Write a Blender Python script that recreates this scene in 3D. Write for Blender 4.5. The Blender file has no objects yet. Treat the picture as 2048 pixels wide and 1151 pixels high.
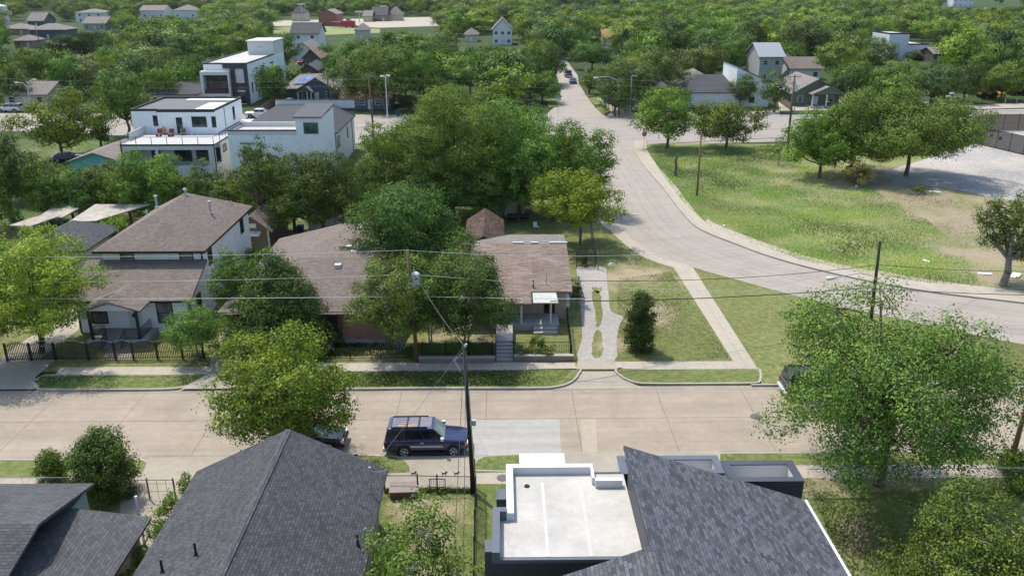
import bpy, bmesh, math, random
import numpy as np
from mathutils import Vector, Matrix, noise as mnoise
# ------------------------------------------------------------------ camera, sky, sun, exposure
F_PX, CH, PITCH, YAW = 1670.0, 27.0, math.radians(20.43), math.radians(0.772)
scene = bpy.context.scene
C = scene.collection
cd = bpy.data.cameras.new("camera"); cam = bpy.data.objects.new("camera", cd); C.objects.link(cam)
cd.sensor_width = 36; cd.lens = 36*F_PX/2048; cd.clip_start = 0.5; cd.clip_end = 6000
cam.location = (0, 0, CH); cam.rotation_euler = (math.pi/2-PITCH, 0, -YAW)
scene.camera = cam
W = bpy.data.worlds.new("World"); scene.world = W; W.use_nodes = True
wn = W.node_tree; bg = wn.nodes['Background']; sk = wn.nodes.new('ShaderNodeTexSky')
sk.sky_type = 'NISHITA'; sk.sun_disc = False
SV = Vector((-0.36, 0.42, 1.0)).normalized()
sk.sun_elevation = math.asin(SV.z); sk.sun_rotation = math.atan2(SV.x, SV.y)
sk.air_density = 1.0; sk.dust_density = 1.5
wn.links.new(sk.outputs[0], bg.inputs[0]); bg.inputs[1].default_value = 0.15
sl = bpy.data.lights.new("sun", 'SUN'); sl.energy = 2.65; sl.angle = math.radians(0.5); sl.color = (1, .94, .83)
so = bpy.data.objects.new("sun", sl); C.objects.link(so)
so.rotation_euler = SV.to_track_quat('Z', 'Y').to_euler(); so.location = (0, 0, 90)
scene.view_settings.view_transform = 'Standard'; scene.view_settings.look = 'None'
scene.view_settings.exposure = 0.82; scene.view_settings.gamma = 1
scene.render.engine = 'CYCLES'
# ------------------------------------------------------------------ pixel -> world helpers (pixels of the 2048 px photograph)
_p, _a = PITCH, YAW
FV = np.array([math.sin(_a)*math.cos(_p), math.cos(_a)*math.cos(_p), -math.sin(_p)])
RV = np.array([math.cos(_a), -math.sin(_a), 0.0])
UV_ = np.array([math.sin(_a)*math.sin(_p), math.cos(_a)*math.sin(_p), math.cos(_p)])
def ray(px, py): return FV + (px-1024)/F_PX*RV + (575.5-py)/F_PX*UV_
def P(px, py, z=0.0):
    d = ray(px, py); t = (z-CH)/d[2]; return (d[0]*t, d[1]*t, z)
def PY(px, py, Y):
    d = ray(px, py); t = Y/d[1]; return (d[0]*t, Y, CH+d[2]*t)
def proj(x, y, z):
    v = np.array([x, y, z-CH]); w = v@FV
    return 1024+F_PX*(v@RV)/w, 575.5-F_PX*(v@UV_)/w, w
def PP(pts, z=0.0): return [P(a, b, z) for a, b in pts]
R = random.Random(7)
# ------------------------------------------------------------------ materials
MATS = {}
def newmat(name):
    m = bpy.data.materials.new(name); m.use_nodes = True
    nt = m.node_tree; b = nt.nodes['Principled BSDF']; MATS[name] = m
    return m, nt, b
def N(nt, t, **kw):
    n = nt.nodes.new(t)
    for k, v in kw.items():
        if k.startswith('i_'): n.inputs[int(k[2:])].default_value = v
        else: setattr(n, k, v)
    return n
def ramp(nt, stops, fac):
    r = nt.nodes.new('ShaderNodeValToRGB'); e = r.color_ramp.elements
    while len(e) > 1: e.remove(e[0])
    for i, (p, c) in enumerate(stops):
        q = e[0] if i == 0 else e.new(p)
        q.position = p; q.color = (*c, 1) if len(c) == 3 else c
    nt.links.new(fac, r.inputs[0]); return r.outputs[0]
def noise(nt, scale, detail=4, rough=.55, vec=None, coord='Object'):
    n = nt.nodes.new('ShaderNodeTexNoise'); n.inputs['Scale'].default_value = scale
    n.inputs['Detail'].default_value = detail; n.inputs['Roughness'].default_value = rough
    if vec is None:
        tc = nt.nodes.new('ShaderNodeTexCoord'); vec = tc.outputs[coord]
    nt.links.new(vec, n.inputs['Vector']); return n.outputs['Fac']
def mixc(nt, fac, a, b, mode='MIX'):
    m = nt.nodes.new('ShaderNodeMix'); m.data_type = 'RGBA'; m.blend_type = mode
    for s, v in ((m.inputs[0], fac), (m.inputs[6], a), (m.inputs[7], b)):
        if hasattr(v, 'is_output'): nt.links.new(v, s)
        elif isinstance(v, (int, float)): s.default_value = v
        else: s.default_value = (*v, 1) if len(v) == 3 else v
    return m.outputs[2]
def math_(nt, op, a, b=None, c=None, clamp=False):
    m = nt.nodes.new('ShaderNodeMath'); m.operation = op; m.use_clamp = clamp
    for s, v in zip(m.inputs, (a, b, c)):
        if v is None: continue
        if hasattr(v, 'is_output'): nt.links.new(v, s)
        else: s.default_value = v
    return m.outputs[0]
def bump(nt, b, h, strength=.3, dist=.05):
    n = nt.nodes.new('ShaderNodeBump'); n.inputs['Strength'].default_value = strength; n.inputs['Distance'].default_value = dist
    nt.links.new(h, n.inputs['Height']); nt.links.new(n.outputs[0], b.inputs['Normal'])
def plain(name, col, rough=.7, var=.18, scale=3.0, metal=0.0, bmp=0.0, spec=.4):
    m, nt, b = newmat(name)
    f = noise(nt, scale, 6, .65)
    c = ramp(nt, [(.25, tuple(x*(1-var) for x in col)), (.75, tuple(min(1, x*(1+var)) for x in col))], f)
    nt.links.new(c, b.inputs['Base Color']); b.inputs['Roughness'].default_value = rough
    b.inputs['Metallic'].default_value = metal; b.inputs['Specular IOR Level'].default_value = spec
    if bmp: bump(nt, b, noise(nt, scale*8, 4), bmp)
    return m
def brickmat(name, c1, c2, mortar, bw, rh, ms=.012, rough=.85, bmp=.4, big=.25, offs=.5, stain=None):
    m, nt, b = newmat(name)
    uv = nt.nodes.new('ShaderNodeUVMap'); uv.uv_map = 'UVMap'
    t = nt.nodes.new('ShaderNodeTexBrick'); nt.links.new(uv.outputs[0], t.inputs['Vector'])
    t.inputs['Scale'].default_value = 1; t.inputs['Brick Width'].default_value = bw; t.inputs['Row Height'].default_value = rh
    t.inputs['Mortar Size'].default_value = ms; t.inputs['Mortar Smooth'].default_value = .3; t.offset = offs
    t.inputs['Color1'].default_value = (*c1, 1); t.inputs['Color2'].default_value = (*c2, 1); t.inputs['Mortar'].default_value = (*mortar, 1)
    f = noise(nt, .5, 5, .6)
    dark = mixc(nt, 1.0, t.outputs['Color'], ramp(nt, [(.3, (1-big,)*3), (.7, (1+big*.5,)*3)], f), 'MULTIPLY')
    f2 = noise(nt, 14, 3, .7)
    dark = mixc(nt, 1.0, dark, ramp(nt, [(.3, (.82,)*3), (.7, (1.15,)*3)], f2), 'MULTIPLY')
    if stain:
        mp = nt.nodes.new('ShaderNodeMapping'); mp.inputs['Scale'].default_value = (1.2, 7, 1)
        nt.links.new(uv.outputs[0], mp.inputs[0])
        s = noise(nt, 1.0, 5, .7, mp.outputs[0])
        dark = mixc(nt, ramp(nt, [(.55, (0,)*3), (.62, (.75,)*3)], s), dark, stain)
    nt.links.new(dark, b.inputs['Base Color']); b.inputs['Roughness'].default_value = rough
    b.inputs['Specular IOR Level'].default_value = .25
    bump(nt, b, math_(nt, 'SUBTRACT', 1.0, t.outputs['Fac']), bmp, .02)
    return m
def siding(name, col, pitch=.18, vert=False, rough=.6, var=.06):
    m, nt, b = newmat(name)
    uv = nt.nodes.new('ShaderNodeUVMap'); uv.uv_map = 'UVMap'
    sp = nt.nodes.new('ShaderNodeSeparateXYZ'); nt.links.new(uv.outputs[0], sp.inputs[0])
    fr = math_(nt, 'FRACT', math_(nt, 'DIVIDE', sp.outputs[0 if vert else 1], pitch))
    line = ramp(nt, [(0, (.62,)*3), (.10, (1,)*3), (1, (.97,)*3)], fr)
    f = noise(nt, 1.3, 6, .7)
    c = mixc(nt, 1.0, ramp(nt, [(.3, tuple(x*(1-var*2) for x in col)), (.7, tuple(min(1, x*(1+var)) for x in col))], f), line, 'MULTIPLY')
    nt.links.new(c, b.inputs['Base Color']); b.inputs['Roughness'].default_value = rough
    bump(nt, b, fr, .5, .02)
    return m
def ground_mat(name, g1, g2, dirt, lo, hi, spots=(), scale=.35, fine=9.0, straw=None, bmp=.5):
    """grass with worn earth: earth where noise is high, more of it inside the listed (x, y, r) spots"""
    m, nt, b = newmat(name)
    tc = nt.nodes.new('ShaderNodeTexCoord'); v = tc.outputs['Object']
    n1 = noise(nt, scale, 8, .68, v); n2 = noise(nt, fine, 5, .7, v); n3 = noise(nt, .06, 3, .5, v); n4 = noise(nt, 2.2, 5, .7, v)
    g = mixc(nt, ramp(nt, [(.34, (0,)*3), (.66, (1,)*3)], n4), g1, g2)
    if straw: g = mixc(nt, ramp(nt, [(.45, (0,)*3), (.68, (.9,)*3)], noise(nt, .22, 7, .72, v)), g, straw)
    g = mixc(nt, 1.0, g, ramp(nt, [(.28, (.55,)*3), (.72, (1.35,)*3)], n2), 'MULTIPLY')
    g = mixc(nt, 1.0, g, ramp(nt, [(.3, (.8,)*3), (.7, (1.2,)*3)], n3), 'MULTIPLY')
    d = mixc(nt, 1.0, dirt, ramp(nt, [(.3, (.75,)*3), (.7, (1.15,)*3)], n2), 'MULTIPLY')
    f = math_(nt, 'ADD', math_(nt, 'MULTIPLY', n1, .72), math_(nt, 'MULTIPLY', n2, .28))
    sw = None
    for (sx, sy, sr) in spots:
        dv = nt.nodes.new('ShaderNodeVectorMath'); dv.operation = 'DISTANCE'; nt.links.new(v, dv.inputs[0]); dv.inputs[1].default_value = (sx, sy, 0)
        w = math_(nt, 'MULTIPLY', math_(nt, 'SUBTRACT', 1.0, math_(nt, 'DIVIDE', dv.outputs['Value'], sr), clamp=True), .27)
        sw = w if sw is None else math_(nt, 'MAXIMUM', sw, w)
    if sw is not None: f = math_(nt, 'ADD', f, sw)
    fac = nt.nodes.new('ShaderNodeMapRange'); fac.inputs[1].default_value = lo; fac.inputs[2].default_value = hi; nt.links.new(f, fac.inputs[0])
    nt.links.new(mixc(nt, fac.outputs[0], g, d), b.inputs['Base Color'])
    b.inputs['Roughness'].default_value = .95; b.inputs['Specular IOR Level'].default_value = .1
    bump(nt, b, n2, bmp, .08)
    return m
def concrete(name, col, var=.10, jx=0, jy=0, streak=False, crack=True, ox=0, oy=0, rot=0, jcol=.45):
    """pale concrete, with sawn joints every jx / jy metres when given"""
    m, nt, b = newmat(name)
    tc = nt.nodes.new('ShaderNodeTexCoord'); v = tc.outputs['Object']
    mp = nt.nodes.new('ShaderNodeMapping'); mp.inputs['Location'].default_value = (ox, oy, 0); mp.inputs['Rotation'].default_value = (0, 0, rot)
    nt.links.new(v, mp.inputs[0]); vv = mp.outputs[0]
    n1 = noise(nt, .35, 7, .62, v); n2 = noise(nt, 18, 4, .75, v); n3 = noise(nt, 2.1, 6, .7, v)
    c = ramp(nt, [(.3, tuple(x*(1-var) for x in col)), (.7, tuple(x*(1+var) for x in col))], n1)
    c = mixc(nt, 1.0, c, ramp(nt, [(.3, (.9,)*3), (.7, (1.08,)*3)], n3), 'MULTIPLY')
    c = mixc(nt, 1.0, c, ramp(nt, [(.3, (.93,)*3), (.7, (1.06,)*3)], n2), 'MULTIPLY')
    if streak:
        mp2 = nt.nodes.new('ShaderNodeMapping'); mp2.inputs['Scale'].default_value = (.05, 1.4, 1); nt.links.new(vv, mp2.inputs[0])
        s = noise(nt, 1.0, 5, .65, mp2.outputs[0])
        c = mixc(nt, 1.0, c, ramp(nt, [(.3, (.88,)*3), (.6, (1.05,)*3)], s), 'MULTIPLY')
    st = noise(nt, .55, 8, .75, v); c = mixc(nt, ramp(nt, [(.60, (0,)*3), (.74, (.30,)*3)], st), c, tuple(x*.55 for x in col))
    if crack:
        vo = nt.nodes.new('ShaderNodeTexVoronoi'); vo.feature = 'DISTANCE_TO_EDGE'; vo.inputs['Scale'].default_value = .10
        wv = nt.nodes.new('ShaderNodeVectorMath'); wv.operation = 'ADD'; nt.links.new(v, wv.inputs[0])
        nn = nt.nodes.new('ShaderNodeTexNoise'); nn.inputs['Scale'].default_value = .7; nn.inputs['Detail'].default_value = 5; nt.links.new(v, nn.inputs[0])
        sc = nt.nodes.new('ShaderNodeVectorMath'); sc.operation = 'SCALE'; sc.inputs['Scale'].default_value = 2.0; nt.links.new(nn.outputs['Color'], sc.inputs[0])
        nt.links.new(sc.outputs[0], wv.inputs[1]); nt.links.new(wv.outputs[0], vo.inputs['Vector'])
        cr = math_(nt, 'LESS_THAN', vo.outputs['Distance'], .004)
        c = mixc(nt, math_(nt, 'MULTIPLY', cr, math_(nt, 'MULTIPLY', n1, .22)), c, (.12, .10, .08))
    sp = nt.nodes.new('ShaderNodeSeparateXYZ'); nt.links.new(vv, sp.inputs[0])
    for ax, j in ((0, jx), (1, jy)):
        if j:
            q = math_(nt, 'ABSOLUTE', math_(nt, 'SUBTRACT', math_(nt, 'FRACT', math_(nt, 'DIVIDE', sp.outputs[ax], j)), .5))
            l = math_(nt, 'GREATER_THAN', q, .5-.03/j)
            c = mixc(nt, math_(nt, 'MULTIPLY', l, jcol), c, (.10, .08, .06))
    nt.links.new(c, b.inputs['Base Color']); b.inputs['Roughness'].default_value = .85; b.inputs['Specular IOR Level'].default_value = .25
    bump(nt, b, n2, .15, .02)
    return m
def glassy(name, col=(.02, .025, .03), rough=.08):
    m, nt, b = newmat(name); b.inputs['Base Color'].default_value = (*col, 1); b.inputs['Roughness'].default_value = rough
    b.inputs['Specular IOR Level'].default_value = .6
    f = noise(nt, .9, 2, .5)
    nt.links.new(ramp(nt, [(.35, tuple(x*.6 for x in col)), (.7, tuple(x*2.2 for x in col))], f), b.inputs['Base Color'])
    return m
def carpaint(name, col, rough=.25):
    m, nt, b = newmat(name); b.inputs['Base Color'].default_value = (*col, 1); b.inputs['Roughness'].default_value = rough
    b.inputs['Coat Weight'].default_value = .7; b.inputs['Coat Roughness'].default_value = .06; b.inputs['Metallic'].default_value = .25
    f = noise(nt, 3, 6, .7); nt.links.new(ramp(nt, [(.3, (rough*.8,)*3), (.75, (min(1, rough*1.9),)*3)], f), b.inputs['Roughness'])
    return m
def meshwire(name, col, cell=.06, wire=.12, diag=True, a=1.0):
    """woven wire: transparent cells between real wire lines"""
    m, nt, b = newmat(name); b.inputs['Base Color'].default_value = (*col, 1); b.inputs['Roughness'].default_value = .5; b.inputs['Metallic'].default_value = .3
    uv = nt.nodes.new('ShaderNodeUVMap'); uv.uv_map = 'UVMap'
    mp = nt.nodes.new('ShaderNodeMapping'); mp.inputs['Rotation'].default_value = (0, 0, math.pi/4 if diag else 0); nt.links.new(uv.outputs[0], mp.inputs[0])
    sp = nt.nodes.new('ShaderNodeSeparateXYZ'); nt.links.new(mp.outputs[0], sp.inputs[0])
    l = [math_(nt, 'LESS_THAN', math_(nt, 'FRACT', math_(nt, 'DIVIDE', sp.outputs[k], cell)), wire) for k in (0, 1)]
    al = math_(nt, 'MULTIPLY', math_(nt, 'MAXIMUM', l[0], l[1]), a); nt.links.new(al, b.inputs['Alpha'])
    return m
def leafmat(name, rough=.5, trans=.3):
    m = bpy.data.materials.new(name); m.use_nodes = True; nt = m.node_tree; MATS[name] = m
    b = nt.nodes['Principled BSDF']; out = nt.nodes['Material Output']
    oi = nt.nodes.new('ShaderNodeObjectInfo'); at = nt.nodes.new('ShaderNodeAttribute'); at.attribute_name = 'tint'
    k = ramp(nt, [(0, (.35, .42, .45)), (.35, (.8, .85, .85)), (.55, (1.1, 1.1, 1)), (.85, (1.65, 1.5, 1.05)), (1, (2.1, 1.75, 1.1))], at.outputs['Fac'])
    c = mixc(nt, 1.0, oi.outputs['Color'], k, 'MULTIPLY')
    hs = nt.nodes.new('ShaderNodeHueSaturation'); nt.links.new(c, hs.inputs['Color'])
    nt.links.new(math_(nt, 'ADD', .485, math_(nt, 'MULTIPLY', oi.outputs['Random'], .03)), hs.inputs['Hue'])
    nt.links.new(math_(nt, 'ADD', .85, math_(nt, 'MULTIPLY', oi.outputs['Random'], .3)), hs.inputs['Value'])
    c = hs.outputs[0]
    nt.links.new(c, b.inputs['Base Color']); b.inputs['Roughness'].default_value = rough; b.inputs['Specular IOR Level'].default_value = .12
    tr = nt.nodes.new('ShaderNodeBsdfTranslucent'); nt.links.new(mixc(nt, 1.0, c, (1.5, 1.5, .6), 'MULTIPLY'), tr.inputs[0])
    mx = nt.nodes.new('ShaderNodeMixShader'); mx.inputs[0].default_value = trans
    nt.links.new(b.outputs[0], mx.inputs[1]); nt.links.new(tr.outputs[0], mx.inputs[2]); nt.links.new(mx.outputs[0], out.inputs[0])
    return m
LEAF = leafmat('leaf', rough=.6, trans=.16); 
BARK = plain('bark', (.13, .10, .075), .9, .35, 6, bmp=.6); BARKG = plain('bark_grey', (.2, .18, .16), .9, .3, 6, bmp=.6)
M_white = siding('white_lap_siding', (.82, .82, .80), .2)
M_whitep = plain('white_paint', (.57, .57, .555), .55, .05, 1.5)
M_board = siding('white_board_and_batten', (.82, .84, .83), .45, vert=True)
M_black = plain('black_trim', (.02, .02, .022), .5, .2); M_iron = plain('black_iron', (.012, .012, .013), .45, .2)
M_char = siding('charcoal_siding', (.035, .04, .055), .2, rough=.55)
M_charp = plain('charcoal_metal_cap', (.10, .11, .13), .4, .12, 2)
M_navy = plain('navy_metal_cap', (.055, .060, .075), .4, .12, 2)
M_glass = glassy('window_glass'); M_glass2 = glassy('curtained_glass', (.13, .125, .115), .25)
M_steel = plain('galvanised_steel', (.45, .46, .47), .4, .15, 5, metal=.6)
M_silver = plain('silver_paint', (.55, .56, .57), .4, .08, 3)
M_wood = siding('cedar_boards', (.22, .12, .07), .14, vert=True, rough=.85, var=.2)
M_woodg = siding('weathered_boards', (.16, .13, .11), .13, vert=True, rough=.9, var=.3)
M_pole = plain('dark_utility_pole', (.035, .028, .024), .9, .3, 4); M_pole2 = plain('brown_utility_pole', (.14, .085, .05), .9, .3, 4)
M_cable = plain('cable', (.03, .03, .03), .6, .1); M_cable2 = plain('aluminium_cable', (.5, .5, .5), .45, .1)
M_rubber = plain('rubber', (.015, .015, .016), .85, .2, 8); M_rim = plain('alloy', (.45, .43, .4), .35, .1, 5, metal=.7)
M_lamp = plain('lamp_lens', (.8, .8, .76), .15, .05); M_red = plain('red_lens', (.35, .01, .01), .2, .1); M_amber = plain('amber_lens', (.6, .2, .03), .2, .1)
M_brick = brickmat('red_brown_brick', (.25, .10, .06), (.34, .15, .09), (.35, .3, .25), .24, .085, .012)
M_sh_char = brickmat('charcoal_shingle', (.050, .054, .063), (.125, .132, .150), (.028, .03, .034), .32, .15, .010, big=.10)
M_sh_dark = brickmat('dark_shingle', (.050, .051, .057), (.092, .095, .103), (.022, .022, .024), .22, .15, .011, big=.14)
M_sh_grey = brickmat('grey_shingle', (.062, .064, .068), (.105, .108, .112), (.035, .036, .038), .3, .16, .014, big=.15)
M_sh_brown = brickmat('brown_grey_shingle', (.15, .122, .104), (.22, .182, .156), (.085, .068, .058), .3, .15, .012, big=.12)
M_sh_tan = brickmat('tan_grey_shingle', (.18, .16, .14), (.25, .225, .20), (.10, .09, .08), .3, .16, .012, big=.15)
M_sh_pink = brickmat('worn_pinkish_shingle', (.19, .142, .115), (.29, .225, .18), (.12, .08, .065), .9, .2, .014, big=.2, stain=(.055, .045, .042))
M_sh_orange = brickmat('orange_brown_shingle', (.30, .17, .10), (.40, .25, .16), (.18, .1, .07), .6, .18, .014, big=.3)
M_sh_rust = brickmat('charred_rusty_shingle', (.04, .03, .028), (.16, .10, .075), (.03, .025, .02), .5, .18, .02, big=.5)
M_membrane = concrete('white_roof_membrane', (.44, .425, .39), .15, crack=True)
M_found = concrete('foundation_concrete', (.33, .31, .29), .15)
# ------------------------------------------------------------------ mesh building
class MB:
    def __init__(s): s.v = []; s.f = []
    def add(s, vs, fs):
        o = len(s.v); s.v += [tuple(float(c) for c in v) for v in vs]; s.f += [tuple(i+o for i in f) for f in fs]; return s
    def box(s, x0, y0, z0, x1, y1, z1):
        if x1 < x0: x0, x1 = x1, x0
        if y1 < y0: y0, y1 = y1, y0
        return s.add([(x0, y0, z0), (x1, y0, z0), (x1, y1, z0), (x0, y1, z0), (x0, y0, z1), (x1, y0, z1), (x1, y1, z1), (x0, y1, z1)],
                     [(0, 3, 2, 1), (4, 5, 6, 7), (0, 1, 5, 4), (1, 2, 6, 5), (2, 3, 7, 6), (3, 0, 4, 7)])
    def obox(s, c, ax, hx, hy, z0, z1):
        """box centred at c with its long axis at angle ax"""
        ca, sa = math.cos(ax), math.sin(ax); q = []
        for z in (z0, z1):
            for (a, b) in ((-hx, -hy), (hx, -hy), (hx, hy), (-hx, hy)): q.append((c[0]+a*ca-b*sa, c[1]+a*sa+b*ca, z))
        return s.add(q, [(0, 3, 2, 1), (4, 5, 6, 7), (0, 1, 5, 4), (1, 2, 6, 5), (2, 3, 7, 6), (3, 0, 4, 7)])
    def prism(s, poly, z0, z1):
        n = len(poly); A = sum(poly[i][0]*poly[(i+1) % n][1]-poly[(i+1) % n][0]*poly[i][1] for i in range(n))
        if A < 0: poly = poly[::-1]
        vs = [(p[0], p[1], z0) for p in poly]+[(p[0], p[1], z1) for p in poly]
        fs = [tuple(range(n, 2*n)), tuple(range(n-1, -1, -1))]+[(i, (i+1) % n, n+(i+1) % n, n+i) for i in range(n)]
        return s.add(vs, fs)
    def sheet(s, poly, z):
        n = len(poly); A = sum(poly[i][0]*poly[(i+1) % n][1]-poly[(i+1) % n][0]*poly[i][1] for i in range(n))
        if A < 0: poly = poly[::-1]
        return s.add([(p[0], p[1], z) for p in poly], [tuple(range(n))])
    def shell(s, vs, fs, th, cap=True):
        """roof: top faces, same faces th lower, and the rim between"""
        n = len(vs); lo = [(v[0], v[1], v[2]-th) for v in vs]; ff = []
        for f in fs:
            a, b, c = (Vector(vs[f[i]]) for i in (0, 1, 2))
            if (b-a).cross(c-a).z < 0: f = f[::-1]
            ff.append(tuple(f))
        ed = {}
        for f in ff:
            for i in range(len(f)): ed[(f[i], f[(i+1) % len(f)])] = 1
        rim = [(a, a+n, b+n, b) for (a, b) in ed if (b, a) not in ed]
        return s.add(list(vs)+lo, ff+[tuple(i+n for i in f[::-1]) for f in ff]+rim)
    def cyl(s, p0, p1, r0, r1=None, n=8, cap=True):
        r1 = r0 if r1 is None else r1
        p0, p1 = Vector(p0), Vector(p1); d = (p1-p0)
        if d.length < 1e-6: return s
        d.normalize(); u = d.cross(Vector((0, 0, 1)) if abs(d.z) < .95 else Vector((1, 0, 0))).normalized(); w = d.cross(u)
        vs = [p0+(u*math.cos(2*math.pi*i/n)+w*math.sin(2*math.pi*i/n))*r0 for i in range(n)]+[p1+(u*math.cos(2*math.pi*i/n)+w*math.sin(2*math.pi*i/n))*r1 for i in range(n)]
        fs = [(i, (i+1) % n, n+(i+1) % n, n+i) for i in range(n)]
        if cap: fs += [tuple(range(n-1, -1, -1)), tuple(range(n, 2*n))]
        return s.add(vs, fs)
    def tube(s, pts, r, n=5, taper=None):
        k = len(pts)-1
        for i in range(k):
            ra = r if taper is None else r+(taper-r)*i/k; rb = r if taper is None else r+(taper-r)*(i+1)/k
            s.cyl(pts[i], pts[i+1], ra, rb, n, cap=(i in (0, k-1)))
        return s
    def build(s, name, mat, parent=None, smooth=False, bevel=0):
        me = bpy.data.meshes.new(name); me.from_pydata(s.v, [], s.f)
        uvl = me.uv_layers.new(name='UVMap'); co = np.empty(len(me.vertices)*3); me.vertices.foreach_get('co', co); co = co.reshape(-1, 3)
        uv = np.zeros((len(me.loops), 2))
        for p in me.polygons:
            n = p.normal; h = Vector((-n.y, n.x, 0))
            u = Vector((1, 0, 0)) if h.length < .02 else h.normalized()
            w = n.cross(u)
            if h.length < .02: w = Vector((0, 1, 0))
            for li in p.loop_indices:
                c = co[me.loops[li].vertex_index]; uv[li] = (c[0]*u.x+c[1]*u.y+c[2]*u.z, c[0]*w.x+c[1]*w.y+c[2]*w.z)
        uvl.data.foreach_set('uv', uv.ravel())
        if smooth: me.polygons.foreach_set('use_smooth', [True]*len(me.polygons))
        me.materials.append(mat); o = bpy.data.objects.new(name, me); C.objects.link(o)
        if parent: o.parent = parent
        if bevel:
            b = o.modifiers.new('bevel', 'BEVEL'); b.width = bevel; b.segments = 2; b.limit_method = 'ANGLE'; b.angle_limit = math.radians(30)
        return o
def tag(o, label=None, cat=None, group=None, kind=None):
    if label: o['label'] = label
    if cat: o['category'] = cat
    if group: o['group'] = group
    if kind: o['kind'] = kind
    return o
def empty(name, loc, rz=0, **k):
    o = bpy.data.objects.new(name, None); C.objects.link(o); o.location = loc; o.rotation_euler = (0, 0, rz); o.empty_display_size = .3
    return tag(o, **k)
def struct(name, mb, mat): return tag(mb.build(name, mat), kind='structure')
def box1(name, mat, parent, *a, bevel=0): return MB().box(*a).build(name, mat, parent, bevel=bevel)
def smoothpoly(pts, closed=False, n=4):
    """Catmull-Rom through pixel or world points"""
    out = []; k = len(pts)
    for i in range(k if closed else k-1):
        p = [np.array(pts[(i+j) % k] if closed else pts[min(max(i+j, 0), k-1)], float) for j in (-1, 0, 1, 2)]
        for t in np.linspace(0, 1, n, endpoint=False):
            out.append(tuple(.5*((2*p[1])+(-p[0]+p[2])*t+(2*p[0]-5*p[1]+4*p[2]-p[3])*t*t+(-p[0]+3*p[1]-3*p[2]+p[3])*t**3)))
    if not closed: out.append(tuple(pts[-1]))
    return out
def ribbon(mb, pts, w, z0, z1):
    """kerb: a strip w wide along world points, from z0 to z1"""
    P2 = [Vector((p[0], p[1])) for p in pts]; L = []; Rr = []
    for i, p in enumerate(P2):
        a = P2[max(i-1, 0)]; b = P2[min(i+1, len(P2)-1)]; d = (b-a).normalized(); nn = Vector((-d.y, d.x))*w/2
        L.append(p+nn); Rr.append(p-nn)
    k = len(P2); vs = [(q.x, q.y, z) for z in (z0, z1) for q in L]+[(q.x, q.y, z) for z in (z0, z1) for q in Rr]
    fs = []
    for i in range(k-1):
        a, b, c, d = i, k+i, 2*k+i, 3*k+i
        fs += [(b, d, d+1, b+1), (a, b, b+1, a+1), (d, c, c+1, d+1)]
    fs += [(0, 2*k, 3*k, k), (k-1, 2*k-1, 4*k-1, 3*k-1)]
    return mb.add(vs, fs)
# ------------------------------------------------------------------ ground, roads, pavements
BIG = [(-1500, -60, 0), (1500, -60, 0), (1800, 3200, 0), (-1800, 3200, 0)]
M_field = ground_mat('undergrowth', (.035, .06, .02), (.06, .09, .028), (.16, .13, .095), .56, .66, scale=.08)
g = MB().sheet(BIG, -.02); struct('ground', g, M_field)
c1 = P(1300, 585)[:2]; 
M_lawn = ground_mat('lawn', (.10, .135, .038), (.215, .21, .088), (.34, .275, .185), .585, .78,
                    spots=[(*P(1235, 560)[:2], 5.5), (*P(1290, 550)[:2], 6), (*P(1300, 630)[:2], 5), (*P(1100, 590)[:2], 2), (*P(760, 700)[:2], 4.5), (*P(930, 660)[:2], 5), (*P(650, 480)[:2], 7), (*P(520, 480)[:2], 7), (*P(1225, 690)[:2], 2.5), (*P(30, 500)[:2], 7)])
M_yard = ground_mat('front_yard_grass', (.085, .125, .034), (.18, .195, .07), (.34, .27, .18), .60, .78,
                    spots=[(*P(865, 1050)[:2], 3.4), (*P(810, 1020)[:2], 2.6), (*P(1700, 1060)[:2], 2), (*P(1800, 960)[:2], 3), (*P(1640, 965)[:2], 3), (*P(1720, 1110)[:2], 3), (*P(820, 1120)[:2], 3), (*P(330, 1000)[:2], 3)])
M_meadow = ground_mat('meadow', (.105, .17, .042), (.18, .215, .07), (.32, .26, .185), .52, .76,
                      spots=[(*P(1830, 395)[:2], 13), (*P(1940, 440)[:2], 16), (*P(1960, 510)[:2], 9), (*P(1880, 440)[:2], 13), (*P(1740, 360)[:2], 20), (*P(1990, 555)[:2], 6), (*P(2010, 420)[:2], 14)], straw=(.26, .25, .10))
M_parkway = ground_mat('parkway_grass', (.085, .13, .035), (.20, .205, .08), (.3, .24, .15), .60, .82)
M_road = concrete('beige_road_concrete', (.305, .258, .2), .12, jx=5.9, ox=1.05, streak=True, jcol=.5)
M_road2 = concrete('grey_road_concrete', (.315, .28, .237), .07, jx=0, jy=0, streak=False)
M_avenue = concrete('avenue_concrete', (.29, .262, .225), .07, streak=True)
M_walk = concrete('pavement_concrete', (.375, .33, .265), .07, jx=1.5, crack=False, jcol=.3)
M_drive = concrete('driveway_concrete', (.315, .28, .225), .12)
M_kerb = concrete('kerb_concrete', (.34, .31, .265), .15, crack=False)
M_gravel = ground_mat('pale_gravel', (.32, .30, .27), (.42, .39, .35), (.32, .27, .21), .66, .8, scale=.5, fine=12, bmp=.7)
M_lot = ground_mat('pale_lot_gravel', (.30, .29, .275), (.38, .365, .34), (.43, .385, .33), .48, .62, scale=.10, fine=4, bmp=.4)
YF = P(1000, 776)[1]; YN = P(1000, 910)[1]       # kerb lines of the near street
XL, XR = -75, 75
struct('street', MB().box(XL, YN-.2, -.1, XR, YF+.2, .0), M_road)
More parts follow.
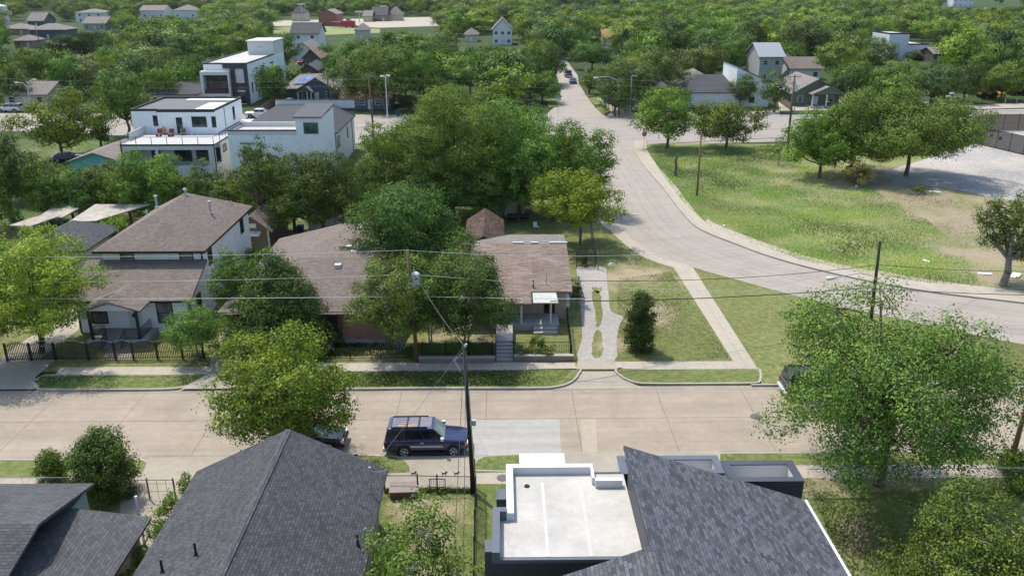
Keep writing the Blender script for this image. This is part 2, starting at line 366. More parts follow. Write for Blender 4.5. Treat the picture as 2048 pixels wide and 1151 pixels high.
# sawn joints of the street: one along it, kept as a dark sheet
jb = MB()
yj = P(1300, 835)[1]
jb.sheet([(XL, yj-.018, 0), (XR, yj-.018, 0), (XR, yj+.018, 0), (XL, yj+.018, 0)], .004)
yj2 = P(1250, 779)[1]
jb.sheet([(XL, yj2-.012, 0), (XR, yj2-.012, 0), (XR, yj2+.012, 0), (XL, yj2+.012, 0)], .004)
struct('road_joint', jb, plain('joint_filler', (.14, .11, .09), .9, .2))
# pale resurfaced panels
M_patch = concrete('pale_patch_concrete', (.335, .32, .295), .06, crack=False, streak=True)
a = P(940, 839); b_ = P(1119, 838)
struct('road_patch', MB().sheet([(a[0], YN+.05, 0), (P(1122, 906)[0], YN+.05, 0), (b_[0], b_[1], 0), (a[0], b_[1], 0)], .006), M_patch)
struct('road_patch', MB().sheet([(P(1165, 906)[0], YN+.05, 0), (P(1195, 906)[0], YN+.05, 0), (P(1192, 838)[0], b_[1], 0), (P(1162, 838)[0], b_[1], 0)], .006), concrete('light_patch', (.355, .305, .235), .05, crack=False))
H = .13  # kerb height
curveL = smoothpoly([(1150, 262), (1163, 285), (1183, 330), (1203, 380), (1222, 425), (1250, 465), (1305, 508), (1385, 536), (1560, 585), (1640, 605), (2000, 682), (2300, 735), (2600, 790)], n=5)
curveR = smoothpoly([(1268, 283), (1271, 305), (1290, 335), (1328, 378), (1368, 430), (1402, 460), (1475, 490), (1560, 520), (1690, 553), (1850, 583), (2048, 607), (2400, 650), (2700, 690)], n=5)
cL = PP(curveL); cR = PP(curveR)
struct('curved_road', MB().sheet(cL+cR[::-1], .004), M_road2)
ct_ = [((a[0]+b[0])/2, (a[1]+b[1])/2, 0) for a, b in zip(cL, cR)]
cj = MB(); ribbon(cj, ct_, .035, .004, .009)
for k in range(3, len(cL)-1, 3):
    a, b = cL[k], cR[k]; ribbon(cj, [a, ((a[0]+b[0])/2, (a[1]+b[1])/2, 0), b], .03, .004, .008)
struct('road_joint', cj, plain('tar_joint', (.15, .13, .11), .9, .3))
tr_ = MB()
for off in (-.26, -.16, .16, .26): tr_.add([(a[0]+(b[0]-a[0])*(.5+off-.035), a[1]+(b[1]-a[1])*(.5+off-.035), .0075) for a, b in zip(cL, cR)]+[(a[0]+(b[0]-a[0])*(.5+off+.035), a[1]+(b[1]-a[1])*(.5+off+.035), .0075) for a, b in zip(cL, cR)], [(i, len(cL)+i, len(cL)+i+1, i+1) for i in range(len(cL)-1)])
struct('wheel_track', tr_, concrete('worn_wheel_track', (.295, .262, .222), .10, crack=False))
# far block (between street, curved road and avenue)
blk = [(XL, YF+3.3, 0), (P(1520, 741)[0], P(1520, 741)[1], 0), (P(1520, 768)[0], YF+.1, 0), (XR, YF+.1, 0)]
blk += [q for q in cL[::-1] if q[0] < XR and q[1] > YF+1.5]
Ya0 = P(1000, 289)[1]; Ya1 = P(1000, 230)[1]
blk += [(cL[0][0]-2, Ya0, 0), (XL-30, Ya0-2, 0), (XL-30, YF+3.3, 0)]
struct('far_lawn', MB().prism(blk, -.1, H), M_lawn)
kb = MB(); ribbon(kb, cL, .16, 0, H+.02); ribbon(kb, cR, .16, 0, H+.02)
# parkway strips, each a raised bed with a kerb round it
def bed(pts, mat=M_parkway, name='parkway'):
    w = PP(smoothpoly(pts, True, 3)); struct(name, MB().prism(w, -.05, H), mat)
    ribbon(kb, w+[w[0], w[1]], .16, 0, H+.015)
bed([(72, 768), (80, 757), (110, 752), (250, 752), (400, 751), (421, 749), (405, 762), (370, 775), (330, 780), (200, 781), (90, 781), (74, 776)])
bed([(600, 747), (800, 745), (1000, 743), (1148, 738), (1156, 750), (1143, 765), (1115, 775), (1060, 778), (850, 778), (600, 778)])
bed([(1233, 740), (1300, 741), (1500, 740), (1519, 743), (1519, 764), (1500, 768), (1400, 769), (1300, 769), (1268, 766), (1245, 756)])
struct('kerb', kb, M_kerb)
k2 = MB(); k2.box(P(1500, 768)[0], YF, 0, XR, YF+.15, H+.02)
struct('kerb', k2, M_kerb)
# pavements and drives on the far side
wk = MB(); WZ = H+.012
wk.sheet([P(*q) for q in ((112, 752), (120, 737), (418, 736), (418, 750))], WZ)
wk.sheet([P(*q) for q in ((600, 746), (600, 729), (1150, 727), (1152, 740))], WZ)
wk.sheet([P(*q) for q in ((1228, 741), (1226, 726), (1466, 725), (1515, 740))], WZ)
wk.sheet([P(*q) for q in ((1466, 725), (1345, 534), (1385, 536), (1515, 740))], WZ+.004)
inner = [P(a-30+(8 if b > 450 else 0), b+6) for a, b in curveL if 330 < b < 537]
outer = [P(a, b) for a, b in curveL if 330 < b < 537]
wk.sheet(outer+inner[::-1], WZ+.002)
struct('pavement', wk, M_walk)
w2 = [P(a, b) for a, b in curveR if 283 <= b < 690]; o2 = [P(a+(24 if b < 460 else 18), b-(3 if b < 450 else 16 if b < 560 else 20)) for a, b in curveR if 283 <= b < 690]
struct('pavement', MB().sheet(w2+o2[::-1], WZ), M_walk)
M_under = ground_mat('garden_ground', (.055, .09, .025), (.10, .14, .04), (.26, .21, .15), .50, .66, scale=.2)
struct('garden_ground', MB().sheet(PP([(-400, 470), (0, 462), (300, 440), (560, 470), (770, 462), (940, 438), (1062, 430), (1075, 395), (1160, 345), (1150, 296), (500, 292), (-400, 268)]), H+.006), M_under)
dr = MB()
dr.sheet([P(*q) for q in ((1156, 720), (1228, 720), (1233, 742), (1245, 757), (1268, 768), (1290, 776), (1100, 779), (1143, 766), (1156, 750))], .02)
dr.sheet([P(*q) for q in ((1156, 721), (1229, 721), (1232, 741), (1152, 741))], WZ+.004)
dr.sheet([P(*q) for q in ((-200, 722), (112, 722), (72, 757), (72, 781), (-200, 783))], H+.008)
dr.sheet([P(*q) for q in ((163, 610), (158, 662), (80, 722), (0, 722), (40, 690), (120, 640))], WZ+.004)
dr.sheet([P(*q) for q in ((418, 750), (418, 736), (445, 660), (500, 640), (520, 655), (600, 729), (600, 778), (360, 781))], H+.009)
dr.sheet([P(*q) for q in ((205, 722), (272, 722), (268, 690), (225, 690))], WZ+.006)
struct('driveway', dr, M_drive)
gv = MB()
gl = smoothpoly([(1157, 722), (1164, 680), (1163, 640), (1160, 610), (1157, 575), (1153, 540), (1160, 536), (1208, 537), (1213, 560), (1217, 590), (1222, 625), (1246, 636), (1238, 655), (1232, 690), (1229, 722)], True, 3)
gv.sheet(PP(gl), WZ+.01); struct('gravel_drive', gv, M_gravel)
rs = random.Random(4)
for q in ([(1186, 716), (1183, 700), (1185, 685), (1188, 670), (1196, 663), (1203, 672), (1205, 690), (1206, 705), (1198, 719)], [(1193, 655), (1191, 640), (1190, 622), (1185, 604), (1184, 590), (1190, 584), (1199, 588), (1203, 600), (1203, 620), (1204, 640), (1199, 654)], [(1183, 582), (1186, 578), (1200, 578), (1203, 583), (1195, 589)]):
    qq = smoothpoly(q, True, 4); qq = [(a+rs.uniform(-1.6, 1.6), b+rs.uniform(-1.5, 1.5)) for a, b in qq]
    struct('grass_strip', MB().sheet(PP(qq), WZ+.018), M_lawn)
# meadow block
ml = [P(a, b) for a, b in curveR]
med = ml+[(150, ml[-1][1]+10, 0), (150, Ya0-6, 0), (cR[0][0]+8, Ya0, 0), (cR[0][0]+1.5, Ya0-1, 0)]
struct('meadow_ground', MB().prism(med, -.1, H-.01), M_meadow)
struct('gravel_lot', MB().sheet(PP([(1765, 345), (1850, 320), (1905, 300), (1925, 262), (2150, 262), (2500, 330), (2500, 480), (2150, 440), (2048, 408), (1990, 398), (1930, 385), (1850, 372), (1790, 372)]), WZ), M_lot)
# avenue and the street beyond it
av = [P(-700, 222), P(-100, 226), P(500, 228), P(1150, 232), P(1560, 231), P(1900, 224), P(2300, 213), P(2800, 200), P(2800, 262), P(2300, 262), P(1900, 270), P(1560, 283), P(1300, 290), P(1150, 291), P(700, 288), P(0, 262), P(-700, 250)]
struct('avenue', MB().sheet(av, .0), M_avenue)
cs = [(1085, 236), (1108, 215), (1122, 200), (1120, 175), (1113, 150), (1117, 130), (1119, 120), (1133, 120), (1140, 130), (1155, 150), (1158, 168), (1172, 190), (1190, 215), (1215, 235)]
struct('side_street', MB().sheet(PP(cs), .004), M_road2)
avk = MB(); WT = plain('white_line', (.72, .71, .68), .6, .08)
ribbon(avk, PP(smoothpoly([(1545, 232), (1700, 231), (1900, 224), (2100, 219), (2400, 210)])), .5, .0, .16)
struct('kerb', avk, WT)
ln = MB()
for q in (PP([(1300, 289), (1560, 275), (1850, 270), (2300, 258)]), PP([(-300, 256), (0, 262), (250, 272)]), PP([(700, 287), (1000, 289)])):
    ribbon(ln, q, .25, .0, .1)
struct('kerb', ln, M_kerb)
yl = MB(); YL = plain('centre_line', (.20, .16, .11), .8, .2)
ribbon(yl, PP([(1270, 262), (1560, 258), (1900, 248), (2300, 240)]), .35, .002, .008); ribbon(yl, PP([(-300, 238), (0, 243), (700, 256), (1080, 262)]), .35, .002, .008)
struct('centre_line', yl, YL)
beds = MB()
for q in ([(1176, 197), (1192, 196), (1206, 208), (1190, 211)], [(1192, 216), (1212, 214), (1222, 224), (1205, 229)], [(1090, 200), (1115, 198), (1118, 214), (1098, 216)], [(1170, 188), (1186, 186), (1192, 192), (1176, 193)]):
    beds.prism(PP(q), -.05, .12)
struct('parkway', beds, M_parkway)
sw = MB()
for q in ([(1205, 196), (1192, 196), (1206, 208), (1222, 224), (1215, 232), (1260, 234), (1280, 226), (1240, 220)], [(1280, 226), (1560, 222), (1560, 230), (1270, 234)], [(1555, 200), (1680, 200), (1700, 220), (1560, 222)], [(1850, 214), (2300, 196), (2300, 208), (1850, 222)]):
    sw.sheet(PP(q), .03)
struct('pavement', sw, M_walk)
# near block
nb = [(XL, YN-1.9, 0), (XR, YN-1.9, 0), (XR, 8, 0), (XL, 8, 0)]
struct('near_lawn', MB().prism(nb, -.1, H), M_yard)
kb2 = MB()
def nbed(pts):
    w = PP(smoothpoly(pts, True, 3)); struct('parkway', MB().prism(w, -.05, H+.004), M_parkway); ribbon(kb2, w+[w[0], w[1]], .14, 0, H+.012)
nbed([(-150, 924), (100, 923), (230, 922), (280, 921), (297, 930), (288, 945), (262, 955), (100, 958), (-150, 960)])
nbed([(700, 916), (760, 914), (795, 917), (815, 928), (822, 943), (812, 950), (700, 948)])
nbed([(947, 940), (949, 930), (962, 918), (990, 914), (1103, 912), (1104, 942), (960, 944)])
nbed([(1436, 911), (1450, 909), (1600, 908), (1800, 906), (1960, 907), (1992, 915), (2000, 930), (1980, 933), (1800, 934), (1450, 935), (1436, 932)])
struct('kerb', kb2, M_kerb)
wn_ = MB()
wn_.sheet(PP([(-150, 961), (930, 948), (930, 950), (1115, 945), (1440, 938), (2200, 930), (2200, 958), (1440, 960), (1010, 971), (948, 971), (-150, 985)]), H+.008)
struct('pavement', wn_, M_walk)
dn = MB()
dn.sheet(PP([(297, 918), (700, 914), (700, 950), (815, 950), (822, 944), (815, 928), (795, 916), (965, 914), (949, 930), (944, 985), (765, 985), (700, 1300), (250, 1300), (240, 985), (262, 956), (288, 946)]), H+.016)
dn.sheet(PP([(1104, 908), (1440, 905), (1440, 1000), (1104, 1000)]), H+.016)
struct('driveway', dn, M_drive)
gt = MB(); gt.sheet([(XL, YF-.35, 0), (XR, YF-.35, 0), (XR, YF-.02, 0), (XL, YF-.02, 0)], .003); gt.sheet([(XL, YN+.02, 0), (XR, YN+.02, 0), (XR, YN+.3, 0), (XL, YN+.3, 0)], .003)
struct('gutter', gt, concrete('gutter_dirt_concrete', (.275, .24, .195), .28, crack=False))
dy = MB()
dy.sheet(PP([(765, 985), (940, 988), (948, 1400), (640, 1400), (700, 1100)]), H+.022)
struct('yard_grass', dy, M_yard)
struct('step_slab', MB().sheet(PP([(798, 985), (842, 986), (840, 1003), (793, 1002)]), H+.03), M_walk)
# park and far parking
pk = MB(); pk.sheet(PP([(548, 54), (640, 52), (760, 58), (760, 66), (600, 72), (545, 66)]), .02); struct('park_grass', pk, plain('park_grass', (.20, .22, .08), .95, .15, .1))
pl_ = MB(); pl_.sheet(PP([(545, 42), (880, 34), (880, 52), (760, 56), (640, 50), (548, 53)]), .04); struct('parking_lot', pl_, M_walk)
# ------------------------------------------------------------------ buildings
def window(parent, face, a0, a1, z0, z1, at, fm=None, gm=None, t=.09, bars=0, name='window'):
    """window on a wall: face S N E W, from a0 to a1 along it, at = wall plane"""
    fm = fm or M_black; gm = gm or M_glass; mb = MB(); d = .05
    sg = {'S': -1, 'N': 1, 'W': -1, 'E': 1}[face]
    def bx(m, p0, p1, q0, q1, dd):
        if face in 'SN': m.box(p0, at, q0, p1, at+sg*dd, q1)
        else: m.box(at, p0, q0, at+sg*dd, p1, q1)
    bx(mb, a0, a1, z0, z0+t, d); bx(mb, a0, a1, z1-t, z1, d); bx(mb, a0, a0+t, z0+t, z1-t, d); bx(mb, a1-t, a1, z0+t, z1-t, d)
    if bars: m_ = (z0+z1)/2; bx(mb, a0+t, a1-t, m_-.03, m_+.03, d*.8)
    if bars > 1: m_ = (a0+a1)/2; bx(mb, m_-.03, m_+.03, z0+t, z1-t, d*.7)
    w = mb.build(name, fm, parent); g_ = MB(); bx(g_, a0+t*.9, a1-t*.9, z0+t*.9, z1-t*.9, .02); g_.build('pane', gm, w); return w
def door(parent, a0, a1, z0, z1, at, mat=None, face='S'):
    m = MB(); sg = {'S': -1, 'N': 1, 'W': -1, 'E': 1}[face]
    if face in 'SN': m.box(a0, at, z0, a1, at+sg*.05, z1)
    else: m.box(at, a0, z0, at+sg*.05, a1, z1)
    d = m.build('door', mat or M_whitep, parent)
    h = MB()
    if face in 'SN': h.box(a1-.16, at+sg*.05, (z0+z1)/2-.06, a1-.09, at+sg*.10, (z0+z1)/2+.06)
    else: h.box(at+sg*.05, a1-.16, (z0+z1)/2-.06, at+sg*.10, a1-.09, (z0+z1)/2+.06)
    h.build('handle', M_steel, d); return d
def vent_pipe(parent, x, y, z, h=.5, r=.06, mat=None, name='vent_pipe', cap=False):
    m = MB().cyl((x, y, z-.15), (x, y, z+h), r, r, 8); m.cyl((x, y, z-.05), (x, y, z+.1), r*2.2, r*1.1, 8)
    if cap: m.cyl((x, y, z+h), (x, y, z+h+.1), r*1.9, r*1.5, 8)
    return m.build(name, mat or M_steel, parent)
def house(label, x0, x1, y0, d, h, roof='gx', rise=1.8, wm=None, rm=None, oh=.45, name='house', wins=2, dr=True, z=0.12, side=None, group=None, cat='house', wh=1.2, gm=None, trim=None, ridge=.5, levels=1):
    """house with its front (S) wall at y0; roof gx = ridge along x, gy = ridge along y, hip, flat, sx = single slope falling to x1"""
    wm = wm or M_white; rm = rm or M_sh_tan; cx = (x0+x1)/2
    e = empty(name, (cx, y0, z), 0, label=label, cat=cat, group=group)
    a, b = x0-cx, x1-cx; w = MB(); w.box(a, 0, -.4, b, d, h); r = MB(); th = .16
    if roof == 'gx':
        ym = d*ridge; w.add([(a, 0, h), (a, d, h), (a, ym, h+rise-.02), (b, 0, h), (b, d, h), (b, ym, h+rise-.02)], [(0, 2, 1), (3, 4, 5)]) 
        k = rise/ym; k2 = rise/(d-ym)
        r.shell([(a-oh, -oh, h-k*oh+th), (b+oh, -oh, h-k*oh+th), (b+oh, ym, h+rise+th), (a-oh, ym, h+rise+th), (a-oh, d+oh, h-k2*oh+th), (b+oh, d+oh, h-k2*oh+th)], [(0, 1, 2, 3), (3, 2, 5, 4)], th)
    elif roof == 'gy':
        xm = a+(b-a)*ridge; w.add([(a, 0, h), (b, 0, h), (xm, 0, h+rise-.02), (a, d, h), (b, d, h), (xm, d, h+rise-.02)], [(0, 1, 2), (3, 5, 4)])
        k = rise/(xm-a); k2 = rise/(b-xm)
        r.shell([(a-oh, -oh, h-k*oh+th), (a-oh, d+oh, h-k*oh+th), (xm, d+oh, h+rise+th), (xm, -oh, h+rise+th), (b+oh, -oh, h-k2*oh+th), (b+oh, d+oh, h-k2*oh+th)], [(0, 3, 2, 1), (3, 4, 5, 2)], th)
    elif roof == 'hip':
        A, B, Y0, Y1 = a-oh, b+oh, -oh, d+oh; hw = (B-A)/2; hd = (Y1-Y0)/2; z0 = h+th-.1; z1 = h+rise+th; ym = (Y0+Y1)/2; xm = (A+B)/2
        if hw > hd: r.shell([(A, Y0, z0), (B, Y0, z0), (B, Y1, z0), (A, Y1, z0), (A+hd, ym, z1), (B-hd, ym, z1)], [(0, 1, 5, 4), (1, 2, 5), (2, 3, 4, 5), (3, 0, 4)], th)
        else: r.shell([(A, Y0, z0), (B, Y0, z0), (B, Y1, z0), (A, Y1, z0), (xm, Y0+hw, z1), (xm, Y1-hw, z1)], [(0, 1, 4), (1, 2, 5, 4), (2, 3, 5), (3, 0, 4, 5)], th)
    elif roof == 'flat':
        r.box(a+.2, .2, h+.02, b-.2, d-.2, h+.1); p = MB()
        p.box(a-.06, -.06, h, b+.06, .2, h+.45); p.box(a-.06, d-.2, h, b+.06, d+.06, h+.45); p.box(a-.06, .2, h, a+.2, d-.2, h+.45); p.box(b-.2, .2, h, b+.06, d-.2, h+.45)
        p.build('parapet', trim or M_black, e)
    elif roof == 'sx':
        w.add([(a, 0, h), (b, 0, h), (a, 0, h+rise), (a, d, h), (b, d, h), (a, d, h+rise)], [(0, 1, 2), (3, 5, 4), (0, 2, 5, 3)])
        r.shell([(a-oh, -oh, h+rise+th+.05), (b+oh, -oh, h+th-.05), (b+oh, d+oh, h+th-.05), (a-oh, d+oh, h+rise+th+.05)], [(0, 1, 2, 3)], th)
    w.build('wall', wm, e); r.build('roof', rm, e)
    if roof in ('gx', 'gy', 'hip') and h > 1.6:
        if roof == 'gx': vent_pipe(e, a+(b-a)*.3, d*.3, h+rise*.62, .3)
    for lv in range(levels):
        zb = .2+lv*h/levels; n = wins
        for i in range(n):
            u = a+(b-a)*(i+.5)/n
            if dr and i == n//2 and lv == 0:
                door(e, u-.5, u+.5, .05, 2.1, 0)
                continue
            window(e, 'S', u-wh/2, u+wh/2, zb+.7, zb+2.0, 0, M_whitep if trim is None else trim, gm, bars=1)
    if side:
        for (fc, us) in side.items():
            for (u, q, ww) in us: window(e, fc, u-ww/2, u+ww/2, q, q+1.2, a if fc == 'W' else b, M_whitep if trim is None else trim, gm)
    return e, a, b
def X0(px, py, z=0): return P(px, py, z)[0]
# --- the charcoal gabled house at the bottom, left of centre
gA = P(393, 942, 3.1); gB = P(775, 940, 3.1); yg = (gA[1]+gB[1])/2; pk = PY(576, 858, yg)
e = empty('house', (pk[0], yg, .12), 0, label='house at the bottom under a large dark shingle gable roof seen from above', cat='house')
a, b = gA[0]-pk[0], gB[0]-pk[0]; zt = pk[2]-.12; ze = 3.1-.12; D = 26
MB().shell([(a, 0, ze), (a, -D, ze), (0, -D, zt), (0, 0, zt), (b, 0, ze), (b, -D, ze)], [(0, 1, 2, 3), (3, 2, 5, 4)], .14).build('roof', M_sh_dark, e)
MB().box(a+.5, -D+.4, -.3, b-.5, -.5, ze-.05).add([(a+.5, -.5, ze-.05), (b-.5, -.5, ze-.05), (0, -.5, zt-.25)], [(1, 0, 2)]).build('wall', plain('tan_painted_wall', (.32, .25, .18), .8), e)
rc = MB(); rc.shell([(-.17, .02, zt-.02), (0, .02, zt+.035), (.17, .02, zt-.02), (-.17, -D, zt-.02), (0, -D, zt+.035), (.17, -D, zt-.02)], [(0, 1, 4, 3), (1, 2, 5, 4)], .02); rc.build('ridge_cap', M_sh_grey, e)
fa = MB(); fa.add([(a, .02, ze-.16), (0, .02, zt-.16), (b, .02, ze-.16), (a, .02, ze+.0), (0, .02, zt+.0), (b, .02, ze+.0), (a, .05, ze-.16), (0, .05, zt-.16), (b, .05, ze-.16), (a, .05, ze), (0, .05, zt), (b, .05, ze)], [(6, 9, 10, 7), (7, 10, 11, 8), (3, 0, 1, 4), (4, 1, 2, 5), (3, 4, 10, 9), (4, 5, 11, 10)])
fa.build('fascia', M_charp, e)
for (qx, qy) in ((392, 1108), (325, 1142), (716, 1090)):
    # find the roof point under the pixel
    lo = None
    for Y in np.linspace(yg, yg-20, 400):
        p = PY(qx, qy, Y); xx = p[0]-pk[0]; zr = .12+zt-(zt-ze)*(xx/a if xx < 0 else xx/b)
        if p[2] < zr and Y < yg: continue
        lo = (xx, Y-yg, zr-.12); 
        if p[2] >= zr: break
    if lo: vent_pipe(e, lo[0], lo[1], lo[2], .62, .055, M_iron)
# service mast on the right slope
p = PY(745, 1003, yg-2.4); mx, my = p[0]-pk[0], -2.4; mz = ze+(zt-ze)*(1-mx/b)
m = MB().cyl((mx, my, mz-.1), (mx-.03, my, mz+1.35), .035, .035, 8); m.cyl((mx-.03, my, mz+1.3), (mx-.03, my, mz+1.5), .09, .05, 8)
m.tube([(mx-.03, my, mz+1.25), (mx+.4, my+.1, mz+1.15), (mx+.8, my+.05, mz+1.3)], .02, 5); m.build('service_mast', M_steel, e)
# --- the bottom left house: low grey gable over the yard and a cross gable toward the street
ya = P(100, 966, 3.0)[1]; r1 = P(78, 1046, 4.6); xr = P(187, 967, 3.0)[0]; rb = 4.6-.12
e = empty('house', (xr-6, ya, .12), 0, label='grey shingled house with a cross gable in the bottom left corner', cat='house')
ox = xr-6; yr = r1[1]-ya; xk = r1[0]-ox; xrr = 6.0
A_ = MB().shell([(-30, 0, 2.88), (xrr, 0, 2.88), (xk, yr, rb), (-30, yr, rb), (-30, yr-3.2, 3.2), (P(36, 1138, 3.35)[0]-ox, yr-3.2, 3.2)], [(0, 1, 2, 3), (3, 2, 5, 4)], .14)
A_.build('roof', M_sh_grey, e)
MB().box(-30, -6, -.3, xk-.6, -.5, 2.75).build('wall', plain('sage_painted_wall', (.20, .27, .27), .7), e)
q0 = P(141, 1015, 3.1); q1 = P(303, 1033, 2.55); y2 = q1[1]-ya
B_ = MB().shell([(q0[0]-ox, y2, 3.0), (q1[0]-ox, y2, 2.43), (q1[0]-ox, y2-22, 2.43), (q0[0]-ox, y2-22, 3.0), (-8, y2-22, 3.05), (-8, y2-3.4, 3.05), (q0[0]-ox-.3, y2-1.2, 3.04)], [(0, 1, 2, 3), (0, 3, 4, 5, 6)], .14)
B_.build('lower_roof', M_sh_grey, e)
MB().box(q0[0]-ox-3, y2-22, -.3, q1[0]-ox-.5, y2-.5, 2.2).build('lower_wall', plain('beige_painted_wall', (.42, .36, .27), .8), e)
MB().cyl((xk+2.2, -1.2, 0), (xk+2.2, -1.2, 2.9), .07, .07, 8).build('porch_post', M_whitep, e)
# --- the modern house: white flat roof, charcoal walls, huge shingle slope
YR = 31.0
tA = PY(1247, 890, YR); tB = PY(1608, 998, YR)
e = empty('house', (tA[0], YR, .12), 0, label='modern charcoal house with a white flat roof beside one huge shingled slope', cat='house')
ox, oy = tA[0], YR
def lc(p): return (p[0]-ox, p[1]-oy, p[2]-.12)
zR, zE = tA[2]-.12, tB[2]-.12; xe = tB[0]-ox; yg2 = PY(1300, 1092, 0)[1] if False else None
# depth where the lower left slope starts: ridge pixel (1302, 1092)
Yl = None
for Y in np.linspace(31, 20, 600):
    if PY(1302, 1092, Y)[2] >= tA[2]: Yl = Y; break
Yl = (Yl or 25)-oy
slope = (zR-zE)/xe
MB().shell([(0, 0, zR), (xe, 0, zE), (xe, -20, zE), (0, -20, zR), (0, Yl, zR), (-5.4, Yl, zR-5.4*slope*1.15), (-5.4, -20, zR-5.4*slope*1.15)], [(0, 1, 2, 3, 4), (4, 3, 6, 5)], .16).build('roof', M_sh_char, e)
MB().shell([(-.2, Yl, zR-.03), (0, Yl, zR+.04), (.2, Yl, zR-.03), (-.2, -20, zR-.03), (0, -20, zR+.04), (.2, -20, zR-.03)], [(0, 1, 4, 3), (1, 2, 5, 4)], .02).build('ridge_cap', M_sh_char, e)
wl = MB(); wl.box(.25, -20, -.3, xe-.5, -.35, zE-.2); wl.add([(.2, -.35, zE-.2), (xe-.5, -.35, zE-.2), (.2, -.35, zR-.2), (.2, -20, zE-.2), (.2, -20, zR-.2)], [(0, 2, 1), (0, 3, 4, 2)])
wl.build('wall', M_char, e)
MB().box(xe-.02, -20, zE-.16, xe+.14, .02, zE-.02).build('gutter', M_silver, e)
# flat roofed part
zP = 6.75; fr = lc(P(1012, 924, zP)); fb = P(988, 1104, zP)[1]-oy; xw0 = P(1012, 924, zP)[0]-ox; xm0 = P(985, 1013, zP)[0]-ox; ym0 = P(985, 1013, zP)[1]-oy
yf = fr[1]; zf = zP-.12-.5
xj = P(1186, 930, zP)[0]-ox; yj_ = P(1186, 938, zP)[1]-oy
MB().box(xw0+.05, ym0, -.3, .15, yf-.05, zf).box(xm0+.05, fb+.05, -.3, .15, ym0, zf).build('flat_roofed_wall', M_char, e)
MB().box(xw0+.3, ym0, zf+.003, .2, yf-.3, zf+.05).box(xm0+.3, fb+.3, zf+.003, .2, ym0, zf+.047).build('flat_roof', M_membrane, e)
cp = MB(); cp.box(xw0, yf-.3, zf, xj, yf, zf+.42); cp.box(xj, yj_-.75, zf, .0, yj_-.5, zf+.42); cp.box(xj-.12, yj_-.5, zf, xj, yf-.3, zf+.413); cp.box(xw0, ym0-.3, zf, xw0+.3, yf-.3, zf+.416)
cp.build('white_parapet', M_whitep, e)
for q_ in (.30, .63): box1('membrane_seam', plain('bright_membrane_seam', (.475, .46, .43), .7, .1, 3) if 'bright_membrane_seam' not in MATS else MATS['bright_membrane_seam'], e, xw0+(0-xw0)*q_, fb+.3, zf+.051, xw0+(0-xw0)*q_+.14, yf-.9, zf+.056)
MB().cyl((xw0+.9, yf-1.2, zf+.05), (xw0+.9, yf-1.2, zf+.09), .12, .12, 12).build('drain', M_rubber, e)
cc_ = MB(); cc_.box(xm0, fb, zf, xm0+.3, ym0, zf+.5); cc_.box(xm0+.3, fb, zf, .0, fb+.14, zf+.15); cc_.box(xm0+.3, ym0-.3, zf, xw0, ym0, zf+.5)
cc_.build('grey_parapet', M_charp, e)
MB().box(xw0+.6, yf, zf+.2, xj-1.2, yf+.9, zf+.4).build('canopy', M_whitep, e)
# front terraces at the right
def terrace(xa, xb, ya_, yb_, zt_, capm):
    m = MB(); t = .28
    m.box(xa, ya_, zt_-1.2, xb, ya_+t, zt_); m.box(xa, yb_-t, zt_-1.2, xb, yb_, zt_); m.box(xa, ya_+t, zt_-1.2, xa+t, yb_-t, zt_); m.box(xb-t, ya_+t, zt_-1.2, xb, yb_-t, zt_)
    m.build('terrace_parapet', M_whitep, e)
    c = MB(); o_ = .04; z1 = zt_+.05
    c.box(xa-o_, ya_-o_, zt_, xb+o_, ya_+t+o_, z1); c.box(xa-o_, yb_-t-o_, zt_, xb+o_, yb_+o_, z1); c.box(xa-o_, ya_+t+o_, zt_, xa+t+o_, yb_-t-o_, z1); c.box(xb-t-o_, ya_+t+o_, zt_, xb+o_, yb_-t-o_, z1)
    c.build('terrace_cap', capm, e)
    MB().box(xa+t, ya_+t, zt_-1.0, xb-t, yb_-t, zt_-.9).build('terrace_floor', M_membrane, e)
    MB().box(xa+.02, ya_+.02, -.3, xb-.02, yb_-.02, zt_-1.2).box(xa-.02, ya_-.02, zt_-2.6, xb+.02, ya_+.0, zt_-.01).box(xb, ya_, -.3, xb+.02, yb_, zt_-.01).build('terrace_wall', M_char, e)
zt_ = 5.3
p = P(1607, 962, zt_); p2 = P(1583, 922, zt_)
terrace(P(1442, 922, zt_)[0]-ox, p2[0]-ox, p[1]-oy, p2[1]-oy, zt_-.12, M_navy)
p3 = P(1437, 912, 5.5); p4 = P(1240, 935, 5.5)
terrace(p4[0]-ox, p3[0]-ox-.1, p[1]-oy+.4, p3[1]-oy, 5.38, M_charp)
for (qx, qy) in ((995, 992), (972, 1095)):
    q = P(qx, qy, 4.6 if qy < 1000 else 4.4); MB().box(q[0]-ox-.05, q[1]-oy-.4, q[2]-1.4, (xw0 if qy < 1000 else xm0)+.06, q[1]-oy+.4, q[2]).build('window_bay', M_charp, e)
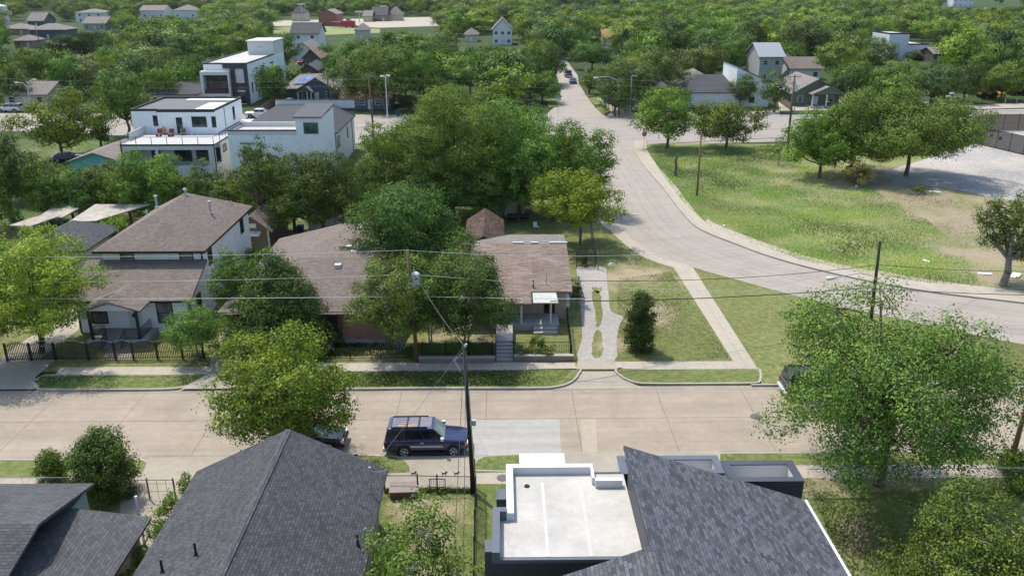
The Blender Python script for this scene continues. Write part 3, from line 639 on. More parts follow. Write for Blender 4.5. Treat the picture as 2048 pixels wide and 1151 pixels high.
# --- the white two storey house with brown shingles
fY = P(163, 665, .12)[1]; xl = P(163, 665, .12)[0]; xrt = P(386, 612, 2.6)[0]
e = empty('house', (xl, fY, .12), 0, label='white two storey house with brown shingle hip roof and small gabled porch', cat='house')
Wd = 9.0; dU = 4.1
zl = 3.0; zu = 4.78; eU = 5.72
MB().box(0, 0, -.2, Wd, 17.5, zl).box(0.75, dU, zl, Wd, 17.45, eU+.05).add([(0, 0, zl), (0, dU, zl), (0, dU, zu)], [(0, 2, 1)]).add([(Wd, 0, zl), (Wd, dU, zl), (Wd, dU, zu)], [(0, 1, 2)]).build('wall', M_white, e)
MB().shell([(-1.1, -.5, zl-.08), (Wd+.3, -.5, zl-.08), (Wd+.35, dU, zu+.05), (-.6, dU, zu+.05)], [(0, 1, 2, 3)], .16).build('lower_roof', M_sh_brown, e)
A, B, Ya, Yb = .2, Wd+.4, dU-.55, 18.0; hw = (B-A)/2; z1 = eU+2.5
MB().shell([(A, Ya, eU), (B, Ya, eU), (B, Yb, eU), (A, Yb, eU), ((A+B)/2, Ya+hw, z1), ((A+B)/2, Yb-hw, z1)], [(0, 1, 4), (1, 2, 5, 4), (2, 3, 5), (3, 0, 4, 5)], .05).build('roof', M_sh_brown, e)
fs_ = MB(); fs_.box(A, Ya-.03, eU-.2, B, Ya, eU-.02); fs_.box(B, Ya-.03, eU-.2, B+.03, Yb, eU-.02); fs_.box(-1.1, -.53, zl-.26, Wd+.3, -.5, zl-.1); fs_.build('fascia', M_black, e)
for q_ in ((Wd-.12, dU-.06, zu, Wd+.03, dU+.02, eU-.1), (-.03, -.04, 0, .1, .02, zl-.1), (Wd-.1, -.04, 0, Wd+.03, .02, zl-.1)): box1('corner_trim', M_black, e, *q_)
for u in (2.2, 7.1): window(e, 'S', u, u+1.15, eU-1.15, eU-.3, dU, M_black, M_glass2, bars=1)
for (u, z0, z1_) in ((dU+1.2, 3.8, 5.5), (dU+10.5, 3.8, 5.5), (dU-2.6, 0.9, 2.6), (dU+5, 1.8, 3.2)): window(e, 'E', u, u+1.0, z0, z1_, Wd, M_black, M_glass, bars=1)
window(e, 'S', 1.05, 2.35, .8, 2.6, 0, M_black, M_glass2, bars=1, t=.11); window(e, 'S', 6.3, 7.6, .8, 2.6, 0, M_black, M_glass2, bars=1, t=.11)
door(e, 4.05, 5.0, .35, 2.3, 0, M_whitep)
MB().cyl((4.5, -.055, 1.5), (4.5, -.03, 1.5), .2, .2, 12).build('door_light', M_glass, e)
MB().box(.35, -.12, 1.2, .62, 0, 1.7).box(.75, -.1, .9, 1.05, 0, 1.6).build('meter_box', M_steel, e)
# porch
px0, px1, pyf = 2.0, 5.75, -2.3; pe = 2.9; pr = 3.62; xm = (px0+px1)/2
MB().shell([(px0-.4, pyf-.3, pe), (px1+.4, pyf-.3, pe), (px1+.4, .2, pe+.05), (px0-.4, .2, pe+.05), (xm, pyf-.3, pr), (xm, 2.0, pr+.12)], [(0, 4, 5, 3), (4, 1, 2, 5)], .12).build('porch_roof', M_sh_brown, e)
MB().add([(px0-.3, pyf-.2, pe-.02), (px1+.3, pyf-.2, pe-.02), (xm, pyf-.2, pr-.12)], [(0, 1, 2)]).build('porch_gable', M_whitep, e)
MB().box(px0-.3, pyf-.35, -.1, xm-.75, -.02, .42).box(xm+.75, pyf-.35, -.1, px1+.5, -.02, .42).box(xm-.75, pyf+.4, -.1, xm+.75, -.02, .40).build('porch_floor', M_found, e)
MB().box(xm-.7, pyf-1.0, -.1, xm+.7, pyf-.3, .14).box(xm-.7, pyf-.3, -.1, xm+.7, pyf+.4, .28).build('step', M_found, e)
for u in (px0+.05, px1-.05): MB().box(u-.09, pyf-.09, .42, u+.09, pyf+.09, pe-.05).build('porch_post', M_black, e)
rl = MB()
def rail(m, p0, p1, h=.85, n=None):
    p0, p1 = np.array(p0, float), np.array(p1, float); L_ = np.linalg.norm(p1-p0); n = n or int(L_/.13)+1
    m.cyl(p0+[0, 0, h], p1+[0, 0, h], .025, n=4); m.cyl(p0+[0, 0, .1], p1+[0, 0, .1], .02, n=4)
    for i in range(n+1):
        q = p0+(p1-p0)*i/n; m.cyl(q, q+[0, 0, h], .013, n=4)
for (s_, a_) in ((-1, px0), (1, px1)):
    rl = MB(); rail(rl, (a_, pyf, .42), (xm+s_*.75, pyf, .42)); rail(rl, (a_, pyf, .42), (a_, -.1, .42)); rail(rl, (xm+s_*.72, pyf, .42), (xm+s_*.72, pyf-1.1, .0)); rl.build('porch_railing', M_iron, e)
vent_pipe(e, Wd/2-.6, Ya+hw+.6, z1-.1, .9, .09, cap=True); vent_pipe(e, Wd-1.5, 11.5, eU+1.1, 1.0, .09, cap=True); vent_pipe(e, Wd/2+.4, Yb-hw-.5, z1-.1, .5, .09, cap=True); vent_pipe(e, Wd-1.0, 16, eU+.8, .25, .05); vent_pipe(e, 2.4, 10, eU+1.6, .2, .05)
# --- brown shingled brick house
YB0 = P(700, 623, 2.8)[1]
e = empty('house', (-15, YB0, .12), 0, label='low red brick house with a broad brown grey shingle roof behind the cedar', cat='house')
def L3(x, y, z): return (x+15, y-YB0, z-.12)
dE, dF = P(680, 515, 5.0), PY(725, 437, 77.5)
D_, C2 = P(590, 515, 5.0), P(750, 515, 5.0)
vs = [L3(-21.9, YB0, 2.8), L3(-8.6, YB0, 2.8), L3(C2[0], C2[1], 5.0), L3(D_[0], D_[1], 5.0), L3(dE[0], dE[1]+.1, 5.03), L3(dF[0], 77.5, dF[2]), L3(-21.9, 79.3, 2.8), L3(-6.4, 78.5, 3.2)]
rfm = MB().shell(vs, [(0, 1, 2, 4, 3), (0, 3, 6), (3, 4, 5, 6), (1, 7, 2), (2, 7, 5, 4), (6, 5, 7)], .16); rfm.build('roof', M_sh_brown, e)
MB().box(-6.4, .5, -.2, 1.9, 19, 2.55).box(1.9, .5, -.2, 5.9, 19, 2.6).build('wall', M_brick, e)
MB().box(-6.4, -.1, -.2, 5.9, .48, .32).box(-3.2, -1.6, -.2, 1.9, .45, .30).build('porch_floor', M_found, e)
bxx = MB().box(.55, .15, .32, 1.0, .5, 2.6).box(2.6, .12, .32, 5.9, .49, 2.6); bxx.build('brick_front', M_brick, e)
MB().box(-6.4, -.3, 2.52, 6.1, .5, 2.62).build('soffit', plain('brown_soffit', (.12, .09, .07), .8), e)
door(e, 1.3, 2.2, .35, 2.3, .49, M_black); window(e, 'S', -1.1, .2, .9, 2.1, .49, M_whitep, M_glass2, bars=1)
rl = MB(); rail(rl, (1.0, .2, .32), (2.6, .2, .32)); rl.build('porch_railing', M_iron, e)
for (qx, qy) in ((720, 460), (699, 496), (707, 506), (676, 533)):
    from mathutils.bvhtree import BVHTree
    d_ = Vector(ray(qx, qy)); hit = BVHTree.FromPolygons([(a_[0]-15, a_[1]+YB0, a_[2]+.12) for a_ in rfm.v], rfm.f).ray_cast(Vector((0, 0, CH)), d_)[0]
    if hit: MB().box(hit.x+15-.25, hit.y-YB0-.2, hit.z-.12-.1, hit.x+15+.25, hit.y-YB0+.25, hit.z-.12+.22).build('roof_vent', M_whitep, e)
# --- worn pink roofed cottage
YC = P(1100, 583, 2.8)[1]; xc1 = P(1145, 583, 2.8)[0]; yr = P(1000, 486, 4.7)[1]; xc2 = P(1062, 583, 2.8)[0]
e = empty('cottage', (0, YC, .12), 0, label='small cottage with a patched worn pinkish shingle roof by the gravel drive', cat='house')
xq = P(925, 486, 4.7)[0]; k = (4.7-2.8)/(yr-YC); yl_ = P(1000, 606, 2.45)[1]-YC
MB().shell([(xc2, 0, 2.68), (xc1, 0, 2.68), (xc1, yr-YC, 4.58), (xc2, yr-YC, 4.58), (xq, yr-YC, 4.58), (xq, yl_, 2.68+k*yl_), (xc2, yl_, 2.68+k*yl_)], [(0, 1, 2, 3), (6, 0, 3, 4, 5)], .14).build('roof', M_sh_pink, e)
yb_ = yr-YC
MB().shell([(xq, yb_+.02, 4.56), (xc1, yb_+.02, 4.56), (xc1, yb_+3.4, 4.35), (xq+4.2, yb_+3.4, 4.35)], [(0, 1, 2, 3)], .14).build('back_roof', M_sh_tan, e)
pinkw = siding('pink_beige_siding', (.46, .33, .25), .2)
MB().box(xq+.4, .6, -.3, xc1-.45, yb_+2.8, 2.5).build('wall', pinkw, e)
MB().shell([(xq+2.4, yb_+.3, 4.3), (xc1, yb_+.3, 4.3), (xc1-.02, yb_+1.6, 4.42), (xq+2.6, yb_+1.6, 4.42)], [(0, 1, 2, 3)], .2).build('patched_ridge', M_sh_grey, e)
for u, v in ((1.0, 1.0), (2.6, .7), (4.3, 1.6)): MB().box(u, yb_-.1, 4.56, u+v, yb_+.12, 4.68).build('flashing', M_silver, e)
xa = P(1065, 585, 2.75)[0]; xb = P(1118, 605, 2.75)[0]; yf_ = P(1090, 606, 2.5)[1]-YC
MB().shell([(xa, yf_, 2.42), (xb, yf_, 2.42), (xb-.1, .1, 2.62), (xa, .1, 2.62)], [(0, 1, 2, 3)], .08).build('porch_roof', plain('pale_corrugated_sheet', (.42, .44, .40), .6, .25, 5), e)
for u in (xa+.25-1.2, xb-.6): MB().cyl((u, yf_+.25, .3), (u, yf_+.25, 2.4), .09, .07, 8).build('porch_post', M_whitep, e)
MB().box(xq+2.6, yf_, -.3, xb+.1, .58, .55).build('porch_floor', M_found, e)
MB().box(xb-2.0, yf_-.9, -.2, xb-.1, yf_, .2).box(xb-2.0, yf_-.5, .2, xb-.1, yf_, .38).build('step', M_found, e)
door(e, xa+1.0, xa+1.9, .55, 2.4, .6, plain('dark_red_door', (.08, .02, .015), .6)); window(e, 'S', xa-3.2, xa-2.0, 1.0, 2.1, .6, M_whitep, M_glass, bars=2)
box1('window_air_conditioner', M_whitep, e, xc1-.45, 1.2, .8, xc1-.1, 2.0, 1.6); box1('window_air_conditioner', M_whitep, e, xc1-.45, 3.2, .8, xc1-.05, 3.9, 1.5)
m = MB().cyl((xc1-2.1, 1.0, 2.4), (xc1-2.1, 1.0, 4.1), .04, n=6); m.box(xc1-2.2, .55, .9, xc1-1.95, .6, 1.5); m.cyl((xc1-2.1, .5, 1.4), (xc1-2.1, .5, 2.9), .03, n=6); m.build('service_mast', M_steel, e)
vent_pipe(e, xc2+.2, .6, 3.0, .5, .04, M_iron)
# --- weathered shed, blue door shed, garage, white shed
def at(px, py, z): return P(px, py, z)
q = at(925, 484, 3.2); q2 = at(1010, 484, 3.2)
house('charred and rusty roofed shed touching the back of the cottage', q[0]+.4, q2[0]-.4, q[1], 9.5, 2.6, 'gy', 1.05, siding('grey_weathered_wall', (.24, .23, .2), .16), M_sh_rust, name='shed', cat='shed', wins=0, dr=False, oh=.35)
q = at(973, 432, .12); q2 = at(1048, 432, .12)
e_, a, b = house('small cream shed with a blue door in the back garden', q[0], q2[0], q[1], 3.4, 2.15, 'gx', .75, siding('cream_boards', (.44, .40, .25), .3, vert=True), M_sh_rust, name='shed', cat='shed', wins=0, dr=False, oh=.3, ridge=.5)
door(e_, -1.0, -.1, .05, 1.95, 0, plain('blue_door', (.05, .16, .22), .6))
q = at(486, 497, .12); q2 = at(541, 502, .12)
e_, a, b = house('small brown garage between the white house and the brick house', q[0], q2[0], P(541, 502, .12)[1], 8.0, 2.5, 'gy', 1.25, siding('brown_lap_siding', (.15, .115, .085), .2), M_sh_brown, name='garage', cat='garage', wins=0, dr=False, oh=.5)
MB().box(-.5, -.06, 2.55, .35, .0, 3.0).build('gable_vent', M_whitep, e_); MB().shell([(a+.1, -.95, 1.95), (a+2.4, -.95, 1.95), (a+2.4, -.02, 2.2), (a+.1, -.02, 2.2)], [(0, 1, 2, 3)], .06).build('awning', M_silver, e_); MB().box(b-.12, -.04, 0, b+.03, .02, 2.5).build('corner_trim', M_whitep, e_)
door(e_, a+.5, a+1.5, .05, 1.85, 0, siding('brown_door', (.10, .07, .05), .3))
q = at(617, 460, .12); q2 = at(676, 460, .12)
house('white clapboard shed under the magnolia', q[0], q2[0], q[1], 4.2, 2.7, 'gy', 1.0, siding('white_clapboard', (.62, .66, .68), .22), M_sh_tan, name='shed', cat='shed', wins=0, dr=False, oh=.2)
# --- left edge roofs
M_tin = siding('pale_ribbed_metal_roof', (.36, .325, .27), .3, vert=True, var=.2); 
def lowroof(label, pts, z, mat, name='carport', hz=2.6, cat='carport'):
    q = [P(a, b, zz) for a, b, zz in pts]; c = q[0]; e_ = empty(name, (c[0], c[1], .12), 0, label=label, cat=cat)
    v = [(p[0]-c[0], p[1]-c[1], p[2]-.12) for p in q]; MB().shell(v, [tuple(range(len(v)))], .12).build('roof', mat, e_)
    for p in v: MB().cyl((p[0]*.97, p[1], 0), (p[0]*.97, p[1], p[2]-.1), .06, n=6).build('post', M_woodg, e_)
    return e_
lowroof('pale metal carport roof left of the white house', [(136, 444, 2.6), (192, 441, 2.6), (300, 408, 3.2), (190, 408, 3.2)], 2.6, M_tin)
lowroof('smaller pale metal roof with branch shadows', [(78, 432, 2.5), (125, 434, 2.5), (158, 416, 2.9), (117, 405, 2.9)], 2.5, M_tin)
lowroof('narrow sagging metal lean to at the left', [(18, 450, 2.2), (60, 452, 2.2), (122, 430, 2.6), (96, 425, 2.6)], 2.2, M_tin)
q = at(48, 502, 2.7); q2 = at(165, 502, 2.7)
house('dark grey hip roofed house half hidden by the yellow green tree', q[0], q2[0], q[1], 7.2, 2.7, 'hip', 1.5, siding('grey_lap_siding', (.32, .32, .31), .2), M_sh_grey, wins=2, oh=.5)
q = at(132, 322, 2.6); q2 = at(240, 326, 2.6)
e_, a, b = house('turquoise walled house with a brown grey roof', q[0]+1, q2[0], q[1]-1.0, 10, 2.6, 'gy', 1.2, siding('turquoise_siding', (.12, .42, .42), .2), M_sh_tan, wins=1, dr=False, oh=.5, ridge=.5)
# --- modern white house with the roof terrace
Yd = 114.0; xd0, xd1 = PY(240, 288, Yd)[0], PY(428, 290, Yd)[0]; zd = PY(330, 289, Yd)[2]-.12
e = empty('house', (xd0, Yd, .12), 0, label='white modern house with a railed roof terrace and outdoor chairs', cat='house')
Wd = xd1-xd0; Yu = P(380, 268, zd)[1]-Yd; xu0 = P(283, 262, zd)[0]-xd0; xu1 = P(453, 258, zd)[0]-xd0; zu_ = PY(380, 222, Yu+Yd)[2]-.12
w = MB(); w.box(0, 2.6, -.3, Wd, Yu+14, zd-.25); zb_ = zd-2.95; w.box(0, 0, -.3, Wd, 2.6, zb_); w.box(0, 0, zb_, .9, .3, zd-.25); w.box(Wd-.9, 0, zb_, Wd, .3, zd-.25); w.box(.9, 0, zd-.75, Wd-.9, .3, zd-.25); w.box(0, .3, zb_, .12, 2.6, zd-.25); w.box(4.6, .03, zb_, 4.95, .28, zd-.75)
w.build('wall', M_whitep, e)
MB().box(0, 0, zd-.25, Wd, Yu+.2, zd).build('terrace_floor', plain('pale_grey_deck', (.42, .42, .41), .7, .08, 4), e)
MB().box(-.06, -.06, zd-.16, Wd+.06, -.0, zd+.04).box(-.06, 0, zd-.16, 0, Yu, zd+.04).box(Wd, 0, zd-.16, Wd+.06, Yu, zd+.04).box(-.04, -.05, -.2, .12, -.0, zd-.2).box(Wd-.1, -.05, -.2, Wd+.05, 0, zd-.2).build('black_edge', M_black, e)
u = MB(); u.box(xu0, Yu, zd, xu1, Yu+13, zu_); u.build('upper_wall', M_board, e)
st = .35; u2 = MB(); xs = xu0+(xu1-xu0)*.32
u2.box(xu0-.05, Yu-.06, zu_, xs, Yu+.2, zu_+.32); u2.box(xs, Yu-.5, zu_-.1, xu1+.06, Yu-.3, zu_+.32); u2.box(xu1-.1, Yu-.3, zu_, xu1+.06, Yu+13, zu_+.32); u2.box(xu0-.05, Yu+.2, zu_, xu0+.1, Yu+13, zu_+.32); u2.box(xu0, Yu+12.9, zu_, xu1, Yu+13.05, zu_+.32); u2.build('roof_edge', M_black, e)
MB().box(xs+.02, Yu-.45, zd, xu1, Yu, zu_-.003).build('upper_bay', M_board, e)
MB().box(xu0+.1, Yu+.2, zu_+.003, xu1-.1, Yu+12.9, zu_+.06).box(xs+.1, Yu-.3, zu_+.003, xu1-.1, Yu+.2, zu_+.055).build('roof', plain('dark_grey_membrane', (.11, .115, .125), .8, .12, .5), e)
MB().box(xu1-3.4, Yu+.0, zu_+.064, xu1-.15, Yu+8, zu_+.075).box(xu0+4, Yu+11, zu_+.064, xu1-.15, Yu+12.8, zu_+.07).build('membrane_patch', M_whitep, e)
def wpx(face, ppx0, ppx1, ppy0, ppy1, yy, **k):
    a_ = PY(ppx0, ppy1, Yd+yy); b__ = PY(ppx1, ppy0, Yd+yy); return window(e, face, a_[0]-xd0, b__[0]-xd0, a_[2]-.12, b__[2]-.12, yy, **k)
wpx('S', 308, 335, 231, 252, Yu, gm=M_glass); wpx('S', 385, 412, 233, 254, Yu-.45, gm=M_glass); wpx('S', 425, 431, 233, 255, Yu-.45); 
door(e, PY(357, 260, Yd+Yu)[0]-xd0, PY(369, 260, Yd+Yu)[0]-xd0, zd+.05, zd+2.35, Yu-.45, M_glass)
window(e, 'E', Yu+8, Yu+9, zd+.6, zu_-.6, xu1, gm=M_glass); MB().box(xu1, Yu+4, zd, xu1+.06, Yu+4.12, zu_-.1).build('downpipe', M_black, e)
for (a_, b__) in ((3.0, 4.2), (6.2, 8.6), (9.2, 12.6)): window(e, 'S', a_, b__, zb_+.1, zd-.9, 2.6, gm=M_glass, bars=0)
window(e, 'E', 3.4, 5.0, zd-1.8, zd-.7, Wd, gm=M_glass)
rl = MB()
def trail(m, p0, p1, h=1.0, n=4):
    p0, p1 = np.array(p0, float), np.array(p1, float)
    m.cyl(p0+[0, 0, h], p1+[0, 0, h], .035, n=4)
    for i in range(n+1): q = p0+(p1-p0)*i/n; m.cyl(q, q+[0, 0, h], .045, n=4)
    for j in range(1, 6): m.cyl(p0+[0, 0, h*j/6], p1+[0, 0, h*j/6], .006, n=3)
trail(rl, (.05, .05, zd), (Wd-.05, .05, zd), n=6); trail(rl, (Wd-.05, .05, zd), (Wd-.05, Yu-.6, zd), n=3); trail(rl, (.05, .05, zd), (.05, Yu-.5, zd), n=2); rail(rl, (.9, .15, zb_), (Wd-.9, .15, zb_), .9, 26)
rl.build('terrace_railing', M_iron, e)
MB().box(.0, 3.0, zd, .12, Yu, zd+1.1).build('terrace_wall', M_whitep, e)
def thing_at(name, label, cat, x, y, z, group=None): return empty(name, (x, y, z), 0, label=label, cat=cat, group=group)
zq = zd+.12
for i, (qx, qy) in enumerate(((283, 262), (291, 256))):
    p = P(qx, qy, zq); t = thing_at('air_conditioner', ('nearer grey outdoor air conditioner on the roof terrace', 'farther grey outdoor air conditioner on the roof terrace')[i], 'air conditioner', p[0], p[1], zq)
    MB().box(-.5, -.45, 0, .5, .45, .85).build('case', plain('grey_case%d' % i, (.20, .21, .22), .5), t, bevel=.03); MB().cyl((0, 0, .85), (0, 0, .9), .36, .36, 14).build('fan_grille', M_iron, t)
def chair(px, py, col, label, rz, group=None, z=zq):
    p = P(px, py, z); t = empty('armchair', p, rz, label=label, cat='chair', group=group); m = plain('wicker', col, .8) if 'wicker' not in MATS else MATS['wicker']
    MB().box(-.38, -.35, .12, .38, .35, .42).build('seat', m, t, bevel=.03); MB().box(-.38, .25, .42, .38, .38, .95).build('backrest', m, t, bevel=.03)
    for s_ in (-1, 1): MB().box(s_*.38-.08*(s_ > 0), -.35, .42, s_*.38+.08*(s_ < 0), .25, .65).build('armrest', m, t)
    for s_ in (-1, 1): 
        for q_ in (-1, 1): MB().box(s_*.32-.03, q_*.3-.03, 0, s_*.32+.03, q_*.3+.03, .12).build('leg', m, t)
chair(367, 270, (.22, .19, .16), 'beige wicker armchair on the roof terrace', .4); chair(376, 263, (.3, .27, .22), 'dark armchair behind the wicker armchair on the terrace', -.6)
p = P(330, 268, zq); t = thing_at('patio_umbrella', 'folded yellow parasol standing on the roof terrace', 'umbrella', *p)
MB().cyl((0, 0, 0), (-.5, 0, 2.0), .03, n=6).build('pole', M_whitep, t); MB().cyl((0, 0, .0), (0, 0, .08), .3, n=12).build('base', M_rubber, t); MB().cyl((-.02, 0, .25), (-.1, 0, .6), .1, .32, 8).cyl((-.1, 0, .6), (-.25, 0, 1.1), .32, .06, 8).build('canopy', plain('yellow_fabric', (.75, .38, .03), .7), t, smooth=True)
for i, qx in enumerate((318, 342)):
    p = P(qx, 272, zq); t = thing_at('lounge_chair', ('red lounge chair left of the yellow parasol', 'red lounge chair right of the yellow parasol')[i], 'chair', *p)
    mm = plain('dark_red_fabric%d' % i, (.2, .05, .05), .8); MB().box(-.35, -.4, .25, .35, .35, .35).build('seat', mm, t); MB().add([(-.35, .35, .3), (.35, .35, .3), (.35, .6, .95), (-.35, .6, .95), (-.35, .42, .3), (.35, .42, .3), (.35, .67, .95), (-.35, .67, .95)], [(0, 1, 2, 3), (5, 4, 7, 6), (1, 5, 6, 2), (4, 0, 3, 7), (3, 2, 6, 7)]).build('backrest', mm, t)
    MB().box(-.3, -.35, 0, -.25, .3, .25).box(.25, -.35, 0, .3, .3, .25).build('leg_frame', M_iron, t)
p = P(385, 270, zq); t = thing_at('planter', 'small grey pot beside the armchair on the terrace', 'planter', *p); MB().cyl((0, 0, 0), (0, 0, .4), .16, .24, 12).build('pot', M_silver, t); MB().cyl((0, 0, .36), (0, 0, .39), .2, .2, 12).build('soil', M_rubber, t)
# --- modern white house with the window tower
Yh = Yd; xh0 = PY(455, 265, Yh)[0]; xh1 = PY(600, 262, Yh)[0]; xt0 = PY(592, 262, Yh)[0]; xt1 = PY(645, 262, Yh)[0]; xE = PY(650, 285, Yh+1)[0]
zh = PY(520, 262, Yh)[2]-.12; ztw = PY(615, 233, Yh)[2]-.12
e = empty('house', (xh0, Yh, .12), 0, label='white modern house with a window tower and dark sloping roofs', cat='house')
Wh = xE-xh0; Wt0, Wt1 = xt0-xh0, xt1-xh0; Dh = P(715, 325, .12)[1]-Yh; Dh = 25.0
MB().box(0, 0, -.3, Wt0, Dh, zh-.5).build('wall', M_board, e)
MB().box(-.05, -.05, zh-.5, Wt0, .2, zh).box(-.05, .2, zh-.5, .2, 6, zh).box(-.05, 6, zh-.5, Wt0, 6.2, zh+.25).build('parapet', M_whitep, e)
MB().box(-.07, -.07, zh, Wt0, .22, zh+.16).box(-.07, .22, zh, .22, 6, zh+.16).build('parapet_cap', M_black, e)
MB().box(.2, .2, zh-.48, Wt0, 6, zh-.4).build('flat_roof', M_membrane, e)
zs = PY(712, 229, Yh+Dh)[2]-.12; zlow = PY(642, 282, Yh+1.5)[2]-.12
Wh = Wt1
MB().box(Wt0, 0, -.3, Wt1, 8.4, ztw-.1).build('tower_wall', M_board, e)
MB().shell([(Wt0-.3, -.3, ztw), (Wt1+.1, -.3, ztw), (Wt1+.1, 8.6, ztw+.55), (Wt0-.3, 8.6, ztw+.55)], [(0, 1, 2, 3)], .14).build('tower_roof', plain('asphalt_roof_sheet', (.075, .077, .085), .85, .12, 1), e)
window(e, 'S', Wt0+1.0, Wt0+3.1, ztw-2.4, ztw-.75, 0, fm=M_whitep, gm=glassy('green_tinted_glass', (.05, .09, .07)), t=.07)
MB().box(Wt0, 8.4, -.3, Wh, Dh, zlow-.12).box(0.5, 6.2, zh-1.5, Wt0, Dh, zlow).build('side_wall', M_whitep, e)
kz = .5; zr1 = zlow+kz*(Wh-Wt1); zr0 = zlow+kz*(Wh-Wt0)
MB().shell([(Wt0, 8.42, zr0), (Wh+.3, 8.42, zlow-.08), (Wh+.3, Dh+.15, zlow-.08), (Wt0, Dh+.15, zr0)], [(0, 1, 2, 3)], .16).build('roof', M_sh_dark, e)
MB().shell([(.4, 6.3, zh-.3), (Wt0-.01, 6.3, zr0), (Wt0-.01, Dh+.15, zr0), (.4, Dh+.15, zh-.1)], [(0, 1, 2, 3)], .14).build('left_roof', M_sh_dark, e)
MB().box(.2, Dh+.2, zh-.6, Wh+.2, Dh+.45, zlow+2.3).build('back_parapet', M_whitep, e); MB().box(.15, Dh+.17, zlow+2.3, Wh+.25, Dh+.48, zlow+2.4).build('back_cap', M_black, e)
for u in (9.4, 10.8, 18.0): window(e, 'E', u, u+.8, 3.0, 4.7, Wh, gm=M_glass)
for u in (8.3, 22.5): MB().box(Wh, u, 0, Wh+.08, u+.1, zlow-.1).build('downpipe', M_black, e)
window(e, 'S', 1.7, 4.4, 3.2, 4.7, 0, fm=M_whitep, gm=M_glass, t=.06, bars=0)
MB().box(1.6, -.35, 5.6, 3.6, 0, 5.7).build('window_hood', M_charp, e)
# --- white three storey house across the avenue
Yt = P(497, 211, 0)[1]; xa, xb = PY(410, 205, Yt)[0], PY(497, 208, Yt)[0]
e = empty('house', (xa, Yt, 0), 0, label='white three storey modern house with a dark balcony across the avenue', cat='house')
Wt = xb-xa; Dt = P(568, 172, 0)[1]-Yt; zt3 = PY(497, 130, Yt)[2]; zb0 = PY(450, 188, Yt)[2]; zb1 = PY(450, 143, Yt)[2]
MB().box(0, 1.8, 0, Wt, Dt, zt3).build('wall', M_board, e)
xm = Wt*.62
fr_ = MB(); fr_.box(-.4, 0, zb0-.5, .2, 1.8, zb1); fr_.box(xm-.35, 0, 0, xm, 1.8, zb1); fr_.box(.2, 0, zb1-.8, xm-.35, 1.8, zb1); fr_.box(.2, 0, zb0-.5, xm-.35, 1.8, zb0+.05); fr_.box(-.4, .6, 0, .0, 1.8, zb0-.5); fr_.build('balcony_frame', M_whitep, e)
MB().box(.2, .1, zb0+.05, xm-.35, .16, zb0+1.0).build('balcony_railing', plain('dark_red_slats', (.07, .03, .025), .6), e); MB().box(.2, 1.75, zb0+.05, xm-.35, 1.8, zb1-.8).build('balcony_glazing', M_glass, e)
MB().box(xm, 1.2, 0, xm+1.0, 1.8, zt3+.1).box(Wt-.7, 1.2, 0, Wt+.05, 1.8, zt3+.1).box(xm-1.6, 1.25, zt3-.9, Wt+.02, 1.75, zt3+.3).build('charcoal_pilaster', M_char, e)
MB().box(xm+1.0, 1.5, zb0+2.2, Wt-.7, 1.8, zb1+.3).box(xm+1.0, 1.5, 2.8, Wt-.7, 1.8, zb0+.6).build('white_panel', M_whitep, e); window(e, 'S', xm+1.05, Wt-.75, zb0+.65, zb0+2.15, 1.8, gm=M_glass); window(e, 'S', xm+1.05, Wt-.75, .2, 2.7, 1.8, gm=M_glass, bars=2); window(e, 'S', 1.6, 4.4, .3, 2.3, 1.8, gm=M_glass)
MB().box(-.1, 1.7, zt3, xm-1.6, 1.95, zt3+.3).box(-.1, 1.95, zt3, .1, Dt, zt3+.3).box(Wt-.15, 1.8, zt3, Wt+.1, Dt-10.3, zt3+.3).build('parapet_cap', M_black, e)
MB().box(.1, 1.95, zt3, Wt-.1, Dt, zt3+.03).build('roof', M_membrane, e)
MB().box(Wt-6.3, Dt-10, zt3, Wt+.02, Dt+.02, zt3+3.2).build('stair_tower', M_whitep, e); MB().box(Wt-6.6, Dt-10.3, zt3+3.2, Wt+.3, Dt+.3, zt3+3.4).build('tower_roof', M_whitep, e); MB().box(Wt-4, Dt-10.04, zt3+1.7, Wt-2.4, Dt-10, zt3+2.2).build('louvre', M_steel, e)
for i, u in enumerate((4, 7, 11, 17, 21, 25, 29)): window(e, 'E', u, u+.9, zb0-.3 if i < 2 else zb0+.4, zb0+2.0 if i < 2 else zb0+2.7, Wt, gm=M_glass)
for u in (9, 14.5, 23): MB().box(Wt, u, 0.5, Wt+.1, u+.2, zt3-1.6).box(Wt, u-1.6, zt3-1.7, Wt+.12, u+.9, zt3-1.4).build('downpipe', M_black, e)
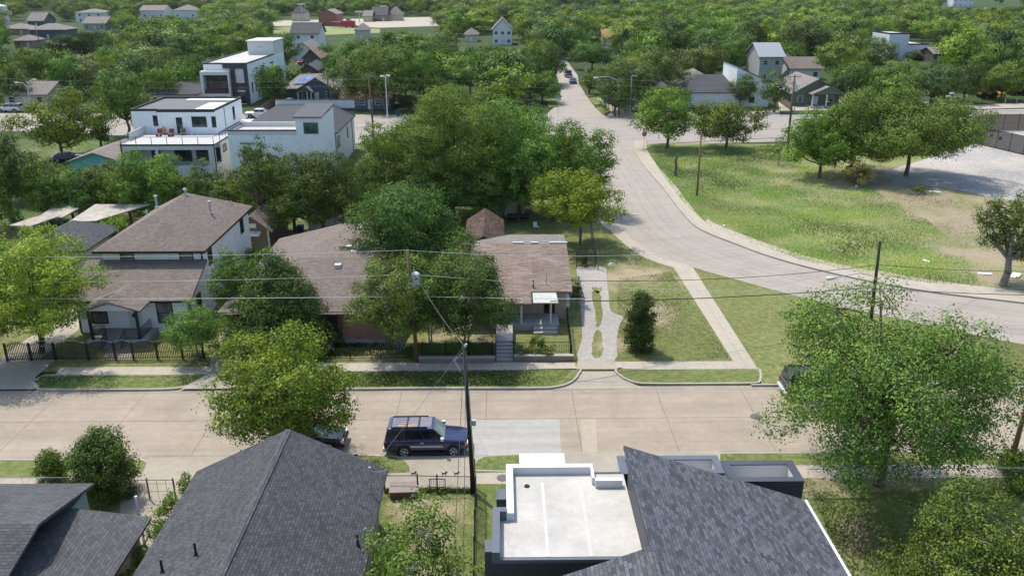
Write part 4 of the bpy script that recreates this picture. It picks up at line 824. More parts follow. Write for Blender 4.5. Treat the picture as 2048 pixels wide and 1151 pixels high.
# --- the plainer houses further off: (label, left px, right px, base px row, depth, wall h, roof, rise, wall, roof mat, windows, levels, extra)
W_cream = plain('cream_wall', (.48, .43, .33), .8, .1, 1); W_blue = siding('slate_blue_siding', (.075, .10, .135), .2); W_green = siding('sage_green_siding', (.11, .135, .095), .2)
W_grey = siding('light_grey_siding', (.34, .34, .33), .2); W_tan = brickmat('tan_brick', (.30, .22, .16), (.36, .28, .21), (.4, .36, .3), .3, .1); W_red = brickmat('red_brick', (.26, .10, .07), (.30, .13, .09), (.3, .2, .17), .4, .12)
W_brown = siding('brown_siding', (.10, .08, .065), .2); W_white = siding('plain_white_siding', (.66, .68, .68), .2)
far = [
 ('blue grey gabled house at the far left', 57, 88, 54, 14, 3.4, 'gx', 4.0, W_blue, M_sh_tan, 1, 1),
 ('long low slate blue house with a tan roof at the far left', 62, 132, 79, 12, 4.2, 'hip', 2.4, W_blue, M_sh_tan, 3, 1),
 ('tan brick bungalow with a hip roof at the far left', 30, 66, 96, 10, 2.8, 'hip', 1.8, W_tan, M_sh_tan, 2, 1),
 ('tan roofed long house behind the brick bungalow', 0, 58, 70, 14, 2.8, 'hip', 2.2, W_tan, M_sh_tan, 2, 1),
 ('pale two level house with a tan hip roof at the far left', 153, 208, 46, 16, 6.0, 'hip', 2.0, W_white, M_sh_tan, 3, 2),
 ('low grey house right of the slate blue house', 168, 212, 60, 14, 3.4, 'gx', 3.0, W_grey, M_sh_tan, 3, 1),
 ('cream garage with a dark hip roof beside the park', 584, 610, 43, 14, 5.0, 'hip', 4.0, W_cream, M_sh_grey, 1, 1),
 ('plain red brick building by the parking lot', 638, 674, 52, 22, 6.5, 'gy', 2.4, W_red, M_sh_tan, 0, 1),
 ('grey roofed bungalow with a small front gable beyond the parking lot', 744, 774, 43, 16, 4.0, 'gx', 4.5, W_tan, M_sh_grey, 2, 1),
 ('tan hip roofed house right of the far bungalow', 776, 802, 42, 16, 3.6, 'hip', 5.0, W_cream, M_sh_tan, 1, 1),
 ('small cream bungalow beside the parking lot trees', 727, 744, 44, 14, 3.6, 'gx', 3.0, W_cream, M_sh_tan, 1, 1),
 ('big white walled house with a grey gable roof below the park', 585, 640, 99, 12, 6.2, 'gx', 3.6, W_white, M_sh_grey, 2, 2),
 ('tan roofed wing in front of the big white walled house', 586, 630, 122, 16, 3.0, 'gy', 3.0, W_white, M_sh_tan, 1, 1),
 ('brown bungalow with a shady porch and red car', 608, 640, 134, 14, 3.0, 'gy', 2.4, W_brown, plain('reddish_brown_roof', (.22, .15, .12), .9, .1), 2, 1),
 ('small hip roofed house among trees right of the park', 711, 734, 80, 12, 4.2, 'hip', 2.6, W_cream, M_sh_tan, 1, 1),
 ('white gabled two storey house among the trees above the side street', 986, 1024, 90, 14, 6.5, 'gy', 4.2, W_white, M_sh_tan, 3, 2),
 ('low tan roof left of the white gabled two storey house', 930, 955, 84, 12, 3.0, 'hip', 2.4, W_cream, M_sh_tan, 1, 1),
 ('bungalow with a tan roof at the left end of the avenue', 12, 96, 214, 11, 2.8, 'gx', 2.0, W_cream, M_sh_tan, 3, 1),
 ('cream bungalow with a dark hip roof left of the three storey house', 300, 392, 214, 12, 2.7, 'hip', 1.9, W_cream, M_sh_dark, 4, 1),
 ('dark grey shed roof house behind the solar roof', 603, 634, 160, 12, 2.8, 'gy', 1.4, W_brown, M_sh_grey, 1, 1),
 ('orange roofed bungalow with a long white porch', 686, 780, 219, 9, 2.6, 'gx', 1.7, W_blue, M_sh_orange, 6, 1),
 ('grey roofed cottage left of the side street', 850, 900, 198, 12, 3.2, 'gy', 2.4, W_grey, M_sh_grey, 2, 1),
 ('tan roofed house by the intersection trees', 1000, 1052, 196, 12, 2.8, 'hip', 2.0, W_cream, M_sh_tan, 2, 1),
 ('grey roofed house beside the side street trees', 1203, 1240, 128, 12, 3.4, 'gy', 2.6, W_white, M_sh_grey, 1, 1),
 ('orange roofed house deep in the trees', 1206, 1232, 92, 12, 3.6, 'gx', 2.6, W_cream, M_sh_orange, 1, 1),
 ('dark roofed corner bungalow shaded by trees', 1298, 1368, 222, 12, 2.6, 'gy', 2.6, W_grey, M_sh_dark, 3, 1),
 ('low house with a red fence beside the shaded bungalow', 1376, 1412, 182, 10, 3.2, 'hip', 1.6, W_grey, M_sh_tan, 1, 1),
 ('light grey two storey house with a pale gable roof', 1516, 1562, 162, 13, 6.6, 'gx', 3.0, W_grey, plain('pale_grey_shingle', (.27, .29, .31), .9, .1, 3), 2, 2),
 ('long tan grey roofed house behind the green house', 1578, 1640, 160, 12, 3.2, 'gx', 2.4, W_white, M_sh_brown, 3, 1),
 ('low pale grey roofs beside the two storey house', 1560, 1598, 146, 14, 3.0, 'hip', 2.0, W_grey, M_sh_grey, 1, 1),
 ('white angular modern house among the trees at right', 1772, 1812, 120, 14, 8.5, 'flat', 1, siding('pale_ribbed_metal_wall', (.62, .64, .66), .5, vert=True), M_membrane, 1, 1),
 ('lower ribbed metal wing of the angular white house', 1812, 1852, 120, 14, 5.0, 'flat', 1, MATS['pale_ribbed_metal_wall'], M_membrane, 1, 1),
 ('small grey gable house right of the angular white house', 1866, 1886, 126, 10, 3.0, 'gx', 1.6, W_brown, M_sh_tan, 1, 1),
 ('large white house far off at the upper right', 1905, 1945, 14, 20, 9, 'flat', 1, W_white, M_membrane, 4, 2),
 ('pale roof glimpsed at the far left above the trees', 105, 132, 108, 10, 3.0, 'gx', 2.0, W_white, plain('pale_metal_roof', (.4, .42, .45), .6, .1, 1), 1, 1),
 ('white walled building far off behind the left trees', 282, 330, 36, 16, 5.0, 'gx', 3.0, W_white, M_sh_tan, 3, 1),
 ('low tan roofed building far off behind the left trees', 348, 394, 36, 16, 5.0, 'hip', 3.5, W_white, M_sh_tan, 3, 1),
]
for (lb, pa, pb, py, d, h, rf, rs, wm, rm, wn2, lv) in far:
    p0, p1 = P(pa, py, 0), P(pb, py, 0)
    house(lb, p0[0], p1[0], p0[1], d, h, rf, rs, wm, rm, wins=wn2, levels=lv, z=0, oh=.6, wh=1.3)
# green house with the front gable, white house with the dark roof, solar house
q = P(1592, 216, 0); q2 = P(1682, 214, 0)
e_, a, b = house('sage green bungalow with white trim and a wide front gable', q[0], q2[0], q[1]+3, 14, 3.0, 'gy', 2.8, W_green, M_sh_tan, wins=3, z=0, oh=.7)
MB().shell([(a+3, -3.4, 3.0), ((b+a)/2+1.5, -3.4, 4.6), (b+.5, -3.4, 3.0), (a+3, 0.2, 3.0), ((b+a)/2+1.5, .2, 4.6), (b+.5, .2, 3.0)], [(0, 1, 4, 3), (1, 2, 5, 4)], .16).build('porch_roof', M_sh_tan, e_)
MB().add([(a+3.3, -3.1, 2.9), (b+.2, -3.1, 2.9), ((b+a)/2+1.5, -3.1, 4.4)], [(0, 1, 2)]).build('porch_gable', W_green, e_)
for u in (a+3.4, b-4, b): MB().box(u-.12, -3.2, 0, u+.12, -2.96, 2.9).build('porch_post', M_whitep, e_)
MB().box(a+3, -3.2, 0, b+.2, 0, .3).build('porch_floor', M_found, e_)
q = P(1468, 214, 0); q2 = P(1532, 212, 0)
e_, a, b = house('tall white gabled house with a dark roofed wing', q[0], q2[0], q[1], 12, 5.2, 'sx', 3.4, W_white, M_black, wins=1, levels=2, dr=False, z=0, oh=.2, trim=M_black)
MB().shell([(a-11.5, -1, 3.3), (a+.5, -1, 3.3), (a-1.0, 8, 6.2), (a-7, 8, 6.2), (a-11.5, 15, 3.4)], [(0, 1, 2, 3), (0, 3, 4)], .16).build('wing_roof', M_sh_dark, e_); MB().box(a-11, -.5, 0, a, 14, 3.1).build('wing_wall', W_white, e_)
q = P(596, 205, 0); q2 = P(670, 203, 0)
e_, a, b = house('slate blue bungalow with white trim and solar panels', q[0], q2[0], q[1]+1.5, 12, 2.9, 'gy', 2.4, W_blue, M_sh_tan, wins=3, z=0, oh=.6)
MB().shell([(a-4.2, 1, 2.7), (a+3.8, 1, 3.0), (a+3.9, 9, 5.4), (a-1.5, 9, 5.2)], [(0, 1, 2, 3)], .14).build('wing_roof', M_sh_tan, e_); MB().box(a-3.6, 2.2, 0, a+.2, 8.5, 2.5).build('wing_wall', W_blue, e_)
for k in range(5):
    MB().shell([(a-1.8+k*1.02, 3.0, 3.66+.03*k), (a-.85+k*1.02, 3.0, 3.69+.03*k), (a-.3+k*.95, 7.0, 4.9), (a-1.2+k*.95, 7.0, 4.86)], [(0, 1, 2, 3)], .05).build('solar_panel', glassy('solar_glass', (.05, .09, .17), .2) if 'solar_glass' not in MATS else MATS['solar_glass'], e_)
MB().shell([(a+.2, -3.2, 2.5), ((a+b)/2-1.6, -3.2, 3.7), (b-4.4, -3.2, 2.5), (a+.2, .1, 2.5), ((a+b)/2-1.6, .1, 3.7), (b-4.4, .1, 2.5)], [(0, 1, 4, 3), (1, 2, 5, 4)], .14).build('porch_roof', M_sh_tan, e_); MB().add([(a+.4, -3.0, 2.45), (b-4.6, -3.0, 2.45), ((a+b)/2-1.6, -3.0, 3.55)], [(0, 1, 2)]).build('porch_gable', W_blue, e_)
for u in (a+.5, (a+b)/2-1.5, b-4.7): MB().box(u-.1, -3.1, 0, u+.1, -2.9, 2.45).build('porch_post', M_whitep, e_)
# white water tank and flagpole at the top left corner
p = P(2, 52, 0); t = empty('water_tank', (p[0], p[1], 0), 0, label='white cylindrical tank at the top left corner', cat='tank'); MB().cyl((0, 0, 0), (0, 0, 11), 5, 5, 28).build('shell', M_whitep, t, smooth=False); MB().cyl((0, 0, 11), (0, 0, 12), 5, 1.5, 28).build('roof', M_whitep, t)
# ------------------------------------------------------------------ trees
def leaf_object(name, pos, nrm, L, tint, rng, col=None, parent=None, wid=.62, link=True):
    n = len(pos); nrm = nrm/np.linalg.norm(nrm, axis=1, keepdims=True)
    r = rng.normal(size=(n, 3)); t = np.cross(nrm, r); t /= np.linalg.norm(t, axis=1, keepdims=True)+1e-9
    b = np.cross(nrm, t); Lh = (L*rng.uniform(.6, 1.25, n))[:, None]*.5
    v = np.empty((n, 4, 3)); v[:, 0] = pos-t*Lh; v[:, 1] = pos+b*Lh*wid+nrm*Lh*.12; v[:, 2] = pos+t*Lh-nrm*Lh*.15; v[:, 3] = pos-b*Lh*wid+nrm*Lh*.12
    me = bpy.data.meshes.new(name); me.vertices.add(4*n); me.vertices.foreach_set('co', v.ravel())
    me.loops.add(4*n); me.loops.foreach_set('vertex_index', np.arange(4*n, dtype=np.int32))
    me.polygons.add(n); me.polygons.foreach_set('loop_start', np.arange(0, 4*n, 4, dtype=np.int32)); me.polygons.foreach_set('loop_total', np.full(n, 4, np.int32))
    me.update(calc_edges=True)
    a = me.attributes.new('tint', 'FLOAT', 'FACE'); a.data.foreach_set('value', tint.astype(np.float32))
    me.materials.append(LEAF); o = bpy.data.objects.new(name, me)
    if link: C.objects.link(o)
    if parent: o.parent = parent
    if col: o.color = (*col, 1)
    return o
def crown(rng, Rr, H0, H1, kind='round', L=.25, dens=1.0, lobes=None, spread=1.0, droop=0.0, hi=.06):
    """leaf positions of a crown of radius Rr between heights H0 and H1, gathered in clumps on lobes; also the lobe centres"""
    zc, rz = (H0+H1)/2, (H1-H0)/2; lob = []
    if kind == 'cone':
        K = lobes or 26
        for i in range(K):
            t = ((i+.5)/K); a = i*2.4+rng.uniform(0, .6); rr = Rr*(1-t)**.6*.68
            lob.append((rr*math.cos(a), rr*math.sin(a), H0+t*(H1-H0)*.92, Rr*(.42*(1-t)+.14), (H1-H0)*.13))
    elif kind == 'egg':
        K = lobes or 26
        for i in range(K):
            t = ((i+.5)/K); a = i*2.4; rr = Rr*.6*math.sin(math.pi*min(1, (t*.86+.14)))**.6
            lob.append((rr*math.cos(a), rr*math.sin(a), H0+t*(H1-H0), Rr*.42, (H1-H0)*.11))
        lob.append((0, 0, zc, Rr*.62, rz*.8))
    else:
        K = lobes or 13
        lob.append((0, 0, zc+rz*.1, Rr*.55, rz*.6))
        for i in range(K):
            z = -0.78+1.74*((i+.5)/K); z = min(z, .93); a = i*2.39996+rng.uniform(-.5, .5); h = math.sqrt(max(0, 1-z*z))
            k = rng.uniform(.5, .95)*(.9 if z < -.4 else 1); r = rng.uniform(.24, .44)*(13/K)**.33
            lob.append((h*math.cos(a)*Rr*k, h*math.sin(a)*Rr*k, zc+z*rz*k, Rr*r, rz*r*.85))
    lob = np.array(lob); area = (13/max(13, len(lob)))**.35*4*math.pi*np.mean(lob[:, 3])**2*len(lob)
    n = int(dens*(1.5 if L < .3 else 1.2)*area/(L*L*.62))
    w = lob[:, 3]**2; w /= w.sum(); li = rng.choice(len(lob), n, p=w)
    # clumps
    nc = max(24, n//34); cl = rng.choice(len(lob), nc, p=w); d = rng.normal(size=(nc, 3)); d /= np.linalg.norm(d, axis=1, keepdims=True)
    rad = rng.uniform(.72, 1.06, nc)[:, None]; cs_ = np.stack([lob[cl, 3], lob[cl, 3], lob[cl, 4]], 1)
    cc = lob[cl, :3]+d*cs_*rad
    ci = rng.integers(0, nc, n); sig = (L*1.0+Rr*.019)*spread
    off = rng.normal(size=(n, 3))*sig*np.array([1, 1, .6]); pos = cc[ci]+off
    loose = rng.random(n) < .035; pos[loose] += rng.normal(size=(loose.sum(), 3))*sig*1.2
    if droop: pos[:, 2] -= np.abs(off[:, 0]*off[:, 1])*0+droop*np.hypot(pos[:, 0], pos[:, 1])**2/Rr
    g = pos-np.array([0, 0, zc]); g /= np.array([Rr, Rr, rz]); g /= np.linalg.norm(g, axis=1, keepdims=True)+1e-6
    far_ = min(1, max(0, (L-.25)/.2)); nr = g*(.3+far_*.15)+d[ci]*(.35+far_*.75)+off/sig*.45*(1-far_*.4)+np.array([0, 0, .32])+rng.normal(size=(n, 3))*(.42-.12*far_)
    ct = rng.normal(.48, .17, nc); tint = np.clip(ct[ci]+rng.normal(0, .13, n), 0, 1); hh = rng.random(n) < hi; tint[hh] = rng.uniform(.8, 1, hh.sum())
    return pos, nr, tint, lob, cc
def branches(rng, mb, lob, cc, H0, rt, lean=(0, 0), twigs=40, multi=1, fork=.8):
    top = np.array([lean[0], lean[1], H0*fork+.05])
    for m in range(multi):
        a = m*2.2+.5; q = top+np.array([math.cos(a), math.sin(a), 0])*rt*(2.5 if multi > 1 else 0)
        base = np.array([math.cos(a), math.sin(a), 0])*rt*(1.0 if multi > 1 else 0)
        mid = (base+q)/2+rng.normal(size=3)*rt*.5; mid[2] = q[2]*.5
        mb.tube([tuple(base), tuple(base*.9+np.array([0, 0, .25])), tuple(mid), tuple(q)], rt*1.25/math.sqrt(multi), 8, rt*.8/math.sqrt(multi))
        for k in range(m, len(lob), multi):
            e = lob[k, :3]; m1 = q+(e-q)*.5+rng.normal(size=3)*.06*np.linalg.norm(e-q)+np.array([0, 0, -.06*np.linalg.norm(e-q)])
            mb.tube([tuple(q-np.array([0, 0, rt*.5])), tuple(m1), tuple(e)], rt*.55, 5, rt*.14)
    for k in rng.integers(0, len(cc), twigs):
        e = cc[k]; j = np.argmin(np.linalg.norm(lob[:, :3]-e, axis=1)); s_ = lob[j, :3]
        mb.tube([tuple(s_), tuple((s_+e)/2+rng.normal(size=3)*.08), tuple(e)], rt*.17, 3, rt*.06)
KIND = {}
TREES = []
def tree_mesh_pair(seed, Rr, H0, H1, kind='round', L=.25, dens=1.0, rt=None, bark=BARK, **k):
    rng = np.random.default_rng(seed); rt = rt or .035*H1*.6+.04
    br = {q: k.pop(q) for q in ('twigs', 'multi', 'lean', 'fork') if q in k}
    pos, nr, ti, lob, cc = crown(rng, Rr, H0, H1, kind, L, dens, **k)
    mb = MB(); branches(rng, mb, lob, cc, H0+.25*(H1-H0), rt, **br)
    return pos, nr, ti, mb, rng
def tree(px, py, ty, wpx, label, col, kind='round', cb=.28, L=None, dens=1.0, name='tree', cat='tree', group=None, z=0.12, cbase=None, rt=None, bark=BARK, seed=None, **k):
    """tree standing where pixel (px, py) meets the ground, reaching pixel row ty, wpx wide"""
    x, y, _ = P(px, py, z); top = PY(px, ty, y)[2]; w = wpx*(1.07 if y < 125 else 1.0)/(F_PX/proj(x, y, (top+z)/2)[2])
    Rr = w/2; top -= .2*min(1.5, Rr*.3); H1 = max(1.0, top-z); dist = math.hypot(y, CH)
    L = L or max(.17, .0026*dist); H0 = H1*cb*.55 if cbase is None else cbase; col = (col[0]*1.07, col[1]*1.07, col[2]*.88); L *= .88
    seed = seed or int(px*7+py)
    pos, nr, ti, mb, rng = tree_mesh_pair(seed, Rr*.93, H0, H1, kind, L, dens, rt, bark, **k)
    e = empty(name, (x, y, z), 0, label=label, cat=cat, group=group)
    mb.build('trunk', bark, e, smooth=True)
    leaf_object('crown', pos, nr, L, ti, rng, col, e)
    TREES.append((x, y, Rr)); return e
G_mid = (.105, .165, .038); G_dark = (.052, .095, .030); G_bright = (.15, .225, .035); G_yel = (.21, .26, .05); G_grey = (.135, .175, .08); G_deep = (.035, .07, .022); G_olive = (.125, .16, .05)
# near and prominent
tree(1757, 968, 566, 505, 'broad spreading elm with wispy outer branches beside the chain link fence at right', (.115, .18, .05), cbase=.35, droop=.12, dens=.8, lobes=34, rt=.28, L=.185, twigs=200, spread=1.15, name='elm_tree', fork=1.6, seed=11)
tree(578, 924, 664, 296, 'round bright green tree at the kerb covering a parked dark car', (.15, .235, .04), cb=.12, dens=1.15, rt=.14, L=.19, name='street_tree', lobes=30, seed=77)
tree(215, 990, 866, 140, 'dark upright shrub by the double wire gate below the street', (.075, .12, .035), kind='egg', cb=.1, dens=1.1, multi=3, rt=.07, L=.15, name='crape_myrtle', lobes=18)
tree(108, 962, 905, 60, 'leafy vine clump on the fence left of the dark shrub', G_mid, kind='egg', cb=.02, L=.14, multi=3, rt=.04, name='shrub', cat='shrub')
tree(563, 692, 488, 215, 'dark green cedar before the brown roofed brick house', (.065, .115, .035), kind='cone', cb=.02, dens=1.25, L=.2, name='cedar_tree', rt=.15, lobes=40)
tree(800, 706, 515, 190, 'leaning thin leaved tree with bare twigs beside the brick porch', (.12, .18, .05), cb=.4, dens=1.0, L=.18, name='chinaberry_tree', lobes=18, twigs=260, rt=.13, multi=2, bark=BARKG)
tree(825, 590, 350, 255, 'tall green tree rising between the brown roof and the worn pink roof', (.07, .12, .036), cb=.3, dens=1.05, L=.24, name='ash_tree', lobes=18, rt=.16)
tree(930, 700, 492, 205, 'dense dark tree before the worn pinkish roofed cottage', (.075, .115, .038), cb=.18, dens=1.15, L=.18, name='yard_tree', lobes=18, multi=3, rt=.12, bark=BARKG)
tree(862, 700, 505, 165, 'loose leafy tree behind the pole with the transformer', (.10, .165, .04), cb=.3, dens=.95, L=.2, name='yard_tree', lobes=10, multi=2, rt=.08, bark=BARKG)
tree(1278, 700, 592, 66, 'small egg shaped dark evergreen on the corner lawn', (.05, .09, .026), kind='egg', cb=.02, dens=1.5, L=.15, name='evergreen_shrub', cat='shrub', rt=.07)
tree(1925, 1250, 996, 315, 'wide yellow green tree in the bottom right corner yard', (.105, .17, .045), cb=.15, dens=1.0, L=.15, name='yard_tree', lobes=34, twigs=90, rt=.16, bark=BARKG)
tree(832, 1300, 1012, 235, 'pale limbed leafy tree in the yard between the dark roof and iron fence', (.12, .18, .04), cb=.35, dens=.62, L=.17, name='yard_tree', lobes=14, twigs=200, rt=.09, bark=plain('pale_bark', (.34, .31, .26), .9, .2, 5))
tree(985, 1260, 1128, 60, 'young bright green tree top at the dark house corner', G_bright, cb=.1, dens=.8, L=.16, name='young_tree', lobes=8, rt=.05)
tree(85, 705, 438, 290, 'large yellow green tree over the left end of the black iron fence', (.20, .25, .045), cb=.08, dens=1.05, L=.2, name='pecan_tree', lobes=20, rt=.2)
tree(-30, 740, 505, 170, 'yellow green tree cut by the left edge beside the street', (.22, .25, .05), cb=.2, dens=.95, L=.2, name='pecan_tree', lobes=16, rt=.2)
tree(398, 718, 598, 140, 'loose shrubby tree inside the black iron fence by the white house', (.11, .17, .045), cb=.15, dens=.75, L=.17, multi=4, rt=.06, name='yard_tree', lobes=12, bark=BARKG)
tree(470, 650, 498, 100, 'leafy green tree between the white house and the brown roof', (.085, .15, .035), cb=.15, dens=1.1, L=.2, name='yard_tree', lobes=10, rt=.08)
tree(505, 735, 658, 110, 'grey green bush behind the round street tree', (.08, .13, .05), cb=.05, dens=1.1, L=.18, name='shrub', cat='shrub', lobes=9, multi=3, rt=.05)
tree(30, 452, 245, 110, 'tall dark tree at the left edge beyond the metal roofs', (.06, .105, .03), cb=.2, dens=1.1, name='oak_tree', lobes=15)
tree(100, 445, 318, 115, 'bushy green tree beyond the pale metal roofs', (.11, .17, .04), cb=.05, dens=1.1, name='hedge_tree', lobes=11)
tree(200, 438, 322, 110, 'grey green thicket tree below the turquoise house', (.10, .145, .055), cb=.05, dens=1.0, name='hedge_tree', lobes=11)
tree(322, 445, 296, 140, 'drooping bright green tree before the white roof terrace house', (.12, .19, .04), cb=.1, dens=1.1, droop=.12, name='willow_tree', lobes=14)
tree(432, 452, 322, 105, 'open leaved tree before the yellowish wall', (.085, .135, .05), cb=.2, dens=.6, multi=3, rt=.08, name='yard_tree', lobes=10, twigs=120)
tree(533, 470, 262, 105, 'tall leggy tree left of the flowering magnolia', (.07, .115, .035), cb=.3, dens=.85, name='magnolia_tree', lobes=12, hi=.12)
tree(650, 482, 288, 200, 'large glossy magnolia with yellowish flower clusters', (.07, .12, .034), cb=.12, dens=1.1, name='magnolia_tree', lobes=20, hi=.13)
tree(905, 430, 160, 285, 'very tall dense tree left half of the clump near the intersection', (.115, .185, .045), cb=.15, dens=1.1, name='hackberry_tree', lobes=24, rt=.35)
tree(1040, 432, 205, 190, 'tall leafy tree in the right half of the clump near the intersection', (.12, .195, .048), cb=.15, dens=1.0, name='hackberry_tree', lobes=18, rt=.3)
tree(785, 415, 238, 125, 'leafy green tree right of the white house with the window tower', (.105, .16, .045), cb=.1, dens=1.0, name='hackberry_tree', lobes=14)
tree(1138, 425, 240, 190, 'mid green tree overhanging the curved road', (.10, .175, .035), cb=.15, dens=1.05, name='street_tree', lobes=16)
tree(1160, 490, 334, 185, 'young bright green tree in the corner garden', (.15, .225, .035), cb=.28, dens=.85, L=.26, name='garden_tree', lobes=14, rt=.13)
tree(1005, 415, 300, 130, 'loose leaved tree behind the board fence', (.09, .15, .05), cb=.25, dens=.8, name='yard_tree', lobes=10)
tree(1334, 296, 178, 145, 'round tree right of the stop sign', (.12, .185, .035), cb=.18, dens=1.1, name='meadow_tree', lobes=13)
tree(1452, 296, 188, 140, 'second round tree along the meadow edge', (.11, .17, .04), cb=.05, dens=1.1, name='meadow_tree', lobes=13)
tree(1638, 356, 212, 135, 'dense low green tree at the left of the meadow clump', (.11, .19, .035), cb=.03, dens=1.2, name='meadow_tree', lobes=14)
tree(1700, 350, 178, 190, 'tall tree at the middle of the meadow clump', (.12, .185, .05), cb=.2, dens=1.0, name='meadow_tree', lobes=16)
tree(1812, 352, 180, 275, 'widest crowned tree of the meadow clump beside the gravel lot', (.12, .18, .048), cb=.22, dens=1.0, name='meadow_tree', lobes=20, rt=.3)
tree(1712, 372, 320, 70, 'scraggly small olive tree under the meadow clump', (.16, .15, .05), cb=.2, dens=.55, name='scrub_tree', lobes=8, twigs=80)
tree(1557, 330, 258, 62, 'almost bare thin branched sapling in the meadow', (.10, .15, .04), cb=.1, dens=.12, multi=4, rt=.07, twigs=200, name='bare_sapling', lobes=9, bark=BARKG)
tree(2006, 570, 380, 140, 'dark leaved tree with a thick trunk at the right edge', (.085, .13, .035), cb=.3, dens=.85, L=.22, name='oak_tree', lobes=14, rt=.32, bark=BARKG)
tree(2070, 960, 920, 170, 'leafy bush at the foot of the leaning pole', (.09, .15, .035), cb=.02, dens=1.2, L=.16, name='shrub', cat='shrub', lobes=9, rt=.05)
tree(1165, 530, 505, 22, 'small bush in front of the garden gate', G_dark, cb=0.0, L=.12, name='shrub', cat='shrub', lobes=5, rt=.03)
tree(1153, 610, 548, 26, 'dark climbing bush against the cottage side wall', G_dark, cb=0.0, dens=1.3, L=.15, name='shrub', cat='shrub', lobes=6, rt=.03)
tree(515, 540, 490, 46, 'round leafy bush beside the small garage', (.12, .19, .04), cb=0.0, dens=1.2, L=.2, name='shrub', cat='shrub', lobes=6, rt=.04)
tree(225, 505, 430, 100, 'sprawling bush between the white house and the dark hip roof', (.13, .2, .035), cb=0, dens=1.1, L=.2, name='shrub', cat='shrub', lobes=9, rt=.06)
tree(765, 470, 415, 70, 'bright low bush behind the brown roof', G_yel, cb=0, dens=1.1, name='shrub', cat='shrub', lobes=7, rt=.06)
tree(1076, 700, 665, 34, 'small shrub in the cottage front yard', G_mid, cb=0, L=.13, name='shrub', cat='shrub', lobes=5, rt=.03)
for i, (q, w_) in enumerate(((1045, 26), (1070, 30), (1097, 30))):
    tree(q, 716, 692, w_, ('spiky yellowish shrub nearest the cottage steps', 'spiky shrub in the middle of the low wall bed', 'spiky pale shrub at the right of the low wall bed')[i], (.13, .15, .06), cb=0, dens=.9, L=.14, name='shrub', cat='shrub', lobes=5, rt=.02)
tree(843, 300, 262, 26, 'tiny sparse sapling on the avenue verge left of the pole', G_dark, cb=.1, dens=.5, name='sapling', lobes=6, rt=.04)
extra = [(148, 448, 332, 110, 'dark rounded tree between the olive thickets at left'), (262, 446, 318, 100, 'leafy tree left of the drooping bright tree'), (60, 402, 300, 110, 'tree behind the tall dark tree at the left edge'),
 (388, 448, 338, 90, 'low bushy tree right of the drooping bright tree'), (470, 456, 345, 80, 'small tree below the yellowish wall'), (590, 462, 330, 90, 'dark tree filling in left of the large magnolia'),
 (728, 440, 312, 100, 'shady tree behind the large magnolia'), (705, 400, 330, 70, 'low green tree beside the white house drive'), (860, 440, 300, 130, 'dense understorey tree below the very tall tree'),
 (965, 442, 320, 120, 'understorey tree behind the charred shed roof'), (1085, 425, 290, 110, 'shady tree by the cream shed'), (790, 345, 250, 90, 'leafy tree on the left flank of the tall clump'), (330, 405, 330, 90, 'green tree right behind the drooping bright tree'),
 (-20, 470, 330, 110, 'dark tree cut by the left edge beyond the metal roofs'), (205, 405, 325, 90, 'thicket tree before the turquoise wall'), (895, 320, 172, 150, 'upper crown of the tall clump nearest the avenue'), (540, 400, 300, 80, 'leafy tree below the window tower'), (1005, 345, 172, 150, 'rounded crown at the back of the tall clump')]
for i, (bx, by, ty, w_, lb) in enumerate(extra):
    tree(bx, by, ty, w_*1.15, lb, [(.085, .14, .038), (.12, .185, .042), (.10, .155, .05)][i % 3], cb=.05, dens=1.05, name='garden_tree', lobes=14, twigs=15)
